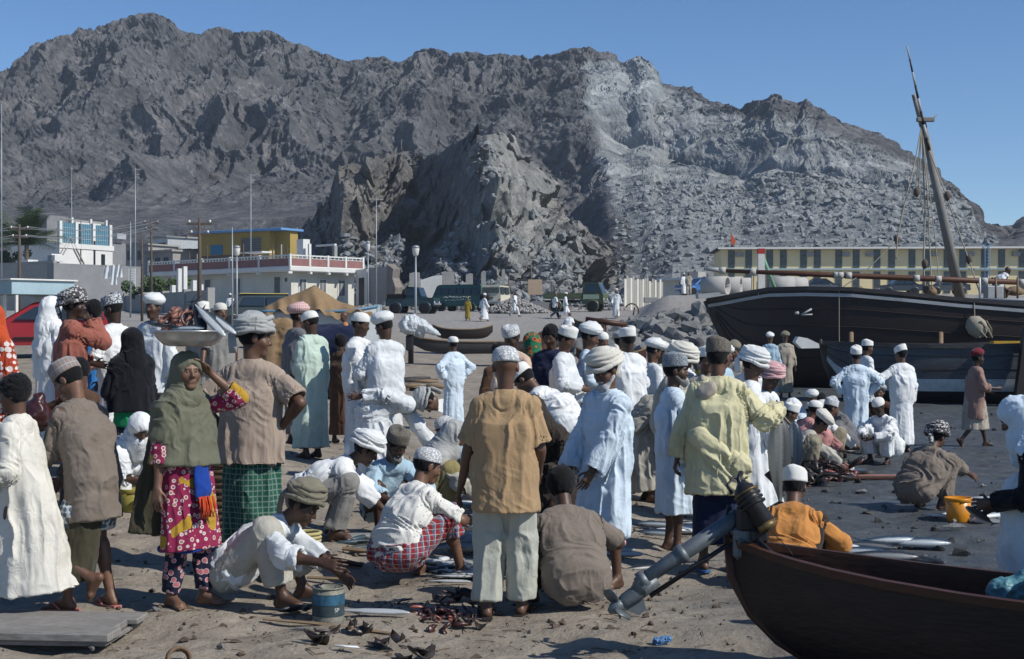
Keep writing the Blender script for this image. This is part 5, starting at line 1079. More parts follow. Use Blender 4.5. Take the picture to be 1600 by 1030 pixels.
# --- the near canoe with a long tail engine
g = empty('canoe', (1.75, 7.4, 0), 0, 'dark brown wooden canoe in the right foreground with an engine on its end', 'boat'); ox, oy = 1.75, 7.4
ax = Vector((.80, -.60)); nm = Vector((.60, .80)); E0 = Vector((1.215, 7.84))
ss = [0, .10, .25, .45, .70, 1.0, 1.4, 1.9, 2.5, 3.2, 4.0, 4.6]; hw = [.012, .05, .115, .185, .25, .305, .35, .375, .385, .37, .25, .05]; zg = [.645, .632, .612, .592, .572, .555, .542, .535, .545, .575, .64, .72]; zk = [.44, .28, .15, .055, -.005, -.035, -.045, -.045, -.04, .0, .2, .5]
st = []
for s, h_, a, k in zip(ss, hw, zg, zk): c = E0+ax*s; st.append(((c.x-ox, c.y-oy), (nm.x*h_, nm.y*h_), a, k, 2.1))
q = MB(); q.loft(hull(st, 14), closed=False, cap=False); q.build('hull', mat('canoe_wood', (.015, .0065, .005), .5, .85, 4.2, .8, 22, .007, scale=(.5, .5, 2.4), spec=.35, c2=(.008, .005, .0045)), g)
q = MB(); q.loft(hull([(c, (w[0]*.90, w[1]*.90), z-.004, k+.05, fu) for c, w, z, k, fu in st[1:]], 14), closed=False, cap=False); q.build('inner_hull', mat('canoe_inside', (.060, .029, .017), .7, .5, 3, .5, 22, .006, scale=(.5, .5, 2)), g)
for s in (-1, 1):
    q = MB(); rows = []
    for (c, w, z, k, fu) in st:
        C_ = Vector((c[0], c[1], z)); W_ = Vector((w[0], w[1], 0)); n_ = nm.to_3d()*1.0; o = C_+W_*s; rows.append([o+n_*s*.020+Vector((0, 0, -.030)), o+n_*s*.024+Vector((0, 0, .012)), o-n_*s*.016+Vector((0, 0, .014)), o-n_*s*.018+Vector((0, 0, -.03))])
    q.loft(rows, smooth=False); q.build('gunwale', WOODR, g)
c0 = E0; q = MB(); o3 = Vector((c0.x-ox, c0.y-oy, 0)); a3 = ax.to_3d(); q.tube([o3+Vector((0, 0, .67))-a3*.02, o3+Vector((0, 0, .44)), o3+a3*.12+Vector((0, 0, .25)), o3+a3*.28+Vector((0, 0, .12)), o3+a3*.5+Vector((0, 0, .02))], [.035, .032, .03, .028, .025], 8); q.build('stem', WOODR, g)
q = MB(); c = Vector(st[8][0]).to_3d(); q.box((0, 0, .43), (.16, .66, .03), M=Matrix.Translation((c.x, c.y, 0)) @ Matrix.Rotation(math.atan2(ax.y, ax.x), 4, 'Z')); q.build('thwart', WOODL, g)
for i in (4, 6, 7):
    (c, w, z, k, fu) = st[i]; q = MB(); q.tube([Vector((c[0]+w[0]*.86*math.cos(t), c[1]+w[1]*.86*math.cos(t), k+.06+(z-k-.1)*(1-math.sin(t))**1.3)) for t in np.linspace(.15, math.pi-.15, 12)], .016, 5); q.build('rib', WOODL, g)
# engine
eng = empty('outboard_engine', (1.29, 7.82, .62), 0, 'grey long tail outboard engine with a bare propeller clamped to the canoe', 'engine')
MET = mat('engine_grey', (.125, .145, .158), .5, .35, 8, .3, 60, .003, metal=.35); BLK = mat('engine_black', (.018, .018, .02), .4, .3, 8, .2); BRS = mat('old_brass', (.16, .115, .05), .45, .4, 8, .2, metal=.5)
S0 = Vector((0, .02, .18)); S1 = Vector((-.650, -.03, -.245)); dv = (S1-S0).normalized()
q = MB(); q.tube([S0, S0.lerp(S1, .55), S0.lerp(S1, .93)], [.046, .044, .036], 14); q.build('shaft_tube', MET, eng)
for t in (.02, .55, .88): q = MB(); c = S0.lerp(S1, t); q.tube([c-dv*.022, c+dv*.022], .053, 14); q.build('clamp_ring', MET, eng)
up = Vector((0, 0, 1)); sd = dv.cross(up).normalized(); dn = sd.cross(dv).normalized(); dn = dn if dn.z < 0 else -dn
q = MB(); q.tube([S0+dn*.10+dv*.05, S0.lerp(S1, .9)+dn*.095], .014, 8); q.tube([S0+dn*.10-sd*.04+dv*.05, S0.lerp(S1, .75)+dn*.085-sd*.03], .007, 6); q.build('drive_rod', BLK, eng)
q = MB(); c = S1+dn*.04; q.tube([c-dv*.16, c-dv*.06, c+dv*.05, c+dv*.11], [.036, .046, .044, .02], 12); q.tube([S0.lerp(S1, .86), c-dv*.04], [.05, .05], 10); q.build('gearcase', MET, eng)
q = MB(); q.add([c-dv*.04+dn*.05, c+dv*.08+dn*.04, c+dv*.03+dn*.11, c-dv*.02+dn*.105, c-dv*.04+dn*.05+sd*.012, c+dv*.08+dn*.04+sd*.012, c+dv*.03+dn*.11+sd*.008, c-dv*.02+dn*.105+sd*.008], [(0, 1, 2, 3), (7, 6, 5, 4), (0, 4, 5, 1), (1, 5, 6, 2), (2, 6, 7, 3), (3, 7, 4, 0)]); q.build('skeg', MET, eng)
q = MB(); hb0 = c+dv*.10
for k in range(3):
    a_ = k*2.094+.5; rd = sd*math.cos(a_)+dn*math.sin(a_); tn = dv.cross(rd); pts = []
    for (r_, w_, tw_) in ((.02, .024, .5), (.05, .046, .55), (.085, .052, .5), (.108, .034, .45)):
        wd = (tn*math.cos(tw_)+dv*math.sin(tw_)); pts.append([hb0+rd*r_-wd*w_-dv*.004, hb0+rd*r_+wd*w_-dv*.004, hb0+rd*r_+wd*w_+dv*.004, hb0+rd*r_-wd*w_+dv*.004])
    m = MB(); m.loft(pts, smooth=True); m.build('propeller_blade', MET, eng)
q.tube([hb0-dv*.04, hb0+dv*.03, hb0+dv*.06], [.036, .034, .012], 10); q.build('propeller_hub', MET, eng)
q = MB(); h0, h1 = Vector((-.03, -.05, .34)), Vector((.10, -.14, .12)); q.tube([h0-(h1-h0).normalized()*.05, h0, h0.lerp(h1, .45), h0.lerp(h1, .5), h1, h1+(h1-h0)*.05], [.02, .075, .08, .065, .075, .055], 14); q.build('cylinder_head', BLK, eng)
for k in range(4): q = MB(); c = h0.lerp(h1, .12+.12*k); d_ = (h1-h0).normalized(); q.tube([c-d_*.006, c+d_*.006], .094, 14); q.build('cooling_fin', BRS if k == 0 else BLK, eng)
q = MB(); q.tube([h1, h1+(h1-h0).normalized()*.05], .066, 14); q.build('flywheel_cap', BRS, eng)
q = MB(); q.box((.0, -.02, .14), (.16, .14, .20), bev=.03); q.box((.07, -.10, .03), (.12, .08, .10), bev=.02); q.tube([(.0, .0, .25), (-.05, .05, .40), (-.02, .1, .44)], .018, 6); q.build('crankcase', BLK, eng)
q = MB(); q.tube([(.02, -.08, .06), (.10, -.16, -.02), (.13, -.2, -.04)], [.016, .016, .022], 8); q.build('tiller_grip', BLK, eng)
q = MB(); q.tube([(-.10, 0, .30), (-.13, .02, .36), (-.08, .06, .41), (.0, .05, .38)], .012, 6); q.tube([(-.12, .02, .22), (-.15, .02, .08), (-.10, 0, .0)], .012, 6); q.build('fuel_hose', BLK, eng)
q = MB(); q.box((-.02, .0, .01), (.12, .12, .18), bev=.02); q.tube([(-.04, -.08, .02), (-.04, -.02, .02)], .02, 8); q.tube([(-.04, .02, -.10), (-.06, .02, -.22)], .02, 8); q.build('mounting_clamp', MET, eng)
q = MB(); q.tube([(.05, -.1, .2), (.13, -.19, .08), (.24, -.30, -.04), (.26, -.33, -.09)], .003, 4); q.build('pull_cord', BLK, eng)
for o in list(eng.children):
    if o.name.split('.')[0] in ('cylinder_head', 'cooling_fin', 'flywheel_cap', 'crankcase', 'fuel_hose', 'pull_cord'): o.scale = (.80,)*3; o.location = (0, 0, .035)
# --- canoes further up the beach
def huri(px0, px1, d, yt, yb, lab, m, rake=.35, grp='canoes drawn up on the beach'):
    a, b = at(px0, d), at(px1, d); L = (b-a).length; g = empty('beached_canoe', a, 0, lab, 'boat', grp); st = []; zt = pz(yt, d)-a.z; zb = pz(yb, d)-a.z
    for t in np.linspace(0, 1, 13):
        h_ = .02+.42*math.sin(math.pi*min(1, max(0, t)))**.6; e = abs(2*t-1)**3; st.append(((L*t, 0), (0, h_), zb+(zt-zb)*(.72+.34*e), zb+(zt-zb)*(.55*e**2), 2.2))
    q = MB(); q.loft(hull(st, 9), closed=False, cap=False); q.build('hull', m, g)
    q = MB(); q.loft(hull([(c, (w[0], w[1]*.9), z-.01, k+.05, fu) for c, w, z, k, fu in st], 9), closed=False, cap=False); q.build('inner_hull', WOODL, g)
    for s in (-1, 1): q = MB(); q.tube([(c[0], s*w[1], z) for c, w, z, k, fu in st], .03, 5); q.build('gunwale', WOODL, g)
    for k in (4, 8): (c, w, z, kk, fu) = st[k]; q = MB(); q.box((c[0], 0, z-.08), (.2, w[1]*1.7, .04)); q.build('thwart', WOODL, g)
    return g
huri(645, 880, 52, 527, 553, 'brown canoe with its bow under plastic sheeting behind the centre crowd', HULLW); huri(676, 770, 60, 509, 530, 'shorter canoe with a high curved end behind the plastic covered one', HULLD); huri(900, 1010, 48, 545, 572, 'reddish canoe half hidden behind the turbaned men below the trestle', WOODR)
huri(893, 948, 66, 497, 522, 'dark blue grey canoe end beside the rubble bank', HULLW)
p = at(948, 61); g = empty('trestle', p, 0, 'reddish wooden trestle beam on splayed legs in front of the rubble bank', 'trestle'); u = 61/F
q = MB(); q.tube([(-33*u, 0, pz(499, 61)-p.z), (32*u, 0, pz(508, 61)-p.z)], .13, 6); q.build('beam', WOODR, g)
for (x, s) in ((-4, -6), (-4, 7), (26, -5), (26, 6)): q = MB(); q.tube([(x*u, 0, pz(505, 61)-p.z), ((x+s)*u, .3*(1 if s > 0 else -1), 0)], .07, 6); q.build('leg', WOODR, g)
# covered outboard motor on the first canoe
p = at(642, 51); g = empty('covered_motor', p, 0, 'outboard motor wrapped in clear plastic sheeting on the canoe end', 'engine'); u = 51/F
PLAS = mat('plastic_sheet', (.52, .56, .58), .22, .2, 5, .9, 16, .05, spec=.5)
b = Blob(); zc = pz(508, 51)-p.z; b.el((0, 0, zc), (18*u, .34, 16*u), k=.05); b.rc((10*u, 0, zc), (14*u, 0, zc-12*u), .22, .16, .08); v, f = b.mesh(.04, fold=.09, seed=4, ff=(7, 4)); link('plastic_cover', np_mesh('plastic_cover', v, f), PLAS, g)
q = MB(); q.box((-2*u, 0, pz(536, 51)-p.z), (.26, .3, .55), bev=.04); q.tube([(0, 0, .1), (0, 0, zc)], .1, 8); q.build('leg', BLK, g)
b = Blob(); a0 = Vector((14*u, -.05, pz(508, 51)-p.z)); b.rc(a0, (46*u, -.1, pz(524, 51)-p.z), .24, .06, .05, (0, 1, 0), 1.0); v, f = b.mesh(.04, fold=.06, seed=9, ff=(8, 4)); link('plastic_sheet', np_mesh('plastic_sheet', v, f), PLAS, g)
# canvas over the white boat, second tarpaulin, navy upturned boat
g = empty('covered_boat', at(495, 53), 0, 'white and blue boat under a peaked brown canvas awning', 'boat'); p = g.location; u = 53/F
st = []
for t in np.linspace(0, 1, 15):
    e = max(0, t-.6)/.4; h_ = .75*(1-e**2.2)+.03; x = (412+t*(592-412)-495)*u; st.append(((x, 0), (0, h_), pz(487-9*e**2, 53)-p.z, (pz(560, 53)-p.z)*(1-e**3)+e**3*.4, 2.3))
q = MB(); q.loft(hull(st, 9), closed=False, cap=False); q.build('hull', mat('white_hull', (.42, .45, .47), .6, .15, 1.5, .1), g)
for s in (-1, 1): q = MB(); q.tube([(c[0], s*(w[1]+.02), z) for c, w, z, k, fu in st], .055, 6); q.build('rail', mat('blue_rail', (.10, .22, .33), .5), g)
q = MB(); q.box(((592-495)*u, 0, pz(485, 53)-p.z), (.22, .2, .42)); q.build('stem_post', PALEB, g); q = MB(); q.box(((592-495)*u, -.105, pz(485, 53)-p.z), (.10, .012, .40)); q.build('stem_stripe', WALLW, g)
v = []; NX, NY = 44, 15; prof = np.array([(409, 487), (418, 478), (440, 466), (470, 456), (492, 445), (505, 455), (530, 471), (560, 480), (585, 487)])
for i in range(NX):
    px = 409+(585-409)*i/(NX-1); yt = np.interp(px, prof[:, 0], prof[:, 1])
    for j in range(NY):
        s = j/(NY-1)*2-1; drop_ = abs(s)**1.5; yb = 492+6*math.sin(px*.11)+3*math.sin(px*.31)
        z = pz(yt+(yb-yt)*drop_, 53)-p.z+.03*math.sin(px*.35+s*4)*(1-drop_)*drop_*4; v.append(((px-495)*u+.05*math.sin(s*5), s*(1.02+.06*math.sin(px*.23)*abs(s)), z))
f = [[i*NY+j, i*NY+j+1, i*NY+NY+j+1, i*NY+NY+j] for i in range(NX-1) for j in range(NY-1)]; link('canvas', np_mesh('canvas', v, f), CANV, g)
q = MB(); q.tube([((492-495)*u, 0, pz(520, 53)-p.z), ((492-495)*u, 0, pz(446, 53)-p.z)], .04, 6); q.tube([((408-495)*u, 0, pz(486, 53)-p.z), ((590-495)*u, 0, pz(486, 53)-p.z)], .03, 6); q.build('ridge_pole', WOODL, g)
g = empty('tarpaulin_bundle', at(437, 40), 0, 'folded brown canvas bundle behind the turbaned man with hands on hips', 'tarpaulin'); p = g.location; u = 40/F
b = Blob(); b.rc((-12*u, 0, .25), (-10*u, 0, pz(512, 40)-p.z), .30, .22, .1); b.rc((8*u, 0, .25), (10*u, 0, pz(508, 40)-p.z), .30, .18, .1); b.rc((-10*u, 0, pz(510, 40)-p.z), (10*u, 0, pz(508, 40)-p.z), .22, .2, .1); b.cut((0, 0, 0), (0, 0, -1)); vv, f = b.mesh(.05, fold=.05, seed=3, ff=(5, 2)); link('canvas', np_mesh('canvas', vv, f), CANV, g)
g = empty('covered_skiff', at(516, 31), 0, 'small boat under a dark navy cover behind the mint robed man', 'boat'); p = g.location; u = 31/F
b = Blob(); b.rc((-34*u, 0, pz(535, 31)-p.z), (26*u, 0, pz(530, 31)-p.z), .38, .34, .1); b.cut((0, 0, .05), (0, 0, -1)); vv, f = b.mesh(.04, fold=.03, seed=8, ff=(5, 2)); link('cover', np_mesh('cover', vv, f), C['navy'], g); q = MB(); q.box((0, 0, .22), (64*u, .6, .42), bev=.1); q.build('hull', HULLW, g)
# ------------------------------------------------------------------ people
def ik(a, t, l1, l2, hint):
    d = t-a; L = np.linalg.norm(d); n = d/max(L, 1e-6); L2 = min(L, (l1+l2)*.998)
    t = a+n*L2; x = (l1*l1-l2*l2+L2*L2)/(2*L2); h = math.sqrt(max(l1*l1-x*x, 1e-6))
    hp = hint-n*np.dot(hint, n); return a+n*x+nrm(hp)*h, t
POSES = {
 'stand': dict(p=(0, 0, .93), tp=3, lf=(-.11, 0), rf=(.11, .03)),
 'walk': dict(p=(0, 0, .91), tp=5, lf=(-.08, .30), rf=(.08, -.30, .14), la=(-.26, -.18, .82), ra=(.26, .22, .86)),
 'bend': dict(p=(0, -.10, .92), tp=66, lf=(-.13, 0), rf=(.13, .06), la=(-.12, .60, .52), ra=(.12, .62, .50)),
 'lean': dict(p=(0, -.05, .91), tp=28, lf=(-.12, 0), rf=(.12, .08)),
 'squat': dict(p=(0, -.12, .24), tp=34, lf=(-.14, .14), rf=(.14, .16), la=(-.14, .50, .30), ra=(.14, .50, .30), kz=1),
 'sit': dict(p=(0, 0, .12), tp=22, lf=(-.16, .42), rf=(.16, .44), la=(-.14, .42, .34), ra=(.14, .42, .34), kz=1),
}
ARMS = {'hang': (.27, .05, .80), 'akimbo': (.20, .02, 1.0), 'belly': (.06, .24, 1.06), 'low': (.07, .25, .84), 'back': (.05, -.17, .98), 'point': (.50, .42, 1.42), 'face': (.03, .17, 1.47), 'chest': (.05, .22, 1.2), 'side': (.28, .22, .95)}
def person(label, px, d, H=1.70, face=0, pose='stand', wear=(), hat=None, skin=1, seed=None, hp=8, hy=0, hr=0, hair='hair', beard=None, lod=None,
           p=None, tp=None, tw=0, side=0, lf=None, rf=None, la=None, ra=None, shoes=None, z=None, dx=0, bend_hint=None, lhint=None, rhint=None, fists=0, scarf=None, knee=0, hand_r=None, hand_l=None, group='people gathered on the beach market', lift=0, ear=True, toe=None):
    seed = (int(px*7+d*131) % 9973) if seed is None else seed; rng = random.Random(seed)
    ps = dict(POSES[pose])
    for k, v in dict(p=p, tp=tp, lf=lf, rf=rf, la=la, ra=ra).items():
        if v is not None: ps[k] = v
    s = H/1.72; loc = at(px, d); loc.z += lift
    if z is not None: loc.z = z
    root = empty('person', loc, -R(face), label, 'person', group)
    if lod is None: lod = 0 if d < 11.6 else (1 if d < 16.5 else (2 if d < 30 else 3))
    h = [.0075, .010, .014, .022][lod]*s
    hb = [.0065, .0095, .014, .022][lod]*s
    low = ps.get('kz', 0)
    # --- joints
    P = A3(*ps['p']); tpr = R(ps['tp']); twr = R(tw); sr = R(side)
    def spine(a): return A3(math.sin(sr), math.sin(a)*math.cos(sr), math.cos(a)*math.cos(sr))
    u1 = spine(tpr*(.75 if not low else .8)); u2 = spine(tpr*1.15); Cc = P+.27*u1; Nk = Cc+.245*u2
    rt0 = A3(1, 0, 0); rt = A3(math.cos(twr), -math.sin(twr), 0); rt = nrm(rt-u2*np.dot(rt, u2)); fw = np.cross(u2, rt)
    SL = Nk-.078*u2-.158*rt; SR = Nk-.078*u2+.158*rt
    HL = P-.09*rt0; HR = P+.09*rt0
    def foot(f, sg): return A3(f[0], f[1], f[2]+.08 if len(f) > 2 else .08)
    AL = foot(ps['lf'], -1); AR = foot(ps['rf'], 1)
    kh = A3(0, 1, .35) if not low else A3(0, .8, 1)
    KL, AL = ik(HL, AL, .435, .42, kh+A3(-.25 if low else -.08, 0, 0)); KR, AR = ik(HR, AR, .435, .42, kh+A3(.25 if low else .08, 0, 0))
    J = dict(P=P, C=Cc, N=Nk, SL=SL, SR=SR, u1=u1, u2=u2, rt=rt, fw=fw, HL=HL, HR=HR, KL=KL, KR=KR, AL=AL, AR=AR, low=low, tp=ps['tp'])
    arms = {}
    for sg, key, S, hh in ((-1, 'la', SL, lhint), (1, 'ra', SR, rhint)):
        a = ps.get(key) or 'hang'; nm = a
        if isinstance(a, str):
            q = ARMS[a]; t = A3(q[0]*sg, q[1], q[2])
            if ps['tp'] > 12 and a in ('belly', 'chest', 'face', 'back'):   # follow the spine
                b0 = A3(q[0]*sg, q[1], q[2]-.93); t = P+b0[0]*rt0+b0[1]*A3(0, math.cos(tpr), -math.sin(tpr))+b0[2]*u1
        else: t = A3(*a)
        hint = A3(sg*.35, -.6, -.7)
        if nm == 'akimbo': hint = A3(sg*1.0, -.35, -.1)
        if nm == 'point': hint = A3(sg*.3, -.2, -1)
        if nm in ('belly', 'low', 'chest'): hint = A3(sg*.9, -.25, -.6)
        if nm == 'back': hint = A3(sg*.9, -.5, -.2)
        if low: hint = A3(sg*.9, -.1, -.5)
        if hh is not None: hint = A3(*hh)
        E, W = ik(S, t, .285, .255, hint); arms[sg] = (E, W)
    J['EL'], J['WL'] = arms[-1]; J['ER'], J['WR'] = arms[1]
    # --- head frame
    hyr = R(hy); hf = A3(math.sin(hyr-0)*1., math.cos(hyr), 0); hf = hf*math.cos(R(hp))+A3(0, 0, -math.sin(R(hp)))
    hrt = nrm(np.cross(hf, A3(math.sin(R(hr)), 0, math.cos(R(hr))))); hu = np.cross(hrt, hf); HB = np.stack([hrt, hf, hu], 1)
    nkd = nrm(u2*.7+A3(0, 0, 1)*.45+hf*.10); Hd = Nk+.175*nkd
    J.update(H=Hd, HB=HB, hf=hf, hu=hu, hrt=hrt)
    def hd(x, y, z): return Hd+HB @ A3(x, y, z)
    # --- body: one skin
    b = Blob()
    for sg in (-1, 1):
        b.rc(P+sg*.065*rt0, Cc+sg*.06*rt, .088, .088, .05, fw, 1.12); b.rc(Cc+sg*.06*rt, Nk-.10*u2+sg*.07*rt, .092, .062, .05, fw, 1.1)
        b.rc(Nk-.075*u2+sg*.05*rt, SL if sg < 0 else SR, .048, .046, .04)
    b.rc(Nk-.05*u2, hd(0, -.02, -.06), .056, .05, .03)
    for S, E, W, sg, hnd in ((SL, *arms[-1], -1, hand_l), (SR, *arms[1], 1, hand_r)):
        b.rc(S, E, .05, .039, .02); b.rc(E, W, .04, .026, .02); b.rc(E+(W-E)*.15, E+(W-E)*.4, .041, .036, .02)
        hdir = nrm(W-E) if hnd is None else nrm(A3(*hnd)); 
        lat = nrm(np.cross(hdir, A3(sg*1., .15, .1))) if abs(hdir[0]) < .9 else A3(0, 1, 0)   # thumb side
        if np.dot(lat, A3(0, 1, .2)) < 0: lat = -lat
        pn = nrm(np.cross(hdir, lat)); pn = pn if np.dot(pn, A3(-sg, 0, -.3)) > 0 else -pn     # palm normal
        mr = max(.0085, .62*hb)
        b.rc(W, W+.03*hdir, .026, .028, .01, pn, 1.5)
        for o in (-.022, 0, .022): b.rc(W+.02*hdir+lat*o*.7, W+.085*hdir+lat*o, .019, .016, .008, pn, 1.2)
        cl = .45+.5*fists
        for i, o in enumerate((.030, .010, -.010, -.029)):
            ln = (.040, .045, .042, .033)[i]; q = W+.088*hdir+lat*o*1.08; d1 = nrm(hdir+pn*cl*.7+lat*(o*2.2)); q2 = q+d1*ln; d2 = nrm(hdir*(1-.5*cl)+pn*cl*1.3+lat*o); q3 = q2+d2*ln*.85
            b.rc(q, q2, mr*1.08, mr, .004); b.rc(q2, q3, mr, mr*.85, .004)
        q = W+.025*hdir+lat*.024; q2 = q+nrm(hdir*.7+lat*.75+pn*.35)*.045; q3 = q2+nrm(hdir+lat*.25+pn*.45)*.034
        b.rc(q, q2, mr*1.35, mr*1.1, .008); b.rc(q2, q3, mr*1.1, mr*.9, .004)
    for Hh, K, A, sg, fz in ((HL, KL, AL, -1, ps['lf']), (HR, KR, AR, 1, ps['rf'])):
        b.rc(Hh, K, .082, .053, .03); b.rc(K, A, .05, .033, .02); kd = nrm(A-K); bk = nrm(np.cross(A3(1, 0, 0), kd)); bk = bk if np.dot(bk, A3(0, -1, 0)) > 0 else -bk
        b.rc(K+(A-K)*.18+bk*.02, K+(A-K)*.42+bk*.02, .048, .042, .03)
        fy = A3(sg*.22, 1, 0); fd = nrm(fy); dn = A3(0, 0, -1)
        if len(fz) > 2 and fz[1] < 0: fd = nrm(A3(sg*.1, .55, -.85)); dn = nrm(A3(0, -.85, -.5))     # heel lifted behind
        if toe is not None and len(fz) > 2: fd = nrm(A3(*toe)); dn = nrm(np.cross(A3(1, 0, 0), fd)); dn = dn if dn[2] < 0 else -dn
        lt = nrm(np.cross(fd, dn)); 
        b.rc(A, A-fd*.035+dn*.045, .034, .030, .02); b.rc(A+fd*.01+dn*.01, A+fd*.125+dn*.05, .036, .024, .02); b.rc(A-fd*.03+dn*.05, A+fd*.12+dn*.055, .026, .022, .02)
        b.rc(A+fd*.11+dn*.055-lt*.025, A+fd*.11+dn*.055+lt*.025, .021, .021, .02)
        tr = max(.0105, .6*hb)
        for i in range(5):
            o = (-.034, -.017, 0, .015, .029)[i]*sg*-1*(1 if np.dot(lt, A3(1, 0, 0)) > 0 else -1)
            b.rc(A+fd*.13+dn*.06+lt*o, A+fd*(.172-.009*i)+dn*.064+lt*o*1.15, tr*(1.25 if i == 0 else 1), tr*(1.1 if i == 0 else .85), .005)
    # head
    b.el(hd(0, -.012, .02), (.076, .098, .094), HB, .02); b.el(hd(0, .028, -.045), (.060, .064, .076), HB, .03); b.rc(hd(-.012, .078, -.104), hd(.012, .078, -.104), .020, .02, .03)
    b.rc(hd(-.035, .08, .022), hd(.035, .08, .022), .013, .013, .015); b.rc(hd(-.042, .06, -.03), hd(.042, .06, -.03), .024, .024, .03)
    if lod < 3:
        for sg in (-1, 1):
            b.el(hd(sg*.03, .105, .0), (.019, .016, .012), HB, .012, sub=True)
            if ear: b.el(hd(sg*.079, -.008, -.012), (max(.011, hb*.7), .022, .034), HB, .006)
        b.rc(hd(0, .088, .012), hd(0, .112, -.028), max(.009, hb*.7), max(.013, hb), .012); b.rc(hd(-.011, .1, -.033), hd(.011, .1, -.033), .009, .009, .008)
        b.rc(hd(-.019, .088, -.062), hd(.019, .088, -.062), .010, .010, .006); b.rc(hd(-.016, .087, -.073), hd(.016, .087, -.073), .010, .010, .008)
    def sc(bl):
        for i, q in enumerate(bl.p):
            kind, a, k, sub, amp, ax, lo, hi = q
            if kind == 'rc': a = (a[0]*s, a[1]*s, a[2]*s, a[3]*s, a[4], a[5], a[6])
            elif kind == 'el': a = (a[0]*s, a[1]*s, a[2])
            else: a = (a[0]*s, a[1]*s, a[2], a[3], a[4], tuple(x*s for x in a[5]), tuple(x*s for x in a[6]), a[7], a[8])
            bl.p[i] = (kind, a, k*s, sub, amp, ax, lo*s, hi*s)
        bl.cuts = [(p_*s, n_) for p_, n_ in bl.cuts]; return bl
    defer(sc(b), hb, 'body', skin_mat(skin), root)
    # eyes and brows
    if lod < 2:
        for sg in (-1, 1):
            m = MB(); m.lathe([(.001, -.0105), (.007, -.008), (.0105, 0), (.007, .008), (.001, .0105)], 10); m.lathe([(.0062, .0075), (.005, .0098), (.0005, .0108)], 8, mi=1)
            e = m.build('eye', [mat('eye_white', (.30, .27, .24), .35, .05, bump=0), mat('eye_dark', (.01, .008, .006), .2, .05, bump=0)], root)
            Mx = Matrix(np.stack([hrt, -hu, hf], 1).tolist()).to_4x4(); Mx.translation = Vector(hd(sg*.031, .0865, .001)*s); e.matrix_local = Mx @ Matrix.Scale(s*.70, 4)
            if scarf: continue
            m = MB(); m.tube([hd(sg*.014, .094, .022)*s, hd(sg*.032, .093, .029)*s, hd(sg*.052, .078, .024)*s], [.004*s, .0055*s, .003*s], 6); m.build('eyebrow', C['hair'], root)
    # hair, beard
    if hair and lod < 3 and scarf is None and not (hat and hat[0] == 'hood'):
        hb_ = Blob(); th = .006 if hat else .02; hb_.el(hd(0, -.018, .022), (.078+th, .098+th*.8, .096+th), HB, .02, amp=1)
        if hat is None: hb_.el(hd(0, -.05, .055), (.075, .07, .07), HB, .03)
        hb_.cut(Hd+HB @ A3(0, .04, 0)*1.0, HB @ A3(0, .80, -.60)); hb_.cut(hd(0, 0, -.075), -hu)
        if hat: hb_.cut(hd(0, 0, .062), hu)
        defer(sc(hb_), max(hb, .008), 'hair', C[hair], root, fold=(.010 if hat is None else .004)*s, ff=(55, 55), seed=seed)
    if beard:
        bb = Blob(); L = beard[1] if len(beard) > 1 else .03
        for sg in (-1, 1): bb.rc(hd(sg*.068, .01, -.055), hd(sg*.03, .072, -.10), .014, .02, .02); 
        bb.rc(hd(-.02, .088, -.105), hd(.02, .088, -.105), .024, .024, .02); bb.rc(hd(0, .085, -.11), hd(0, .085+L*.3, -.115-L), .034, .014, .03)
        bb.rc(hd(-.026, .098, -.054), hd(.026, .098, -.054), .0085, .0085, .01)
        defer(sc(bb), max(hb*.9, .006), 'beard', C[beard[0]], root, fold=.006*s, ff=(60, 25), seed=seed)
    # --- headwear
    def place(me, name, m, off=(0, 0, 0), tilt=0):
        o = link(name, me, m, root); Mx = Matrix(HB.tolist()).to_4x4(); Mx.translation = Vector(hd(*off)*s); o.matrix_local = Mx @ Matrix.Rotation(R(tilt), 4, 'X') @ Matrix.Scale(s, 4); return o
    if hat and hat[0] != 'hood':
        kind = hat[0]; m = C[hat[1]]; seg = 28 if lod < 2 else 16
        if kind == 'cap':                    # embroidered cylindrical cap
            m_ = MB(); vs = []; rings = []
            prof = [(.93, -.004), (1.0, .0), (1.01, .012), (1.0, .03), (.985, .06), (.965, .082), (.90, .097), (.7, .106), (.4, .111), (.02, .113)]
            for j, (r, z_) in enumerate(prof):
                ring = []
                for i in range(seg):
                    th = 2*math.pi*i/seg; wob = 1+.018*math.sin(3*th+seed)+.02*math.sin(5*th+seed*2+j*.7)*(j > 3); dip = -.012*math.sin(th+seed)*(j > 4)-.014*max(0, math.sin(th*2+seed))*(j > 5)
                    ring.append((.094*r*wob*math.cos(th), .114*r*wob*math.sin(th), z_*1.05+dip))
                rings.append(ring)
            m_.loft(rings); place(m_.mesh('cap'), 'cap', m, (0, -.012, .038), hat[2] if len(hat) > 2 else 8)
        elif kind == 'skull':                # round knitted skullcap
            m_ = MB(); m_.lathe([(1.0, -.01), (1.02, .0), (1.0, .03), (.9, .06), (.7, .08), (.4, .092), (.02, .096)], seg, sx=.089, sy=.108); place(m_.mesh('cap'), 'cap', m, (0, -.015, .035), 10)
        elif kind == 'turban':
            big = hat[2] if len(hat) > 2 else 1.; n, mm = (44, 22) if lod < 2 else (22, 12); rings = []
            sd = seed*.37
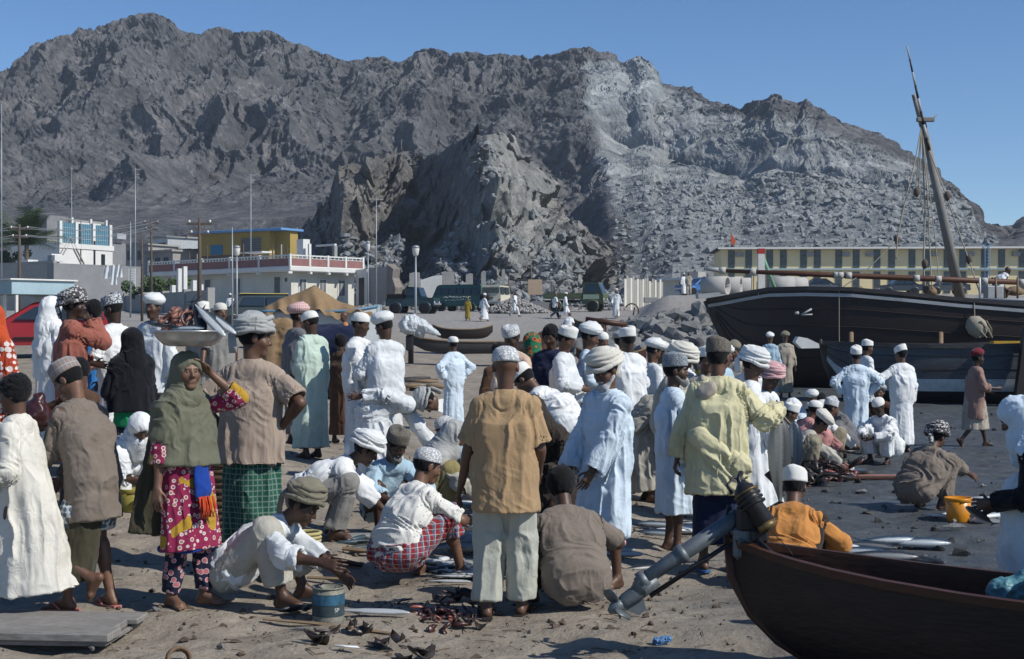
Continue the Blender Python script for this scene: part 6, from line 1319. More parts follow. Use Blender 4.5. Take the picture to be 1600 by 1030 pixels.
            for j in range(mm+1):
                v = j/mm; ring = []
                for i in range(n):
                    th = 2*math.pi*i/n; prof = math.sin(math.pi*(.10+.82*v))**.6
                    lay = v*6+.55*math.sin(th+sd)+.35*math.sin(2*th+sd*1.7)+.2*math.sin(3*th+sd); rg = abs(math.sin(math.pi*lay*.72))**.7
                    r = prof*(.98+.10*rg*math.sin(math.pi*min(1, v*1.02)))+.05*math.sin(th*2+sd+v*3)*v
                    zz = (-.025+.150*v)*(.8+.2*big)+.022*math.sin(th+sd)*(.3+v*.3)+.010*rg
                    ring.append((.108*r*big*math.cos(th), .126*r*big*math.sin(th), zz))
                rings.append(ring)
            m_ = MB(); m_.loft(rings); place(m_.mesh('turban'), 'turban', m, (0, -.018, .035), hat[3] if len(hat) > 3 else 12)
            if lod < 2 or big > 1.15:         # loose wraps round the head and the tail behind
                m_ = MB()
                for w_ in range(4):
                    tl = .03*math.sin(sd+w_*2.1); ph = sd*1.3+w_*1.9; pts = []
                    for i in range(25):
                        th = 2*math.pi*i/24; pts.append((.110*big*math.cos(th)*(1-.05*w_), .128*big*math.sin(th)*(1-.05*w_), .0+.028*w_+tl*math.cos(th+ph)+.006*math.sin(5*th+ph)))
                    m_.tube(pts, .017*big, 7, cap=False, flat=1.0)
                m_.tube([(0, -.12*big, .02), (.02, -.135*big, -.03), (.03, -.13, -.10), (.025, -.12, -.15)], [.02, .03, .032, .03], 8, flat=.35)
                place(m_.mesh('turban_wrap'), 'turban_wrap', m, (0, -.018, .030), hat[3] if len(hat) > 3 else 12)
    if scarf:                                # cloth over head and shoulders
        kb = Blob(); kb.el(hd(0, -.012, .025), (.100, .118, .108), HB, .03); kb.rc(hd(0, -.05, .0), Nk-.05*u2-fw*.06, .10, .11, .05, ax=(0, 0, 1))
        kb.rc(hd(0, -.02, -.08), Nk+.01*u2, .085, .11, .05, ax=(0, 0, 1))
        L = scarf[1] if len(scarf) > 1 else .15
        for sg in (-1, 1): kb.rc(Nk-.02*u2+sg*.05*rt, Nk-.06*u2+sg*.14*rt, .085, .075, .05, ax=(sg*.5, .2, .8))
        kb.rc(Nk-.05*u2-fw*.06, Nk-(.1+L)*u2-fw*.10, .12, .10, .06, fw, 1.3)
        kb.el(hd(0, .13, -.04), (.072, .088, .104), HB, .02, sub=True)
        if len(scarf) > 2 and scarf[2]: kb.rc(hd(0, .05, -.12), Nk+fw*.09-.08*u2, .085, .07, .04)
        defer(sc(kb), h, 'headscarf', C[scarf[0]], root, fold=.014*s, ff=(20, 5), seed=seed)
    # --- clothes
    def torso(g, l, short=False):
        a = .55*l
        for sg in (-1, 1):
            g.rc(P+sg*.065*rt0+.02*u1, Cc+sg*.066*rt, .097+l, .100+l, .05, fw, 1.12, amp=1.); g.rc(Cc+sg*.066*rt, Nk-.085*u2+sg*.08*rt, .102+l, .080+a, .05, fw, 1.12, amp=.9)
            g.rc(Nk-.055*u2+sg*.04*rt, (SL if sg < 0 else SR)-.012*u2, .060+.3*l, .052+.4*l, .04, amp=.6, ax=u2)
        g.rc(Nk-.05*u2-.01*fw, Nk+.012*u2+.004*fw, .076+.3*l, .064+.2*l, .03, amp=.3, flat=True)
    ends = []
    def sleeves(g, l, length, flare=1.):
        for S, E, W in ((SL, J['EL'], J['WL']), (SR, J['ER'], J['WR'])):
            S = S-.01*u2
            if length == 'short':
                q = S+(E-S)*.88; g.rc(S, q, .052+l*.4, .058+l*flare, .03, amp=.8, flat=True); end = (S, q, .058+l*flare)
            elif length == 'elbow': q = E+(W-E)*.4; g.rc(S, E, .052+l*.4, .054+l, .03, amp=1); g.rc(E, q, .052+l, .050+l*flare, .02, amp=1, flat=True); end = (E, q, .05+l*flare)
            elif length == 'long':
                q = E+(W-E)*.93; g.rc(S, E, .052+l*.4, .050+l*.75, .03, amp=1.1); g.rc(E, q, .050+l*.75, .042+l*flare, .03, amp=1.3, flat=True); end = (E, q, .042+l*flare)
            ends.append(end)
    def cuffs(g):
        for a, q, r in ends:
            if lod < 2: d = nrm(q-a); g.rc(q-.03*d, q+.03*d, r-.012, r-.010, .006, sub=True)
    ftm = (AL+AR)/2
    def hullg(g, l, shin=.75, butt=True):       # cloth over folded legs
        g.rc(P-A3(.06, 0, -.02), P+A3(.06, 0, .02), .122+l, .122+l, .05); 
        for Hh, K, A in ((HL, KL, AL), (HR, KR, AR)):
            g.rc(Hh, K, .102+l, .070+l*.8, .05, amp=1.1)
            if shin: g.rc(K, K+(A-K)*shin, .074+l*.8, .070+l, .04, amp=1.2, flat=True)
        m1 = (KL+KR)/2; g.rc(P+A3(0, .05, 0), P*.35+m1*.65-A3(0, 0, .04), .13, .08, .08, A3(0, 0, 1), 1.3, amp=1.2)
    for wi in wear:
        kind, mname = wi[0], wi[1]; o = wi[2] if len(wi) > 2 else {}; l = o.get('l', .018); m = C[mname] if isinstance(mname, str) else mname; g = Blob(); fold = o.get('fold', .018 if not low else .022)*s
        nm = kind
        hz = o.get('hem', .14); ends.clear()
        if kind in ('robe', 'shirt'):
            torso(g, l); sleeves(g, o.get('sl', .022), o.get('sleeve', 'long' if kind == 'robe' else 'short'), o.get('flare', 1.15))
        if kind in ('robe', 'sarong'):
            if low: hullg(g, l*(1.0 if kind == 'robe' else .7)+(0.006 if kind == 'robe' else 0), o.get('shin', .8)); g.cut((0, 0, .022), (0, 0, -1))
            else:
                dxy = np.abs(AL-AR); w0 = (.145+l, .118+l); wx = o.get('wx', .205)*.92+dxy[0]*.10; wy = max(.165, dxy[1]*.27+.11)
                c1 = A3(ftm[0], ftm[1]+.03, hz); nf = o.get('nf', rng.choice((5, 6, 7))); fa = o.get('fa', .07)
                if kind == 'sarong': c0 = P+.13*u1; w0 = (.150+l, .118+l); wx -= .025
                elif ps['tp'] > 40: c0 = P+.05*u1; w0 = (.155+l, .15+l); c1 = A3(ftm[0], ftm[1]*.6+P[1]*.4+.05, hz); wy += .05; wx += .02
                else: c0 = Cc+.0*u1; w0 = (.135+l*.6, .100+l*.6)
                g.sk(c0, c1, rt0, w0, (wx, wy), (nf, fa, rng.uniform(0, 6)), .07, pw=o.get('pw', .72 if kind == 'robe' else .8))
            if kind == 'sarong' and not low: g.rc(P-A3(.05, 0, -.02), P+A3(.05, 0, .02), .10+l, .10+l, .05, A3(0, 1, 0), 1.1)
        if kind == 'shirt':
            if low: g.rc(P-A3(.05, 0, 0)+.07*u1, P+A3(.05, 0, 0)+.07*u1, .138+l, .138+l, .05); 
            else:
                ln = o.get('len', .16); g.sk(Cc, P-ln*A3(0, -.1*math.sin(tpr), 1), rt0, (.132+l*.6, .098+l*.6), (.172+l*1.4, .140+l*1.4), (5, .055, rng.uniform(0, 6)), .07, pw=.6)
        if kind == 'trousers':
            nm = 'trousers'; g.rc(P-A3(.06, 0, 0), P+A3(.06, 0, 0), .094+l, .094+l, .04); g.rc(P, P+.06*u1, .115, .11, .05, A3(0, 1, 0), 1.15)
            for Hh, K, A in ((HL, KL, AL), (HR, KR, AR)):
                e = o.get('end', .93); g.rc(Hh, K, .084+l, .070+l, .03, amp=.8); g.rc(K, K+(A-K)*e, .072+l, .058+l*o.get('bell', 1.1), .03, amp=1.1, flat=True)
            if not low:
                for A, K in ((AL, KL), (AR, KR)): pass
        if kind == 'shorts':
            f0 = o.get('from', 0.)
            if f0 == 0: g.rc(P-A3(.06, 0, 0), P+A3(.06, 0, 0), .10+l, .10+l, .04)
            for Hh, K in ((HL, KL), (HR, KR)): g.rc(Hh+(K-Hh)*f0, Hh+(K-Hh)*.85, .092+l, .082+l, .02, flat=True)
        if kind == 'shawl':
            dn = o.get('dn', .5)
            for sg in (-1, 1):
                g.rc(Nk-.03*u2+sg*.05*rt, (SL if sg < 0 else SR)-.0*u2, .085, .085, .05, ax=(sg*.6, .1, .7))
                g.rc(Cc+sg*.08*rt, Nk-.08*u2+sg*.09*rt, .14, .115, .05, fw, 1.05, ax=(.5, .1, .8))
            g.sk(Nk-.12*u2, P+A3(0, 0, o.get('z', .15)), rt0, (.20, .16), (.27, .215), (7, .07, seed % 7), .06, pw=.9)
            g.rc(SL, J['EL'], .085, .105, .05, ax=(.5, 0, .8)) if o.get('arms', True) else None
            if o.get('armr'): g.rc(SR, SR+(J['ER']-SR)*.6, .085, .09, .05)
        cuffs(g)
        defer(sc(g), h*o.get('h', 1.), nm, m, root, fold=fold, ff=o.get('ff', (12.5, 1.5)), seed=seed % 97, open_cut=False)
    # --- sandals
    if shoes:
        for A, sg, fz in ((AL, -1, ps['lf']), (AR, 1, ps['rf'])):
            if len(fz) > 2: continue
            m = MB(); fd = nrm(A3(sg*.22, 1, 0)); lt = A3(fd[1], -fd[0], 0); rings = []
            for zz in (.0, .016):
                rings.append([tuple((A+fd*(yy)+lt*xx)*A3(1, 1, 0)*s+A3(0, 0, zz-.004)) for xx, yy in ((-.03, -.085), (.03, -.085), (.04, 0), (.05, .12), (.03, .195), (-.02, .2), (-.045, .13), (-.036, 0))])
            m.loft(rings, smooth=False); t0 = (A+fd*.15)*s; m.tube([A3(t0[0], t0[1], .02)+fd*.02, (A+fd*.09+lt*.045)*s*A3(1, 1, 0)+A3(0, 0, .055), (A+fd*.03+lt*.05)*s*A3(1, 1, 0)+A3(0, 0, .012)], .006, 5); m.tube([A3(t0[0], t0[1], .02)+fd*.02, (A+fd*.09-lt*.045)*s*A3(1, 1, 0)+A3(0, 0, .055), (A+fd*.03-lt*.05)*s*A3(1, 1, 0)+A3(0, 0, .012)], .006, 5)
            m.build('sandal', mat('sandal_'+shoes, {'pink': (.45, .17, .15), 'blue': (.06, .16, .35), 'dark': (.03, .025, .022)}[shoes], .6), root)
    J['s'] = s; J['root'] = root; J['hd'] = hd
    return J
def world_of(J, p):
    """a body point of person J in world coordinates"""
    r = J['root']; q = Vector(p)*J['s']; a = r.rotation_euler.z
    return Vector((r.location.x+q.x*math.cos(a)-q.y*math.sin(a), r.location.y+q.x*math.sin(a)+q.y*math.cos(a), r.location.z+q.z))
# ------------------------------------------------------------------ the crowd
def fy(px, y):
    """distance at which the ground under photo column px appears on photo row y"""
    ds = np.arange(5, 70, .02); yy = 515+(CAMZ-ground((px-800)/F*ds, ds))*F/ds
    return float(ds[np.argmax(yy <= y)])
Z = {}
# --- nearest row, left to right
Z['walker'] = person('barefoot boy in a long cream robe striding out of the left edge', 36, 8.75, 1.50, -88, 'walk', [('robe', 'cream', {'hem': .20, 'l': .026, 'sl': .022, 'wx': .22, 'fold': .024})], None, 1, hp=14, lf=(-.08, .24), rf=(.09, -.46, .20), la=(-.12, .26, .95), ra=(.24, .16, .9), toe=(.1, .5, -.87))
Z['greybrown'] = person('man in patterned cap and grey brown shirt leaning left with pink sandals', 140, 9.0, 1.60, -62, 'lean', [('shirt', 'greybrown', {'sleeve': 'long', 'len': .30, 'l': .024, 'fold': .026}), ('shorts', 'whitetrim', {'l': .02, 'from': .55})], ('cap', 'kummapattern'), 2, tp=22, hp=42, hy=-8, la=(-.12, .42, .92), ra=(.10, .36, .86), lf=(-.12, .08), rf=(.14, -.06), shoes='pink')
Z['bowl'] = person('barefoot woman in magenta floral dress carrying a metal bowl of fish on her head', 287, 9.12, 1.60, 122, 'stand', [('trousers', 'floral_dark', {'l': .006, 'bell': .6}), ('robe', 'floral', {'hem': .40, 'l': .012, 'sleeve': 'elbow', 'sl': .012, 'wx': .23, 'fold': .014}), ('shawl', 'greygreen', {'z': .06, 'fold': .026, 'arms': False, 'armr': True, 'ff': (8, 3.6)})], ('hood',), 2, hp=2, hy=26, la=(-.09, .17, 1.60), ra=(.28, .03, .80), lhint=(-.5, 1, -.15), scarf=('greygreen', .25, False), lf=(-.10, .10), rf=(.10, -.02))
Z['pinktan'] = person('man in pinkish tan shirt and green checked sarong with hands on hips', 392, 10.0, 1.79, 12, 'stand', [('shirt', 'pinktan', {'l': .035, 'len': .16, 'fold': .022}), ('sarong', 'check', {'hem': .16, 'wx': .23})], ('turban', 'turbangrey', 1.05, 4), 1, hy=62, hp=10, la='akimbo', ra='akimbo', ear=True)
Z['potman'] = person('moustached man in olive turban squatting with his hand in a paint tin', 408, 9.25, 1.70, 98, 'squat', [('shirt', 'white2', {'sleeve': 'elbow', 'l': .02, 'fold': .026}), ('trousers', 'stone', {'l': .03, 'end': .8})], ('turban', 'turbanolive', 1.05), 0, tp=52, p=(0, -.22, .20), hp=34, hy=8, ra=(.40, .52, .34), la=(.02, .55, .20), beard=None, lf=(-.15, .24), rf=(.17, .20), seed=31)
Z['dotted'] = person('man in crocheted white cap and dotted white shirt squatting in a plaid sarong', 636, fy(640, 905), 1.70, 42, 'squat', [('sarong', 'plaid', {'l': .03, 'shin': .35}), ('shirt', 'dots', {'l': .026, 'fold': .022})], ('skull', 'kumma'), 2, tp=30, hp=24, hy=20, la=(-.10, .52, .38), ra=(.14, .5, .42), lf=(-.14, .26), rf=(.22, .34), knee=0)
Z['tan'] = person('man in tan shirt and pale trousers standing with his back turned at centre', 789, 8.95, 1.68, 6, 'stand', [('shirt', 'tan', {'l': .034, 'len': .24, 'fold': .020, 'sl': .03}), ('trousers', 'pants', {'l': .032, 'bell': 1.15, 'fold': .018})], ('skull', 'kumma'), 1, hp=16, hy=-8, hair=None, la=(-.31, .10, .80), ra=(.20, .22, .92), shoes='dark', lf=(-.12, 0), rf=(.10, .10))
Z['sitback'] = person('bareheaded man in dusty grey brown shirt squatting with his back turned', 892, 9.25, 1.72, -16, 'squat', [('trousers', 'darkbrown', {'l': .02}), ('shirt', 'greybrown', {'l': .04, 'fold': .02, 'sleeve': 'short'})], None, 0, tp=34, p=(0, -.14, .17), hp=35, la=(-.26, .34, .42), ra=(.24, .36, .36), lf=(-.2, .2), rf=(.2, .2))
Z['beard'] = person('white bearded man in a big cream turban and pale blue robe looking down', 952, 10.05, 1.63, 232, 'stand', [('robe', 'bluewhite', {'hem': .40, 'l': .036, 'sl': .028, 'wx': .24, 'fold': .028}), ('sarong', 'redcheck', {'hem': .34, 'wx': .20, 'l': .0})], ('turban', 'turbancream', 1.12, 14), 1, hp=32, hy=-4, la=(-.06, .26, .82), ra=(.22, .22, .84), beard=('beardwhite', .09), lf=(-.11, .02), rf=(.12, .08))
Z['yellow'] = person('man in wrinkled pale yellow shirt holding two large fish out to the right', 1122, 10.9, 1.74, 4, 'stand', [('sarong', 'navy', {'hem': .22, 'wx': .22}), ('shirt', 'yellow', {'sleeve': 'long', 'l': .05, 'sl': .036, 'len': .34, 'fold': .032}), ], ('cap', 'kummagrey'), 1, hp=10, hy=25, ra=(.46, .20, 1.20), la=(-.30, .10, .85), rhint=(.5, -.5, -.9), fists=1, shoes='blue')
Z['whiteblue'] = person('man in blue grey cap and white robe with bare shins looking right', 1048, 12.1, 1.65, 84, 'stand', [('robe', 'bluewhite', {'hem': .36, 'l': .03, 'sl': .03, 'wx': .24, 'fold': .026})], ('cap', 'kummablue'), 0, hp=6, hy=12, la=(-.12, .30, .95), ra=(.24, .12, .84), beard=('beardgrey', .02))
Z['orange'] = person('man in orange shirt and rumpled white cap sitting behind the canoe', 1232, 10.1, 1.68, 18, 'sit', [('shirt', 'orange', {'l': .03, 'sleeve': 'long', 'fold': .02}), ('trousers', 'darkbrown', {})], ('cap', 'kummaplain', 16), 1, tp=34, hp=26, p=(0, 0, .13))
Z['edge'] = person('person in white headcloth and robe holding a fish at the right edge', 1646, 8.0, 1.50, -62, 'lean', [('sarong', 'white2', {'hem': .1, 'l': .03}), ('shirt', 'black', {'l': .03, 'sleeve': 'long', 'len': .1})], ('hood',), 0, tp=26, hp=34, la=(-.14, .36, .98), ra=(.10, .36, .94), scarf=('bluewhite', .34, True))
# --- second row
Z['oldcap'] = person('grey capped old man in pale blue shirt squatting with bare knees', 604, 12.2, 1.66, 152, 'squat', [('shirt', 'lightblue', {'sleeve': 'elbow', 'l': .02}), ('shorts', 'brown', {'l': .01})], ('cap', 'kummagrey'), 0, tp=30, hp=34, hy=-18, beard=('beardgrey', .03), la=(-.12, .46, .40), ra=(.10, .48, .36))
Z['whiteturban'] = person('white turbaned man in white shirt squatting and reaching to a long fish', 492, 11.7, 1.70, 84, 'squat', [('shirt', 'white', {'sleeve': 'elbow', 'l': .022, 'fold': .024}), ('trousers', 'grey', {'l': .02})], ('turban', 'turbanwhite', 1.12, 10), 0, tp=58, hp=34, p=(0, -.12, .34), la=(-.05, .72, .14), ra=(.12, .70, .12), hy=4)
Z['hooded'] = person('seated figure in a hooded grey white cloak and olive trousers', 668, 13.0, 1.70, 92, 'squat', [('trousers', 'olivetan', {'l': .03}), ('shirt', 'stone', {'sleeve': 'long', 'l': .05, 'sl': .035, 'fold': .03})], ('hood',), 1, tp=36, hp=38, scarf=('turbangrey', .22, True), la=(-.10, .5, .30), ra=(.14, .5, .28))
Z['ltblue'] = person('seated figure under a pale blue headcloth beside the hooded cloak', 711, 14.6, 1.66, 40, 'squat', [('robe', 'lightblue', {'l': .03, 'fold': .026})], ('hood',), 1, tp=42, hp=40, scarf=('lightblue', .25, False))
Z['bendleft'] = person('man in long white robe bending far over with one hand on his back', 590, 15.6, 1.72, 80, 'bend', [('robe', 'white2', {'hem': .08, 'l': .04, 'sl': .03, 'fold': .030, 'wx': .27})], ('turban', 'turbangrey', 1.0), 1, tp=90, hp=95, p=(0, -.10, .86), ra=(.17, -.20, 1.02), la=(-.10, .62, .45), rhint=(.5, -.6, .8))
Z['bendright'] = person('white capped man in white shirt bending low to the left', 884, 12.7, 1.70, -66, 'bend', [('shirt', 'white', {'sleeve': 'long', 'l': .035, 'sl': .03, 'len': .34, 'fold': .028}), ('sarong', 'maroon', {'hem': .2})], ('cap', 'kummaplain', 10), 1, tp=54, hp=52, la=(-.10, .52, .62), ra=(.08, .50, .60))
Z['dark'] = person('hunched figure wrapped in dark brown cloth behind the tan shirted man', 856, 11.2, 1.66, 200, 'lean', [('robe', 'darkbrown', {'l': .05, 'sl': .03, 'hem': .2, 'fold': .032})], ('hood',), 0, tp=52, p=(0, -.1, .74), hp=60, scarf=('darkbrown', .2, True), la=(-.06, .34, .72), ra=(.2, .32, .68))
person('seated man in white knitted cap left of the tan shirted man', 733, 15.6, 1.66, 250, 'squat', [('robe', 'white2', {'l': .03})], ('skull', 'kumma'), 0, tp=40, hp=30)
person('crouching man in pale turban half hidden behind the tan shirt', 764, 13.8, 1.66, 140, 'squat', [('shirt', 'stone', {'sleeve': 'long', 'l': .03}), ('trousers', 'darkgrey', {})], ('turban', 'turbangrey'), 1, tp=40, hp=36)
person('man in cream robe seated behind the bending white capped man', 922, 15.6, 1.66, 150, 'squat', [('robe', 'cream', {'l': .03})], ('turban', 'turbanwhite'), 1, tp=30, hp=30)
# --- left cluster
Z['salmon'] = person('man in salmon robe and dark patterned turban raising a hand to his chin', 108, 13.8, 1.74, 64, 'stand', [('robe', 'salmon', {'l': .045, 'sl': .035, 'fold': .028})], ('turban', 'turbanpat', 1.08), 4, hp=6, hy=20, ra=(.02, .19, 1.46), la=(-.1, .25, 1.05), rhint=(.8, .3, -1))
person('man with white headcloth and white robe half hidden beside the red car', 76, 15.2, 1.68, 40, 'stand', [('robe', 'white', {'l': .03})], ('hood',), 1, scarf=('white', .2, False))
person('bareheaded boy in a bright blue shirt seen from behind', 146, 15.0, 1.66, -8, 'stand', [('shirt', 'blue', {'sleeve': 'long', 'l': .04, 'len': .3}), ('sarong', 'white2', {'hem': .2})], None, 4, la='belly', ra='belly')
person('man in white robe with black marked white cap looking down to the left', 182, 14.4, 1.70, -72, 'stand', [('robe', 'white', {'l': .035, 'fold': .024})], ('cap', 'kummadark', 12), 4, hp=24, la='belly', ra='low')
person('black haired boy hidden behind the patterned cap holding up a bag', 128, 10.9, 1.38, -60, 'stand', [('shirt', 'brown', {'sleeve': 'elbow', 'l': .02, 'len': .25}), ('sarong', 'darkbrown', {'hem': .2})], None, 1, la=(-.20, .52, 1.16), ra=(.02, .46, 1.18), hp=30, fists=1)
person('woman in orange and white printed dress cut by the left edge', -12, 12.4, 1.70, 200, 'stand', [('robe', 'print', {'l': .04, 'sl': .04, 'fold': .02, 'wx': .26})], ('hood',), 1, scarf=('redorange', .35, False), dx=0)
person('woman in long black veil with bright green dress and printed skirt', 208, 12.8, 1.50, -40, 'stand', [('sarong', 'blackprint', {'hem': .05, 'wx': .26}), ('shirt', 'green', {'l': .02, 'len': .2}), ('shawl', 'blackveil', {'z': -.05, 'arms': True})], ('hood',), 1, hp=10, scarf=('blackveil', .35, True), la=(-.15, .28, 1.05), ra=(.12, .30, 1.0))
person('man in white turban hidden behind the bowl of fish', 243, 16.5, 1.74, 200, 'stand', [('robe', 'white2', {})], ('turban', 'turbanwhite', 1.1), 0, hp=5)
person('white capped man standing behind the tray of fish, paler clothes', 319, 21, 1.70, 205, 'stand', [('robe', 'grey', {})], ('cap', 'kummaplain'), 0)
person('man in patterned grey shirt and tan cap swinging his arms on the slope', 343, 20, 1.76, 160, 'walk', [('shirt', 'grey', {'l': .03, 'len': .2}), ('sarong', 'stone', {'hem': .15})], ('skull', 'turbancream'), 1, hy=-20, lf=(-.08, .12), rf=(.1, -.05))
# --- centre left standing group
person('slim youth in mint green robe and knitted white cap looking down left', 489, 17.6, 1.80, -52, 'stand', [('robe', 'mint', {'l': .034, 'sleeve': 'elbow', 'sl': .03, 'fold': .026, 'wx': .25})], ('skull', 'kummaplain'), 0, hp=26, hy=-14, la=(-.04, .26, 1.05), ra=(.05, .25, 1.0))
person('man in red and white turban and dark grey robe facing right', 462, 19.4, 1.86, 50, 'stand', [('robe', 'greyshirt', {'l': .035})], ('turban', 'turbanred', 1.15), 1, hp=12, hy=20)
person('figure in brown between the mint robe and the white pair', 531, 20.5, 1.55, 30, 'stand', [('robe', 'brown', {'l': .03})], None, 0)
person('man in plain white skullcap and white robe facing the headclothed man', 558, 17.4, 1.86, 110, 'stand', [('robe', 'white', {'l': .036, 'fold': .026})], ('skull', 'kummaplain'), 0, hp=16, la='belly', ra='low')
person('man with pale blue white headcloth and ivory robe seen from behind', 603, 16.8, 1.86, -30, 'stand', [('robe', 'white2', {'l': .036, 'fold': .024})], ('turban', 'turbanwhite', 1.05), 0, hp=30, hy=-30, scarf=None, la='belly', ra='low')
person('boy in an orange shirt by the blue and white boat', 540, 31, 1.42, 250, 'stand', [('shirt', 'orange', {}), ('sarong', 'brown', {'hem': .2})], None, 1, z=.75)
# --- centre
person('man in white robe and white cap standing with hands on hips among open sand', 710, 25.0, 1.68, -40, 'stand', [('robe', 'bluewhite', {'l': .035, 'fold': .024})], ('skull', 'kummaplain'), 0, la='akimbo', ra='akimbo', hp=8)
person('man in peach shirt and white patterned cap with dark face turned down', 803, 16.6, 1.80, 214, 'stand', [('robe', 'peach', {'l': .04, 'fold': .022})], ('cap', 'kumma'), 4, hp=28, la='belly', ra='low')
person('dark haired man just behind the peach shirted man', 778, 18, 1.62, 150, 'stand', [('robe', 'brown', {})], None, 4)
person('woman in green and orange printed headscarf among the men', 832, 18.2, 1.76, -20, 'stand', [('robe', 'greenprint', {'l': .03}), ('shawl', 'greenprint', {'z': .0})], ('hood',), 1, hp=20, scarf=('greenprint', .35, True))
person('figure in rust brown headscarf and grey behind the green scarf', 848, 20.5, 1.76, 60, 'stand', [('robe', 'greyshirt', {})], ('hood',), 1, scarf=('brown', .2, True))
person('bareheaded person in navy shirt and maroon skirt', 862, 17.3, 1.82, 200, 'stand', [('shirt', 'navy', {'sleeve': 'long', 'l': .04, 'len': .2}), ('sarong', 'maroon', {'hem': .1})], None, 0, hp=22)
person('man in white cap and open collared white shirt facing right', 879, 16.8, 1.78, 112, 'stand', [('robe', 'white2', {'l': .03})], ('cap', 'kummaplain'), 1, hp=28, ra='belly', la='low')
person('turbaned man with a rolled tan cloth on his shoulder', 916, 17.4, 1.80, 100, 'stand', [('robe', 'bluewhite', {'l': .03, 'fold': .024})], ('turban', 'turbanwhite', 1.1), 1, hp=24, ra='belly', la='belly')
person('curly haired man in white robe with his back to the camera', 984, 17.2, 1.80, -30, 'stand', [('robe', 'white', {'l': .035, 'fold': .026})], ('cap', 'kummaplain', 14), 4, hp=16, la='belly', ra='belly', hair='hair')
person('man in white turban with a long hanging tail beside the curly haired man', 1017, 18.5, 1.72, 70, 'stand', [('robe', 'white2', {})], ('turban', 'turbanwhite', 1.12, 18), 1, hp=32)
person('shorter man in cream turban right of the long tailed turban', 1031, 21, 1.70, 130, 'stand', [('robe', 'stone', {})], ('turban', 'turbancream', 1.05), 1)
person('man in huge cream turban behind the blue grey cap', 1047, 14.6, 1.74, 115, 'lean', [('robe', 'stone', {'l': .045, 'sl': .035, 'fold': .03})], ('turban', 'turbancream', 1.25), 1, tp=16, hp=28, la='low', ra='low')
person('man in cream robe bending forward behind the bearded man', 1008, 15.4, 1.66, 100, 'lean', [('robe', 'stone', {'l': .05, 'sl': .04, 'fold': .032})], ('turban', 'turbancream', 1.1), 1, tp=58, hp=60, la='low', ra='low', p=(0, -.1, .86))
person('man in tall white cap left of the yellow shirt', 1100, 15.2, 1.70, 160, 'stand', [('robe', 'grey', {})], ('cap', 'kummaplain'), 1)
person('figure in yellow green dress and dark scarf by the rubble bank', 1092, 30, 1.72, 20, 'stand', [('robe', 'yellowgreen', {})], ('hood',), 1, scarf=('darkgrey', .2, True))
person('white turbaned man in white robe right of the yellow shirt', 1170, 13.2, 1.68, 100, 'stand', [('robe', 'white', {'l': .04, 'fold': .028})], ('turban', 'turbanwhite', 1.12), 1, hp=28, la='low', ra='low')
person('man with red checked headcloth behind the outstretched arm', 1190, 14.0, 1.58, 130, 'lean', [('robe', 'white', {'l': .035})], ('turban', 'redcheck', 1.12), 0, tp=14, hp=30)
person('man in crumpled tall white cap behind the white turban', 1168, 16.4, 1.72, 60, 'stand', [('robe', 'white2', {})], ('cap', 'kummaplain', 20), 1)
for (px, d, H_, fc, lab, wr, hat) in (
 (938, 20.5, 1.74, 150, 'man in white robe and white skullcap at the back of the central crowd', 'white', ('skull', 'kummaplain')), (1072, 18.4, 1.72, 250, 'man in white robe and big white turban between the blue cap and the yellow shirt', 'white2', ('turban', 'turbanwhite', 1.1)),
 (1060, 21.5, 1.72, 170, 'man in grey robe and patterned cap at the back right of the crowd', 'grey', ('cap', 'kumma')), (1128, 19.0, 1.70, 120, 'man in pale blue robe hidden behind the yellow shirt', 'lightblue', ('turban', 'turbanwhite')), (1148, 22.5, 1.72, 200, 'man in beige robe and olive turban behind the outstretched arm', 'beige', ('turban', 'turbanolive')), (966, 22.0, 1.74, 100, 'man in cream robe and striped turban at the back of the crowd', 'cream', ('turban', 'turbangrey'))):
    person(lab, px, d, H_, fc, 'stand', [('robe', wr, {'l': .03})], hat, 1, hp=16, la='belly', ra='low')
for (px, d, fc, lab, wr, hat) in ((1212, 19.4, 100, 'man in white cap squatting closest to the hanging fish', 'white2', ('cap', 'kummaplain')), (1318, 21.6, 255, 'man in grey shirt squatting beside the standing robe with hands on hips', 'greyshirt', ('skull', 'kumma')), (1268, 23.8, 190, 'rear man in pale turban in the seated circle', 'bluewhite', ('turban', 'turbanwhite'))):
    person(lab, px, d, 1.66, fc, 'squat', [('robe', wr, {'l': .025})], hat, 1, tp=30, hp=28, group='people sitting in a circle by the fish scraps')
# --- right, by the dhow
person('man in pale blue robe walking away toward the dhow', 1203, 37.5, 1.66, 20, 'stand', [('robe', 'lightblue', {'l': .03})], ('turban', 'turbanwhite'), 1, group='people near the beached dhow')
person('man in beige robe walking away toward the dhow', 1227, 37.8, 1.70, 8, 'stand', [('robe', 'beige', {'l': .04})], ('turban', 'turbanolive', 1.1), 1, group='people near the beached dhow')
person('man in white robe seen from behind with both hands on hips', 1338, 22.6, 1.68, 6, 'stand', [('robe', 'bluewhite', {'l': .035, 'fold': .026})], ('cap', 'kummaplain', 18), 1, la='akimbo', ra='akimbo', hp=4)
person('man in white robe pointing left with a straight arm', 1410, 22.8, 1.68, -14, 'stand', [('robe', 'white', {'l': .035, 'fold': .022})], ('cap', 'kummaplain', -12), 1, la=(-.60, .12, 1.34), ra=(.22, .08, .84), lhint=(-.2, -.4, -1), hy=-20)
person('white capped man facing right behind the two standing white robes', 1352, 27, 1.72, 80, 'stand', [('robe', 'white2', {})], ('cap', 'kummaplain'), 1)
person('white capped man in white robe squatting below the pointing man', 1382, fy(1380, 724), 1.68, 226, 'squat', [('robe', 'white', {'l': .03, 'fold': .03})], ('skull', 'kummaplain'), 4, tp=26, hp=32, la=(-.10, .48, .42), ra=(.08, .5, .44))
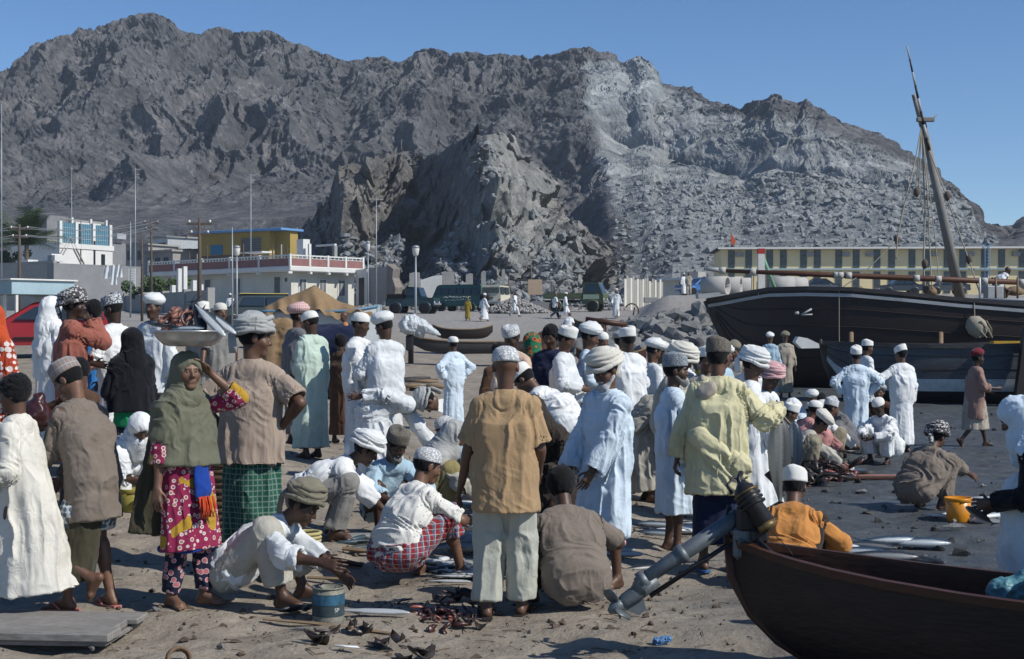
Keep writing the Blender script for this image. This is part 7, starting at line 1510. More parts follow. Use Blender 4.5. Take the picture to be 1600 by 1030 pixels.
person('turbaned man sitting behind the squatting white robe', 1376, 23.5, 1.70, 200, 'sit', [('robe', 'brown', {})], ('turban', 'turbangrey', 1.05), 1, p=(0, 0, .30))
for i, (px, d, lab, hat, wr, fc, hz_, sk_, ps) in enumerate((
 (1252, 22.5, 'white capped dark shirted man at the back of the seated circle', ('skull', 'kummaplain'), [('robe', 'navy', {})], 160, 10, 0, 'sit'),
 (1281, 20.6, 'man in white cap, white shirt and grey trousers squatting in the seated circle', ('cap', 'kumma'), [('shirt', 'white', {'sleeve': 'long', 'l': .03}), ('trousers', 'khaki', {'l': .03})], 70, 24, 1, 'squat'),
 (1256, 20.2, 'man in white cap and pink shirt in the seated circle', ('skull', 'kummaplain'), [('robe', 'pink', {'l': .025})], 75, 20, 1, 'squat'),
 (1243, 18.6, 'turbaned man in cream shirt leaning down over the pile of fish scraps', ('turban', 'turbancream', 1.1), [('shirt', 'stone', {'sleeve': 'long', 'l': .03, 'fold': .028}), ('trousers', 'khaki', {'l': .03})], 96, 48, 1, 'squat'),
 (1222, 20.8, 'figure in white headscarf at the left of the seated circle', ('hood',), [('robe', 'stone', {})], 80, 20, 1, 'squat'),
 (1306, 22.8, 'dark figure in white cloth at the right of the seated circle', ('skull', 'kummaplain'), [('robe', 'grey', {})], 240, 24, 4, 'sit'),
 (1294, 25, 'small seated boy in pale shirt between the circle and the standing robes', None, [('shirt', 'lightblue', {}), ('trousers', 'darkgrey', {})], 220, 24, 1, 'sit'))):
    person(lab, px, d, 1.68, fc, ps, wr, hat, sk_, tp=46 if i == 3 else 28, hp=hz_, scarf=('white', .2, False) if i == 4 else None, ra=(.1, .66, .12) if i == 3 else None, la=(-.08, .62, .16) if i == 3 else None, group='people sitting in a circle by the fish scraps')
person('man in brownish pink shirt and dark red turban walking right past the dhow', 1522, 23.6, 1.60, 88, 'walk', [('shirt', 'wineshirt', {'sleeve': 'elbow', 'l': .035, 'len': .40, 'fold': .024}), ('sarong', 'beige', {'hem': .32, 'wx': .22})], ('turban', 'turbandark', 1.0), 4, ra=(.18, .34, 1.06), la=(-.18, .30, 1.0), lf=(-.08, .24), rf=(.08, -.26, .06))
Z['reach'] = person('man in striped turban and grey brown robe squatting alone and reaching right', 1440, fy(1440, 795), 1.68, 50, 'squat', [('robe', 'greybrown', {'l': .034, 'fold': .03, 'sleeve': 'elbow'})], ('turban', 'turbanpat', 1.1), 1, tp=40, hp=20, ra=(.22, .66, .34), la=(-.08, .5, .34))
person('crouching man working on the dhow deck', 1561, 44.2, 1.66, 70, 'lean', [('shirt', 'white', {'sleeve': 'long'}), ('sarong', 'darkbrown', {})], None, 4, tp=45, z=pz(476, 44.2), p=(0, -.1, .6), group='people near the beached dhow')
# --- far figures on the slope and the track
FG = 'distant people on the track'
for (px, d, H, fc, lab, wr, hat, ps) in (
 (360, 84, 1.65, 180, 'tiny white robed figure by the yellow roofed car', [('robe', 'white', {})], ('skull', 'kummaplain'), 'stand'),
 (756, 85, 1.68, 60, 'white robed walker in front of the green van', [('robe', 'white', {})], ('cap', 'kummaplain'), 'walk'),
 (731, 86, 1.40, 190, 'child in ochre robe in front of the green van', [('robe', 'ochre', {})], ('skull', 'ochre'), 'stand'),
 (804, 93, 1.70, 110, 'man in white shirt and trousers walking past the gravel heap', [('shirt', 'white', {}), ('trousers', 'white2', {})], None, 'walk'),
 (867, 92, 1.70, 70, 'man in white shirt and dark trousers beside the green truck', [('shirt', 'white', {}), ('trousers', 'navy', {})], None, 'walk'),
 (883, 92, 1.72, 100, 'man in all white walking in front of the truck cab', [('shirt', 'white', {'sleeve': 'long'}), ('trousers', 'white', {'l': .03})], ('skull', 'kummaplain'), 'walk'),
 (963, 90, 1.86, 190, 'white robed man striding alone above the rubble bank', [('robe', 'white2', {})], ('turban', 'turbancream'), 'walk'),
 (888, 60, 1.45, 20, 'boy in white shirt sitting up on the boats by the rubble bank', [('shirt', 'white', {}), ('trousers', 'pink', {})], None, 'lean'),
 (1068, 108, 1.70, 150, 'white robed man standing at the low white shed', [('robe', 'white', {})], ('skull', 'kummaplain'), 'stand'),
 (1076, 107, 1.75, 180, 'man in tan shirt standing at the low white shed', [('shirt', 'beige', {}), ('trousers', 'beige', {})], None, 'stand'),
 (1106, 110, 1.65, 200, 'pale shirted figure leaning on the blue car', [('shirt', 'pink', {}), ('trousers', 'grey', {})], None, 'stand')):
    person(lab, px, d, H, fc, ps, wr, hat, 1, group=FG, z=(pz(462, d) if px > 1000 else (1.15 if px == 888 else None)))
flush()
# --- cloths and loads the figures wear or hold
def on(J, blob, h, name, m, fold=.012, ff=(16, 4), seed=1):
    for i, q in enumerate(blob.p):
        kind, a, k, sub, amp, axx, lo, hi = q
    v, f = blob.mesh(h, fold=fold, seed=seed, ff=ff); v = v*J['s']; return link(name, np_mesh(name, v, f), m, J['root'])
J = Z['bowl']                                 # long dark veil behind, blue sash with orange fringe
b = Blob(); b.sk(J['N']+A3(0, -.10, -.02), A3(.10, -.14, .50), (1, 0, 0), (.15, .10), (.24, .11), (6, .10, 2), .05); on(J, b, .011, 'veil', C['darkolive'], .02)
b = Blob(); b.rc(A3(.02, .165, 1.14), A3(.03, .205, .80), .050, .075, .03, (0, 1, 0), 3.2); on(J, b, .009, 'sash', C['royal'], .016, (18, 4), 4)
q = MB(); rr = random.Random(3)
for k in range(46):
    x = .04+rr.uniform(-.062, .062); y = .245+rr.uniform(-.02, .02); q.tube([(x, y, .77), (x+rr.uniform(-.02, .02), y+.02, .70), (x+rr.uniform(-.03, .03), y+.02, .63)], [.006, .006, .003], 4)
link('fringe', q.mesh(), cloth('fringe', (.48, .06, .02), .1), J['root'], scale=J['s'])
q = MB(); q.tube([(.212*math.cos(a), .035+.172*math.sin(a), .405+.006*math.sin(5*a)) for a in np.linspace(0, 6.283, 40)], .010, 6, cap=False); o = link('hem_band', q.mesh(), C['royal'], J['root'], scale=J['s'])
J = Z['yellow']                               # folded cloth over the left shoulder, wrapped waist
b = Blob(); b.rc(J['SL']+A3(.03, -.10, -.22), J['SL']+A3(.045, .0, .06), .06, .055, .03, (1, 0, 0), 1.5); b.rc(J['SL']+A3(.045, .0, .06), J['SL']+A3(.05, .13, -.10), .055, .05, .03, (1, 0, 0), 1.4); b.rc(J['SL']+A3(.05, -.09, -.02), J['SL']+A3(.10, -.10, .02), .06, .05, .03); on(J, b, .010, 'shoulder_cloth', C['beige'], .016, (14, 4), 7)
b = Blob(); b.rc(J['P']+A3(-.14, -.10, .10), J['P']+A3(.15, -.12, -.12), .08, .075, .05); b.rc(J['P']+A3(.15, -.12, -.12), J['P']+A3(.17, -.02, -.30), .08, .05, .05); b.rc(J['P']+A3(-.15, -.09, .06), J['P']+A3(.10, -.15, -.26), .07, .06, .05); on(J, b, .011, 'waist_cloth', C['yellow'], .026, (15, 4), 12)
J = Z['greybrown']; b = Blob(); b.sk(J['P']+A3(-.05, .02, -.05), A3(-.12, .02, .22), (1, 0, 0), (.12, .11), (.13, .12), (5, .08, 2), .05); on(J, b, .010, 'sarong', C['darkolive'], .02)
J = Z['edge']; b = Blob(); b.rc(J['P']+A3(0, .2, .1), J['P']+A3(.05, .2, -.45), .17, .2, .05); on(J, b, .012, 'white_wrap', C['white2'], .026, (12, 4), 12)
for k, px, dd in ((0, 'turbancream', 0),): pass
# ------------------------------------------------------------------ fish and market clutter
def fish_mat(name, back, side, belly, rough=.25):
    t = NT('fish_'+name); v = t.coord(rnd=False, kind='Object'); x, y, z = t.sep(v); n = t.noise(t.coord(), 30, 4, .6)
    k = t.math('ADD', t.math('MULTIPLY_ADD', z, 5.2, .52), t.math('MULTIPLY_ADD', n, .16, -.08))
    col = t.ramp(k, [(.16, belly), (.34, side), (.52, side), (.66, back), (1, back)]); sc_ = t.voro(t.coord((1, 1, 1)), 110)
    return t.fin(col, rough+.12, t.bump(sc_, .25, .003), .12, .5)
FM = {'silver': fish_mat('silver', (.045, .07, .09), (.42, .45, .46), (.62, .63, .62)), 'blue': fish_mat('blue', (.008, .018, .036), (.035, .06, .085), (.42, .46, .48)), 'dark': fish_mat('dark', (.012, .012, .015), (.028, .032, .036), (.22, .23, .23)), 'grey': fish_mat('grey', (.05, .055, .055), (.24, .25, .24), (.48, .48, .46), .4)}
FIN = mat('fish_fin', (.03, .035, .04), .4, .3, 20, 0)
_fc = {}
def fish_parts(kind):
    if kind in _fc: return _fc[kind]
    slim = {'long': .058, 'tuna': .13, 'mackerel': .10, 'small': .17}[kind]
    prof = [(-.5, .12), (-.47, .38), (-.40, .68), (-.28, .95), (-.12, 1), (.08, .92), (.25, .62), (.38, .28), (.44, .16), (.46, .15)]
    q = MB(); rings = []
    for x, r in prof:
        n = 10; rings.append([(x, slim*r*.62*math.sin(2*math.pi*i/n), slim*r*math.cos(2*math.pi*i/n)*(1 if math.cos(2*math.pi*i/n) > 0 else 1.08)-(.012 if x < -.45 else 0)) for i in range(n)])
    q.loft(rings); body = q.mesh('fish_body')
    q = MB(); h = slim*1.25+.05
    q.add([(.44, -.004, 0), (.55, -.003, h), (.50, -.003, 0), (.56, -.003, -h), (.44, .004, 0), (.55, .003, h), (.50, .003, 0), (.56, .003, -h)], [(0, 1, 2), (0, 2, 3), (4, 6, 5), (4, 7, 6), (0, 4, 5, 1), (1, 5, 6, 2), (2, 6, 7, 3), (3, 7, 4, 0)]); tail = q.mesh('tail_fin')
    fins = []
    for (x, l, hh, s) in ((-.08, .34, .075, 1), (.10, .16, .07, -1)):
        q = MB()
        z0 = slim*.85*s; q.add([(x, -.003, z0), (x+l*.35, -.002, z0+hh*s), (x+l, -.003, z0*.72), (x, .003, z0), (x+l*.35, .002, z0+hh*s), (x+l, .003, z0*.72)], [(0, 1, 2), (5, 4, 3), (0, 3, 4, 1), (1, 4, 5, 2), (2, 5, 3, 0)]); fins.append(q.mesh('fin'))
    q = MB()
    for s in (-1, 1): q.lathe([(.001, -.004), (.011, 0), (.001, .004)], 8, Matrix.Translation((-.435, s*slim*.36, .012)) @ Matrix.Rotation(R(90), 4, 'X'))
    eye = q.mesh('eye')
    for m in (tail, *fins): m.materials.append(FIN)
    eye.materials.append(mat('fish_eye', (.01, .01, .01), .15, .1, 3, 0)); _fc[kind] = (body, tail, fins, eye); return _fc[kind]
_fb = {}
def fish(label, loc, L, kind='mackerel', m='silver', yaw=0, roll=84, pitch=0, group=None):
    """a fish lying on its side; yaw turns it on the ground (0 = head to the left)"""
    b, t, f, e = fish_parts(kind)
    if (kind, m) not in _fb: bb = b.copy(); bb.materials.append(FM[m]); _fb[(kind, m)] = bb
    g = empty('fish', loc, 0, label, 'fish', group); g.rotation_euler = (R(roll), R(pitch), R(yaw)); g.rotation_mode = 'XYZ'
    if pitch: g.rotation_euler = (Matrix.Rotation(R(yaw), 3, 'Z') @ Matrix.Rotation(R(pitch), 3, 'Y') @ Matrix.Rotation(R(roll), 3, 'X')).to_euler()
    g.scale = (L, L, L)
    for me, nm in ((_fb[(kind, m)], 'fish_body'), (t, 'tail_fin'), (f[0], 'dorsal_fin'), (f[1], 'anal_fin'), (e, 'eye')): link(nm, me, None, g)
    return g
rf = random.Random(21)
def spot(px, py, dz=0):
    d = fy(px, py); p = at(px, d); p.z += dz; return p
def pile(px0, px1, py0, py1, n, L, kind, ms, lab, grp, yaw=None, lay=1, jit=25):
    for k in range(n):
        px = rf.uniform(px0, px1); py = rf.uniform(py0, py1); p = spot(px, py, .02*L*4*rf.random()*lay+.055*L*(1.6 if kind == 'tuna' else 1)); fish(lab, p, L*rf.uniform(.85, 1.15), kind, rf.choice(ms), (rf.uniform(0, 360) if yaw is None else yaw+rf.gauss(0, jit)), 84+rf.gauss(0, 8), 0, grp)
GUT = mat('fish_guts', (.042, .011, .010), .38, .6, 14, .5, 40, .004, spec=.6, c2=(.018, .006, .006)); GUTP = mat('fish_flesh', (.30, .10, .075), .3, .5, 18, .4, 40, .004, spec=.6); GUTD = mat('dark_skin_scrap', (.030, .022, .018), .35, .5, 14, .6, 40, .004, spec=.5)
def scraps(name, px0, px1, py0, py1, n, s, m, seed, hgt=.5):
    r_ = random.Random(seed); q = MB()
    for k in range(n):
        px, py = r_.gauss((px0+px1)/2, (px1-px0)/5), r_.gauss((py0+py1)/2, (py1-py0)/5); c = spot(px, py); c.z += r_.random()**2*s*hgt*1.5
        if r_.random() < .78:
            v = Vector((r_.gauss(0, 1), r_.gauss(0, .7), r_.gauss(0, .35))).normalized(); L = s*r_.uniform(.7, 2.2); w_ = s*r_.uniform(.12, .3); o = Vector((r_.gauss(0, .3), r_.gauss(0, .3), .15))*L
            q.tube([c-v*L*.5, c+o*.5, c+v*L*.5+o*.2], [w_*.5, w_, w_*.35], 7, flat=r_.uniform(.3, 1))
        else:
            w_ = s*r_.uniform(.25, .6); M = Matrix.Translation(c) @ Matrix.Rotation(r_.uniform(0, 6), 4, Vector((r_.gauss(0, 1), r_.gauss(0, 1), 1)).normalized()); rr_ = [(.05*w_, -.3*w_), (w_*r_.uniform(.6, 1), -.2*w_), (w_, .05*w_), (w_*r_.uniform(.4, .9), .3*w_), (.05*w_, .4*w_)]; q.lathe(rr_, 8, M, sx=r_.uniform(.6, 1.6))
    return tag(q.build(name, m), kind='stuff')
def rough_solid(name, px, py, s, m, seed, lab, cat, sq=.5, group=None, rot=0):
    rs_ = np.random.RandomState(seed); b = Blob()
    for k in range(5): a = rs_.normal(0, .35, 3)*[1, .6, .25]; c = rs_.normal(0, .35, 3)*[1, .6, .25]; b.rc(a*s, c*s, s*rs_.uniform(.18, .34), s*rs_.uniform(.08, .25), .03*s, (0, 0, 1), 1.5)
    v, f = b.mesh(s*.055, fold=s*.10, seed=seed, ff=(5/s*.5, 5/s*.5)); o = link(name, np_mesh(name, v, f), m); p = spot(px, py); o.location = p+Vector((0, 0, s*.15)); o.rotation_euler = (0, 0, rot); return tag(o, lab, cat, group)
def bucket(name, px, py, r, h, m, lab, cat='bucket', taper=.82, handle=True, rim=None):
    p = spot(px, py); g = empty(name, p, rf.uniform(0, 3), lab, cat); q = MB(); q.lathe([(r*taper*.98, 0), (r*taper, .004), (r, h), (r*.955, h), (r*taper*.95, .012), (.001, .01)], 28, cap=False); q.build('bucket_wall', m, g)
    q = MB(); q.lathe([(r*1.0, h-.035), (r*1.035, h-.032), (r*1.05, h-.004), (r*1.03, h+.004), (r*.96, h+.002)], 28, cap=False); q.build('rim', rim or m, g)
    if handle: q = MB(); q.tube([(r*1.03*math.cos(a), r*1.1*math.sin(a)*.35-(r*.95)*math.sin(a)*.6, h-.03-.55*h*math.sin(a)*.6) for a in np.linspace(0, math.pi, 14)], .005, 5); q.build('handle', CHROME, g)
    return g, p
# --- foreground left
g = empty('board_stack', at(95, 8.35), R(-4), 'flat stack of weathered grey boards at the bottom left corner', 'boards'); BOARD = mat('grey_board', (.20, .19, .175), .9, .5, 3, .8, 40, .004, scale=(.35, 1.2, 1))
for k in range(3): q = MB(); q.box((-.10+.03*k-.05*(k == 1), -.22+.225*k, .055), (1.02-.05*k, .205, .05-.006*k), M=Matrix.Rotation(.012*(k-1), 4, 'Z'), bev=.008); q.build('board', BOARD, g)
for k in range(3): q = MB(); q.box((-.12+.02*k, -.20+.22*k, .016), (1.0-.04*k, .20, .026), bev=.005); q.build('board', BOARD, g)
p = at(513, fy(513, 968)); g = empty('paint_tin', p, R(10), 'rusty paint tin with a blue band and white letters beside the squatting man', 'tin'); r_, h_ = .098, .215
TINM = mat('tin_flaking', (.20, .20, .165), .55, .5, 9, .4, 50, .003, metal=.2); q = MB(); q.lathe([(r_, 0), (r_, h_), (r_-.006, h_), (r_-.006, .01), (.001, .01)], 32, cap=False); q.build('tin_wall', TINM, g)
q = MB(); q.lathe([(r_+.002, .045), (r_+.002, .18)], 32, cap=False); bn = q.build('paper_label', mat('tin_label', (.035, .055, .062), .6, .45, 12, .1), g); q = MB(); q.lathe([(r_+.0035, .115), (r_+.0035, .175)], 32, cap=False); q.build('blue_band', mat('tin_blue', (.03, .105, .17), .55, .6, 16, .2, c2=(.05, .04, .03)), bn)
for z_ in (0.004, h_): q = MB(); q.lathe([(r_-.004, z_-.005), (r_+.005, z_-.004), (r_+.005, z_+.004), (r_-.004, z_+.005)], 32, cap=False); q.build('rim', TINM, g)
fc_ = bpy.data.curves.new('lettering', 'FONT'); fc_.body = 'SP'; fc_.size = .035; fc_.extrude = .0006; fc_.align_x = 'CENTER'; fo = bpy.data.objects.new('lettering', fc_); COL.objects.link(fo); fo.parent = g; a_ = R(-62); fo.location = ((r_+.0045)*math.cos(a_), (r_+.0045)*math.sin(a_), .075); fo.rotation_euler = (R(90), 0, a_+R(90)); fc_.materials.append(mat('white_print', (.6, .6, .58), .6, .1)); bpy.context.view_layer.update(); me_ = bpy.data.meshes.new_from_object(fo.evaluated_get(bpy.context.evaluated_depsgraph_get())); f2 = link('lettering', me_, None, g); f2.location = fo.location; f2.rotation_euler = fo.rotation_euler; bpy.data.objects.remove(fo)
q = MB(); q.lathe([(r_-.008, .16), (.001, .165)], 24, cap=False); q.build('dark_water', GUT, g)
fish('silver barracuda lying on the sand behind the paint tin', spot(580, 962, .035), .50, 'long', 'silver', 172, 80)
fish('small silver fish lying below the wooden strip', spot(472, 987, .012), .15, 'long', 'silver', 10, 84); fish('dark fish head down between the squatting man and the paint tin', spot(462, 958, .04), .26, 'tuna', 'dark', 40, 70); fish('blue black fish leaning on the paint tin', spot(486, 962, .07), .22, 'tuna', 'blue', 70, 60)
q = MB(); a, b = spot(411, 970, .02), spot(622, 990, .02); q.tube([a, a.lerp(b, .4)+Vector((0, .01, .006)), a.lerp(b, .8), b], [.014, .020, .018, .010], 5, smooth=False, flat=.55); tag(q.build('wood_strip', WOODL), 'split wooden strip lying in front of the paint tin', 'wood')
scraps('fish_scraps', 625, 760, 935, 985, 70, .062, GUT, 4); scraps('fish_scraps', 640, 745, 945, 980, 16, .05, GUTP, 5); scraps('fish_scraps', 560, 700, 935, 960, 20, .03, GUT, 25, .2)
for i, (px, py, s, lab) in enumerate(((512, 1006, .17, 'curled dark skin scrap left of the middle in the foreground'), (597, 1004, .14, 'dark shell shaped scrap with a pale edge on the sand'), (652, 1024, .15, 'dark leathery scrap at the bottom edge'), (560, 990, .12, 'flat dark strip of skin just under the wooden strip'), (728, 975, .13, 'brown lump at the right end of the foreground scraps'), (700, 938, .16, 'dark brown hump above the foreground scraps'))):
    q = MB(); r_ = random.Random(60+i); p = spot(px, py)
    for k in range(4):                        # curled flaps of hide
        n = 7; a0 = r_.uniform(0, 6.28); L = s*r_.uniform(.5, 1.0); wd = s*r_.uniform(.25, .5); cv = r_.uniform(.6, 1.8); M = Matrix.Translation(p+Vector((r_.gauss(0, s*.25), r_.gauss(0, s*.15), .012+.015*k))) @ Matrix.Rotation(a0, 4, 'Z') @ Matrix.Rotation(r_.gauss(0, .4), 4, 'X'); rows = []
        for u in range(n):
            t = u/(n-1)-.5; x = L*math.sin(t*cv*2)/(cv*2)*1.4; z_ = L*(1-math.cos(t*cv*2))/(cv*2)*1.2; ww = wd*(1-abs(2*t)**2.5)*.5+.004; rows.append([(x, -ww, z_+.02*s*math.sin(u*2+k)), (x, ww, z_+.10*s*math.sin(u*1.3+k)), (x, ww*.9, z_+.05*s+.1*s*math.sin(u*1.3+k)), (x, -ww*.9, z_+.06*s)])
        q.loft(rows, M=M)
    tag(q.build('skin_scrap', GUTD), lab, 'fish scrap', 'scraps lying in the foreground')
q = MB(); p = spot(278, 1026); q.lathe([(.05, 0), (.075, .03), (.07, .075), (.052, .07), (.05, .03)], 16, Matrix.Translation(p) @ Matrix.Rotation(R(70), 4, 'X') @ Matrix.Rotation(R(20), 4, 'Y'), cap=False); tag(q.build('clay_cup', mat('brown_pottery', (.15, .10, .065), .8, .4, 8, .3)), 'broken brown pot lying at the bottom edge', 'pot')
rough_solid('black_bag', 762, 938, .20, mat('black_bag', (.012, .012, .014), .4, .3, 9, .5, 30, .01), 61, 'black bag lying by the feet of the tan shirted man', 'bag')
q = MB()
for k in range(9): a = spot(536+k*1.2, 1014, .03); q.tube([a, a+Vector((.012*k-.05, -.02, .004)), a+Vector((.06, -.04, .0))], .004, 4)
tag(q.build('white_string', C['white']), 'short white string on the dark skin scrap', 'string')
b = Blob(); b.rc((-.05, 0, 0), (.05, .01, .02), .045, .03, .02); v, f = b.mesh(.006, fold=.02, seed=5, ff=(40, 40)); o = link('blue_wrapper', np_mesh('blue_wrapper', v, f), mat('blue_plastic', (.07, .17, .33), .3, .4, 30, .5), loc=spot(1036, 1006, .02), scale=.6); tag(o, 'crumpled blue wrapper on the sand in the canoe shadow', 'litter')
# --- market rows in the middle
bucket('yellow_bucket', 206, 797, .105, .19, mat('old_yellow', (.26, .22, .045), .55, .35, 6, .1), 'dirty yellow bucket of fish behind the grey brown shirted man', handle=False)
pile(186, 228, 776, 800, 9, .24, 'mackerel', ['dark', 'grey', 'silver'], 'fish heaped around the dirty yellow bucket', 'fish around the yellow bucket', lay=2); scraps('fish_scraps', 195, 230, 780, 800, 14, .05, GUT, 9)
person('figure in white cloth crouching behind the yellow bucket', 205, 12.4, 1.6, 150, 'squat', [('robe', 'white', {'l': .03})], ('hood',), 1, scarf=('white', .2, True), hp=40, tp=44); flush()
def wicker(px, py, r, h, m, lab, n=9, cat='basket'):
    p = spot(px, py); g = empty('basket', p, 0, lab, cat)
    for k in range(n): q = MB(); z_ = h*(k+.5)/n; rr_ = r*(.82+.22*k/n); q.tube([(rr_*math.cos(a)*(1+.02*math.sin(8*a+k*3)), rr_*math.sin(a)*(1+.02*math.sin(8*a+k*3)), z_) for a in np.linspace(0, 2*math.pi, 26)], h/n*.5, 6, cap=False); q.build('coil', m[k*len(m)//n] if isinstance(m, list) else m, g)
    q = MB(); q.lathe([(r*.8, .01), (.001, .01)], 16, cap=False); q.build('bottom', m[0] if isinstance(m, list) else m, g); return g, p
CANE = mat('dark_cane', (.075, .05, .03), .8, .4, 14, .4, 60, .003)
wicker(352, 838, .20, .62, CANE, 'tall dark wicker basket behind the woman with the bowl', 12); wicker(330, 800, .22, .30, CANE, 'low dark wicker basket beside the tall one')
ya, ra_ = mat('straw_yellow', (.42, .36, .17), .85, .2, 10, .3), mat('straw_red', (.34, .05, .05), .85, .2, 10, .3)
wicker(478, 884, .105, .26, [ra_, ya, ra_, ra_, ya, ya, ya, ya, ya], 'red and yellow striped straw basket behind the squatting man', 9)
fish('long spotted fish under the hands of the white turbaned squatting man', spot(560, 848, .05), .75, 'long', 'grey', 176, 80)
for i, (px, py, px2, py2, lab) in enumerate(((500, 876, 566, 882, 'reddish block of wood behind the striped basket'), (535, 866, 600, 872, 'thin dark stick beside the reddish block'), (480, 900, 560, 905, 'low plank between the two squatting men'))):
    q = MB(); a, b = spot(px, py, .03), spot(px2, py2, .03); q.tube([a, a.lerp(b, .5), b], [.03-.008*i, .034-.008*i, .026-.008*i], 6, smooth=False, flat=.7); tag(q.build('wood_piece', WOODR if i < 1 else WOODL), lab, 'wood', 'wood lying in the fish rows')
pile(672, 756, 878, 898, 34, .20, 'small', ['silver', 'silver', 'grey'], 'round silver fish in the heap right of the dotted shirt', 'small round fish heaped by the plaid sarong', lay=1)
pile(684, 770, 899, 916, 14, .34, 'long', ['silver', 'silver', 'blue'], 'slender silver fish in the row below the round fish', 'slender fish in a row by the plaid sarong', yaw=168, jit=10)
pile(690, 756, 828, 868, 5, .62, 'tuna', ['blue', 'dark'], 'large blue tuna lying behind the plaid sarong', 'blue tuna left of the tan shirt', yaw=150, jit=30)
pile(664, 742, 772, 806, 14, .42, 'mackerel', ['silver', 'blue', 'grey'], 'silver blue fish laid out beyond the dotted shirt', 'fish laid out left of the tan shirt', yaw=175, jit=20)
pile(545, 640, 835, 868, 9, .36, 'mackerel', ['grey', 'dark', 'silver'], 'fish lying between the squatting men in the middle', 'fish between the squatting men', yaw=20, jit=30)
pile(1018, 1112, 770, 840, 32, .42, 'mackerel', ['silver', 'grey', 'blue'], 'fish laid out behind the bare shins of the white robes', 'fish laid out between the white robes', yaw=175, jit=16)
pile(826, 900, 905, 950, 8, .34, 'mackerel', ['silver', 'grey'], 'fish lying in front of the squatting grey brown back', 'fish by the squatting grey brown back', yaw=20)
pile(905, 1010, 860, 905, 7, .36, 'mackerel', ['silver', 'grey', 'dark'], 'fish at the feet of the bearded man', 'fish by the bearded man', yaw=175, jit=30)
pile(620, 700, 742, 768, 10, .36, 'mackerel', ['silver', 'grey'], 'fish in front of the hooded cloak', 'fish by the hooded cloak', yaw=10)
# --- further back, left of centre
for k in range(9):
    q = MB(); a = spot(rf.uniform(640, 690), rf.uniform(598, 612), .05+.05*(k % 3)); v = Vector((rf.uniform(.5, .9), rf.uniform(-.4, .4), rf.uniform(-.03, .08))); q.tube([a-v*.5, a, a+v*.5], [.05, .07, .04], 6); tag(q.build('driftwood', HULLW if k % 2 else WOODL), 'dark driftwood pole heaped on the sand left of the centre white robe', 'driftwood', 'driftwood heap on the open sand')
p = spot(664, 650, .0); q = MB(); q.box((0, 0, .12), (.42, .30, .24), Matrix.Rotation(R(25), 4, 'Z') @ Matrix.Rotation(R(-14), 4, 'Y'), bev=.005); o = q.build('cardboard_box', mat('card', (.42, .39, .33), .9, .2, 4, .1), loc=p+Vector((0, 0, .22))); tag(o, 'tilted pale cardboard box beyond the hooded cloak', 'box')
q = MB(); q.lathe([(.10, 0), (.17, .02), (.18, .04), (.15, .03), (.001, .02)], 20, cap=False); tag(q.build('enamel_plate', WALLW, loc=spot(692, 655, .25), rot=(R(50), 0, .3)), 'white enamel plate leaning by the cardboard box', 'plate')
q = MB(); q.box((0, 0, .0), (1.2, .8, .03), bev=.01); tag(q.build('tan_board', mat('tan_mat', (.30, .23, .15), .9, .2, 3, .2), loc=spot(668, 628, .05), rot=(0, 0, .4)), 'flat tan board on the sand behind the cardboard box', 'board')
# --- right: scraps, mats, buckets, fish, stones
scraps('fish_scraps', 1195, 1345, 722, 762, 240, .15, GUT, 14, 1.0); scraps('fish_scraps', 1205, 1335, 726, 760, 60, .12, GUTP, 15, 1.2); scraps('fish_scraps', 1205, 1335, 724, 762, 170, .18, GUTD, 16, 1.0)
pile(1232, 1330, 735, 758, 9, .34, 'tuna', ['silver', 'dark'], 'severed fish piece glinting in the dark scrap heap', 'fish pieces in the scrap heap', lay=3)
for i, (px, py, w_, lab) in enumerate(((1335, 742, 1.3, 'long pink wooden slat beside the scrap heap'), (1355, 749, 1.2, 'wet brown slat below the pink one'), (1290, 733, 1.0, 'flat blue grey mat behind the scrap heap'))):
    q = MB(); q.box((0, 0, .02), (w_, .11 if i < 2 else .5, .035), bev=.008); tag(q.build('slat', [mat('pink_slat', (.28, .14, .11), .7, .3, 5, .2), WOODR, mat('wet_mat', (.06, .085, .11), .4, .3, 5, .2)][i], loc=spot(px, py, .01), rot=(0, 0, -.05+.1*i)), lab, 'board', 'boards by the scrap heap')
bucket('orange_bucket', 1497, 810, .132, .235, mat('orange_plastic', (.60, .23, .012), .35, .08, 2, 0, spec=.5), 'bright orange plastic bucket right of the squatting man in grey brown')
pile(1512, 1574, 784, 814, 20, .44, 'mackerel', ['silver', 'blue', 'grey'], 'silver fish in the pile right of the orange bucket', 'fish piled by the orange bucket', yaw=160, jit=20, lay=2)
pile(1450, 1476, 800, 812, 2, .26, 'mackerel', ['silver'], 'fish left of the orange bucket', 'fish left of the orange bucket')
for i, (px, py, L, kd, m_, yw, lab) in enumerate(((1330, 878, .60, 'mackerel', 'blue', 165, 'silver tuna nearest the orange shirted man'), (1372, 884, .62, 'mackerel', 'dark', 172, 'second silver tuna lying just behind the canoe rim'), (1352, 868, .52, 'mackerel', 'dark', 150, 'dark finned tuna above the two silver ones'), (1398, 880, .85, 'long', 'dark', 140, 'long dark fish laid across the tuna'), (1425, 858, .66, 'mackerel', 'blue', 176, 'blue backed tuna right of the dark long fish'), (1390, 858, .55, 'mackerel', 'blue', 185, 'blue tuna behind the pile by the canoe'), (1312, 870, .36, 'mackerel', 'silver', 200, 'small mackerel left of the tuna pile'))): fish(lab, spot(px, py, .075), L, kd, m_, yw, 80, 0, 'tuna lying beyond the canoe')
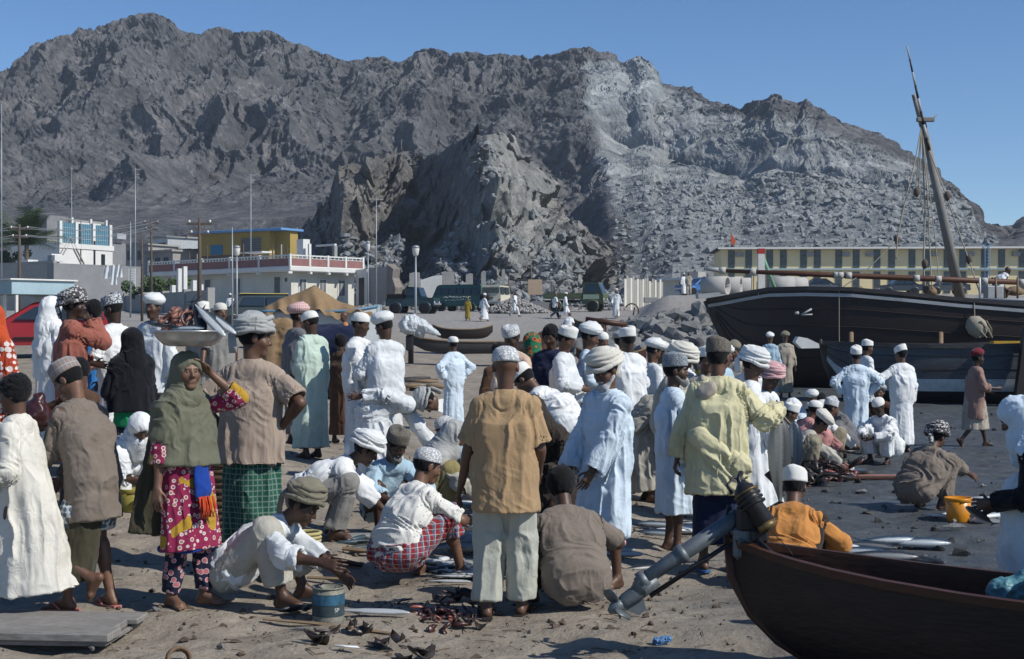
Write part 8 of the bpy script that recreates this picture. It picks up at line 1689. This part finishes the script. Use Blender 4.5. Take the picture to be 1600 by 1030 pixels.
for i, (px, py, s, lab) in enumerate(((1487, 832, .19, 'pale squared stone below the orange bucket'), (1490, 812, .10, 'dark lump touching the orange bucket'), (1378, 862, .11, 'stone under the fish beyond the canoe'), (1345, 768, .14, 'dark clod on the wet sand left of the squatting man'), (1398, 640, .2, 'stone on the wet sand before the fishing boat'), (1534, 762, .13, 'small dark stone right of the squatting man'), (1560, 770, .10, 'small stone near the right edge'), (1586, 832, .09, 'stone by the white robe at the right edge'), (1100, 950, .05, 'small stone near the propeller'), (243, 952, .06, 'small grey stone in front of the woman'))):
    o = bpy.data.objects.new('stone', _rocks[i]); COL.objects.link(o); o.location = spot(px, py, s*.2); o.scale = (s*1.2, s, s*.8); o.rotation_euler = (0, 0, i); tag(o, lab, 'stone')
rubble('wet_clods', [((lambda px, py: (lambda p: (p.x, p.y, p.z+.01, .03+.13*rf.random()**3))(spot(px, py)))(rf.uniform(1140, 1600), 615+rf.random()**1.4*260)) for k in range(230)], mat('wet_clod', (.045, .045, .043), .6, .4, 8, .3, 40, .01), 31)
rubble('sand_litter', [((lambda px, py: (lambda p: (p.x, p.y, p.z+.005, .015+.05*rf.random()**3))(spot(px, py)))(rf.uniform(150, 1150), rf.uniform(700, 1020))) for k in range(700)], mat('litter', (.085, .062, .045), .7, .6, 6, .3, 40, .01), 32)
q = MB()
for k in range(420):                          # straws and splinters
    p = spot(rf.uniform(120, 1180), rf.uniform(690, 1026), .006); a = rf.uniform(0, 6.28); L = rf.uniform(.02, .13); v = Vector((math.cos(a), math.sin(a), rf.uniform(-.05, .1)))*L; q.tube([p-v*.5, p+Vector((0, 0, .004)), p+v*.5], rf.uniform(.0015, .004), 4, smooth=False)
tag(q.build('straw_litter', mat('straw', (.14, .11, .075), .9, .5, 3, 0)), kind='stuff')
# --- things carried
J = Z['bowl']; c = world_of(J, J['H']+A3(.0, .015, .118)); c.z = max(c.z, pz(541, c.y)); g = empty('metal_bowl', c, 0, 'wide dull aluminium bowl balanced on the woman with fish inside', 'bowl')
ALU = mat('aluminium', (.46, .47, .47), .32, .15, 5, .15, 40, .002, metal=.75); q = MB(); q.lathe([(.135, 0), (.165, .012), (.205, .05), (.222, .088), (.234, .094), (.234, .099), (.220, .096), (.198, .052), (.160, .02), (.001, .016)], 40, cap=False); q.build('basin', ALU, g); q = MB(); q.tube([(.230*math.cos(a), .230*math.sin(a), .096) for a in np.linspace(0, 6.2832, 41)], .007, 6, cap=False); q.build('rim', ALU, g)
for i, (x, y, z_, L, kd, m_, yw, rl, pt, lab) in enumerate(((-.10, -.10, .125, .34, 'long', 'silver', -14, 70, 8, 'slim silver fish at the front of the bowl'), (.14, -.04, .17, .34, 'mackerel', 'silver', 150, 60, -38, 'silver fish standing up at the right of the bowl'), (.19, .0, .16, .30, 'mackerel', 'silver', 160, 60, -32, 'rightmost silver fish leaning over the bowl rim'), (.06, .02, .18, .30, 'tuna', 'dark', 120, 50, -50, 'dark fish in the middle of the bowl'), (-.02, .05, .19, .28, 'tuna', 'dark', 80, 40, -55, 'dark round fish behind the slim one in the bowl'), (-.14, .02, .13, .30, 'mackerel', 'blue', 30, 70, 10, 'blue fish at the left of the bowl'), (.0, -.12, .115, .26, 'mackerel', 'blue', 170, 75, 0, 'blue fish low in the bowl'))): fish(lab, c+Vector((x, y, z_)), L, kd, m_, yw, rl, pt, 'fish carried in the bowl')
r_ = random.Random(8); q = MB()
for k in range(22):
    a = r_.uniform(0, 6.28); o_ = c+Vector((-.07+r_.gauss(0, .055), r_.gauss(0, .05), .12+r_.random()*.10)); R_ = r_.uniform(.03, .06); w_ = r_.uniform(2.2, 4.6); tx = Vector((r_.gauss(0, 1), r_.gauss(0, 1), r_.gauss(0, .6))).normalized(); ty = tx.orthogonal().normalized(); r0 = r_.uniform(.010, .020); q.tube([o_+(tx*math.cos(a+w_*j/9)+ty*math.sin(a+w_*j/9))*R_*(1-.05*j) for j in range(10)], [r0*(1-.07*j) for j in range(10)], 6)
o = q.build('octopus_arms', mat('octopus_skin', (.20, .095, .07), .35, .45, 16, .4, 60, .003)); tag(o, 'tangle of pinkish octopus arms heaped at the left of the bowl', 'octopus')
J = Z['yellow']; hnd = world_of(J, J['WR']+A3(.03, .06, -.03))
fish('big silver kingfish hanging from the yellow shirted man\'s hand', hnd+Vector((0, -.03, -.36)), .70, 'tuna', 'grey', 80, 80, 90); fish('smaller blue silver fish hanging beside the kingfish', hnd+Vector((.12, .0, -.29)), .48, 'tuna', 'blue', 60, 60, 90)
q = MB(); q.tube([hnd+Vector((0, 0, .02)), hnd+Vector((0, -.03, -.06))], .006, 5); q.tube([hnd+Vector((0, 0, .02)), hnd+Vector((.11, 0, -.10))], .006, 5); tag(q.build('carrying_string', ROPE), 'string through the gills of the two hanging fish', 'string')
J = Z['edge']; h2 = world_of(J, (J['WL']+J['WR'])/2+A3(0, .10, -.02)); fish('grey fish held low by the person at the right edge', h2+Vector((0, -.02, -.05)), .22, 'tuna', 'grey', 20, 70, 30)
J = Z['greybrown']; h3 = world_of(J, J['WL']+A3(0, .05, -.12)); fish('silver fish hanging from the grey brown shirted man\'s hand', h3+Vector((0, 0, -.08)), .34, 'mackerel', 'silver', 20, 20, 70)
p = at(57, 10.7); b = Blob(); b.rc((0, 0, .0), (.02, 0, .12), .10, .05, .04); b.rc((.03, .02, -.03), (-.05, 0, .05), .08, .06, .04); v, f = b.mesh(.012, fold=.03, seed=3, ff=(14, 8)); o = link('meat_bag', np_mesh('meat_bag', v, f), GUT, loc=(p.x, p.y, pz(648, 10.7))); tag(o, 'dark red bag of meat hanging from the hidden boy\'s hand', 'bag'); 
q = MB(); q.tube([(p.x, p.y, pz(633, 10.7)), (p.x+.01, p.y, pz(596, 10.7))], .005, 5); tag(q.build('bag_string', ROPE), 'thin string holding the dark red bag', 'string')
b = Blob(); b.rc((-.16, 0, 0), (.14, .05, .03), .13, .10, .05); b.rc((0, 0, .08), (.05, 0, .14), .09, .07, .05); v, f = b.mesh(.012, fold=.035, seed=13, ff=(16, 10)); o = link('blue_bag', np_mesh('blue_bag', v, f), mat('teal_plastic', (.09, .22, .25), .28, .4, 8, .6, 30, .01), loc=(2.52, 7.0, .50), scale=.62); tag(o, 'crumpled pale blue plastic bag lying in the canoe', 'bag')
b = Blob(); b.rc((-.1, 0, 0), (.16, .1, .12), .14, .16, .05); v, f = b.mesh(.012, fold=.03, seed=17, ff=(12, 6)); o = link('white_bundle', np_mesh('white_bundle', v, f), C['bluewhite'], loc=(2.62, 6.7, .56), scale=.8); tag(o, 'bundle of white cloth in the canoe at the right edge', 'bundle')
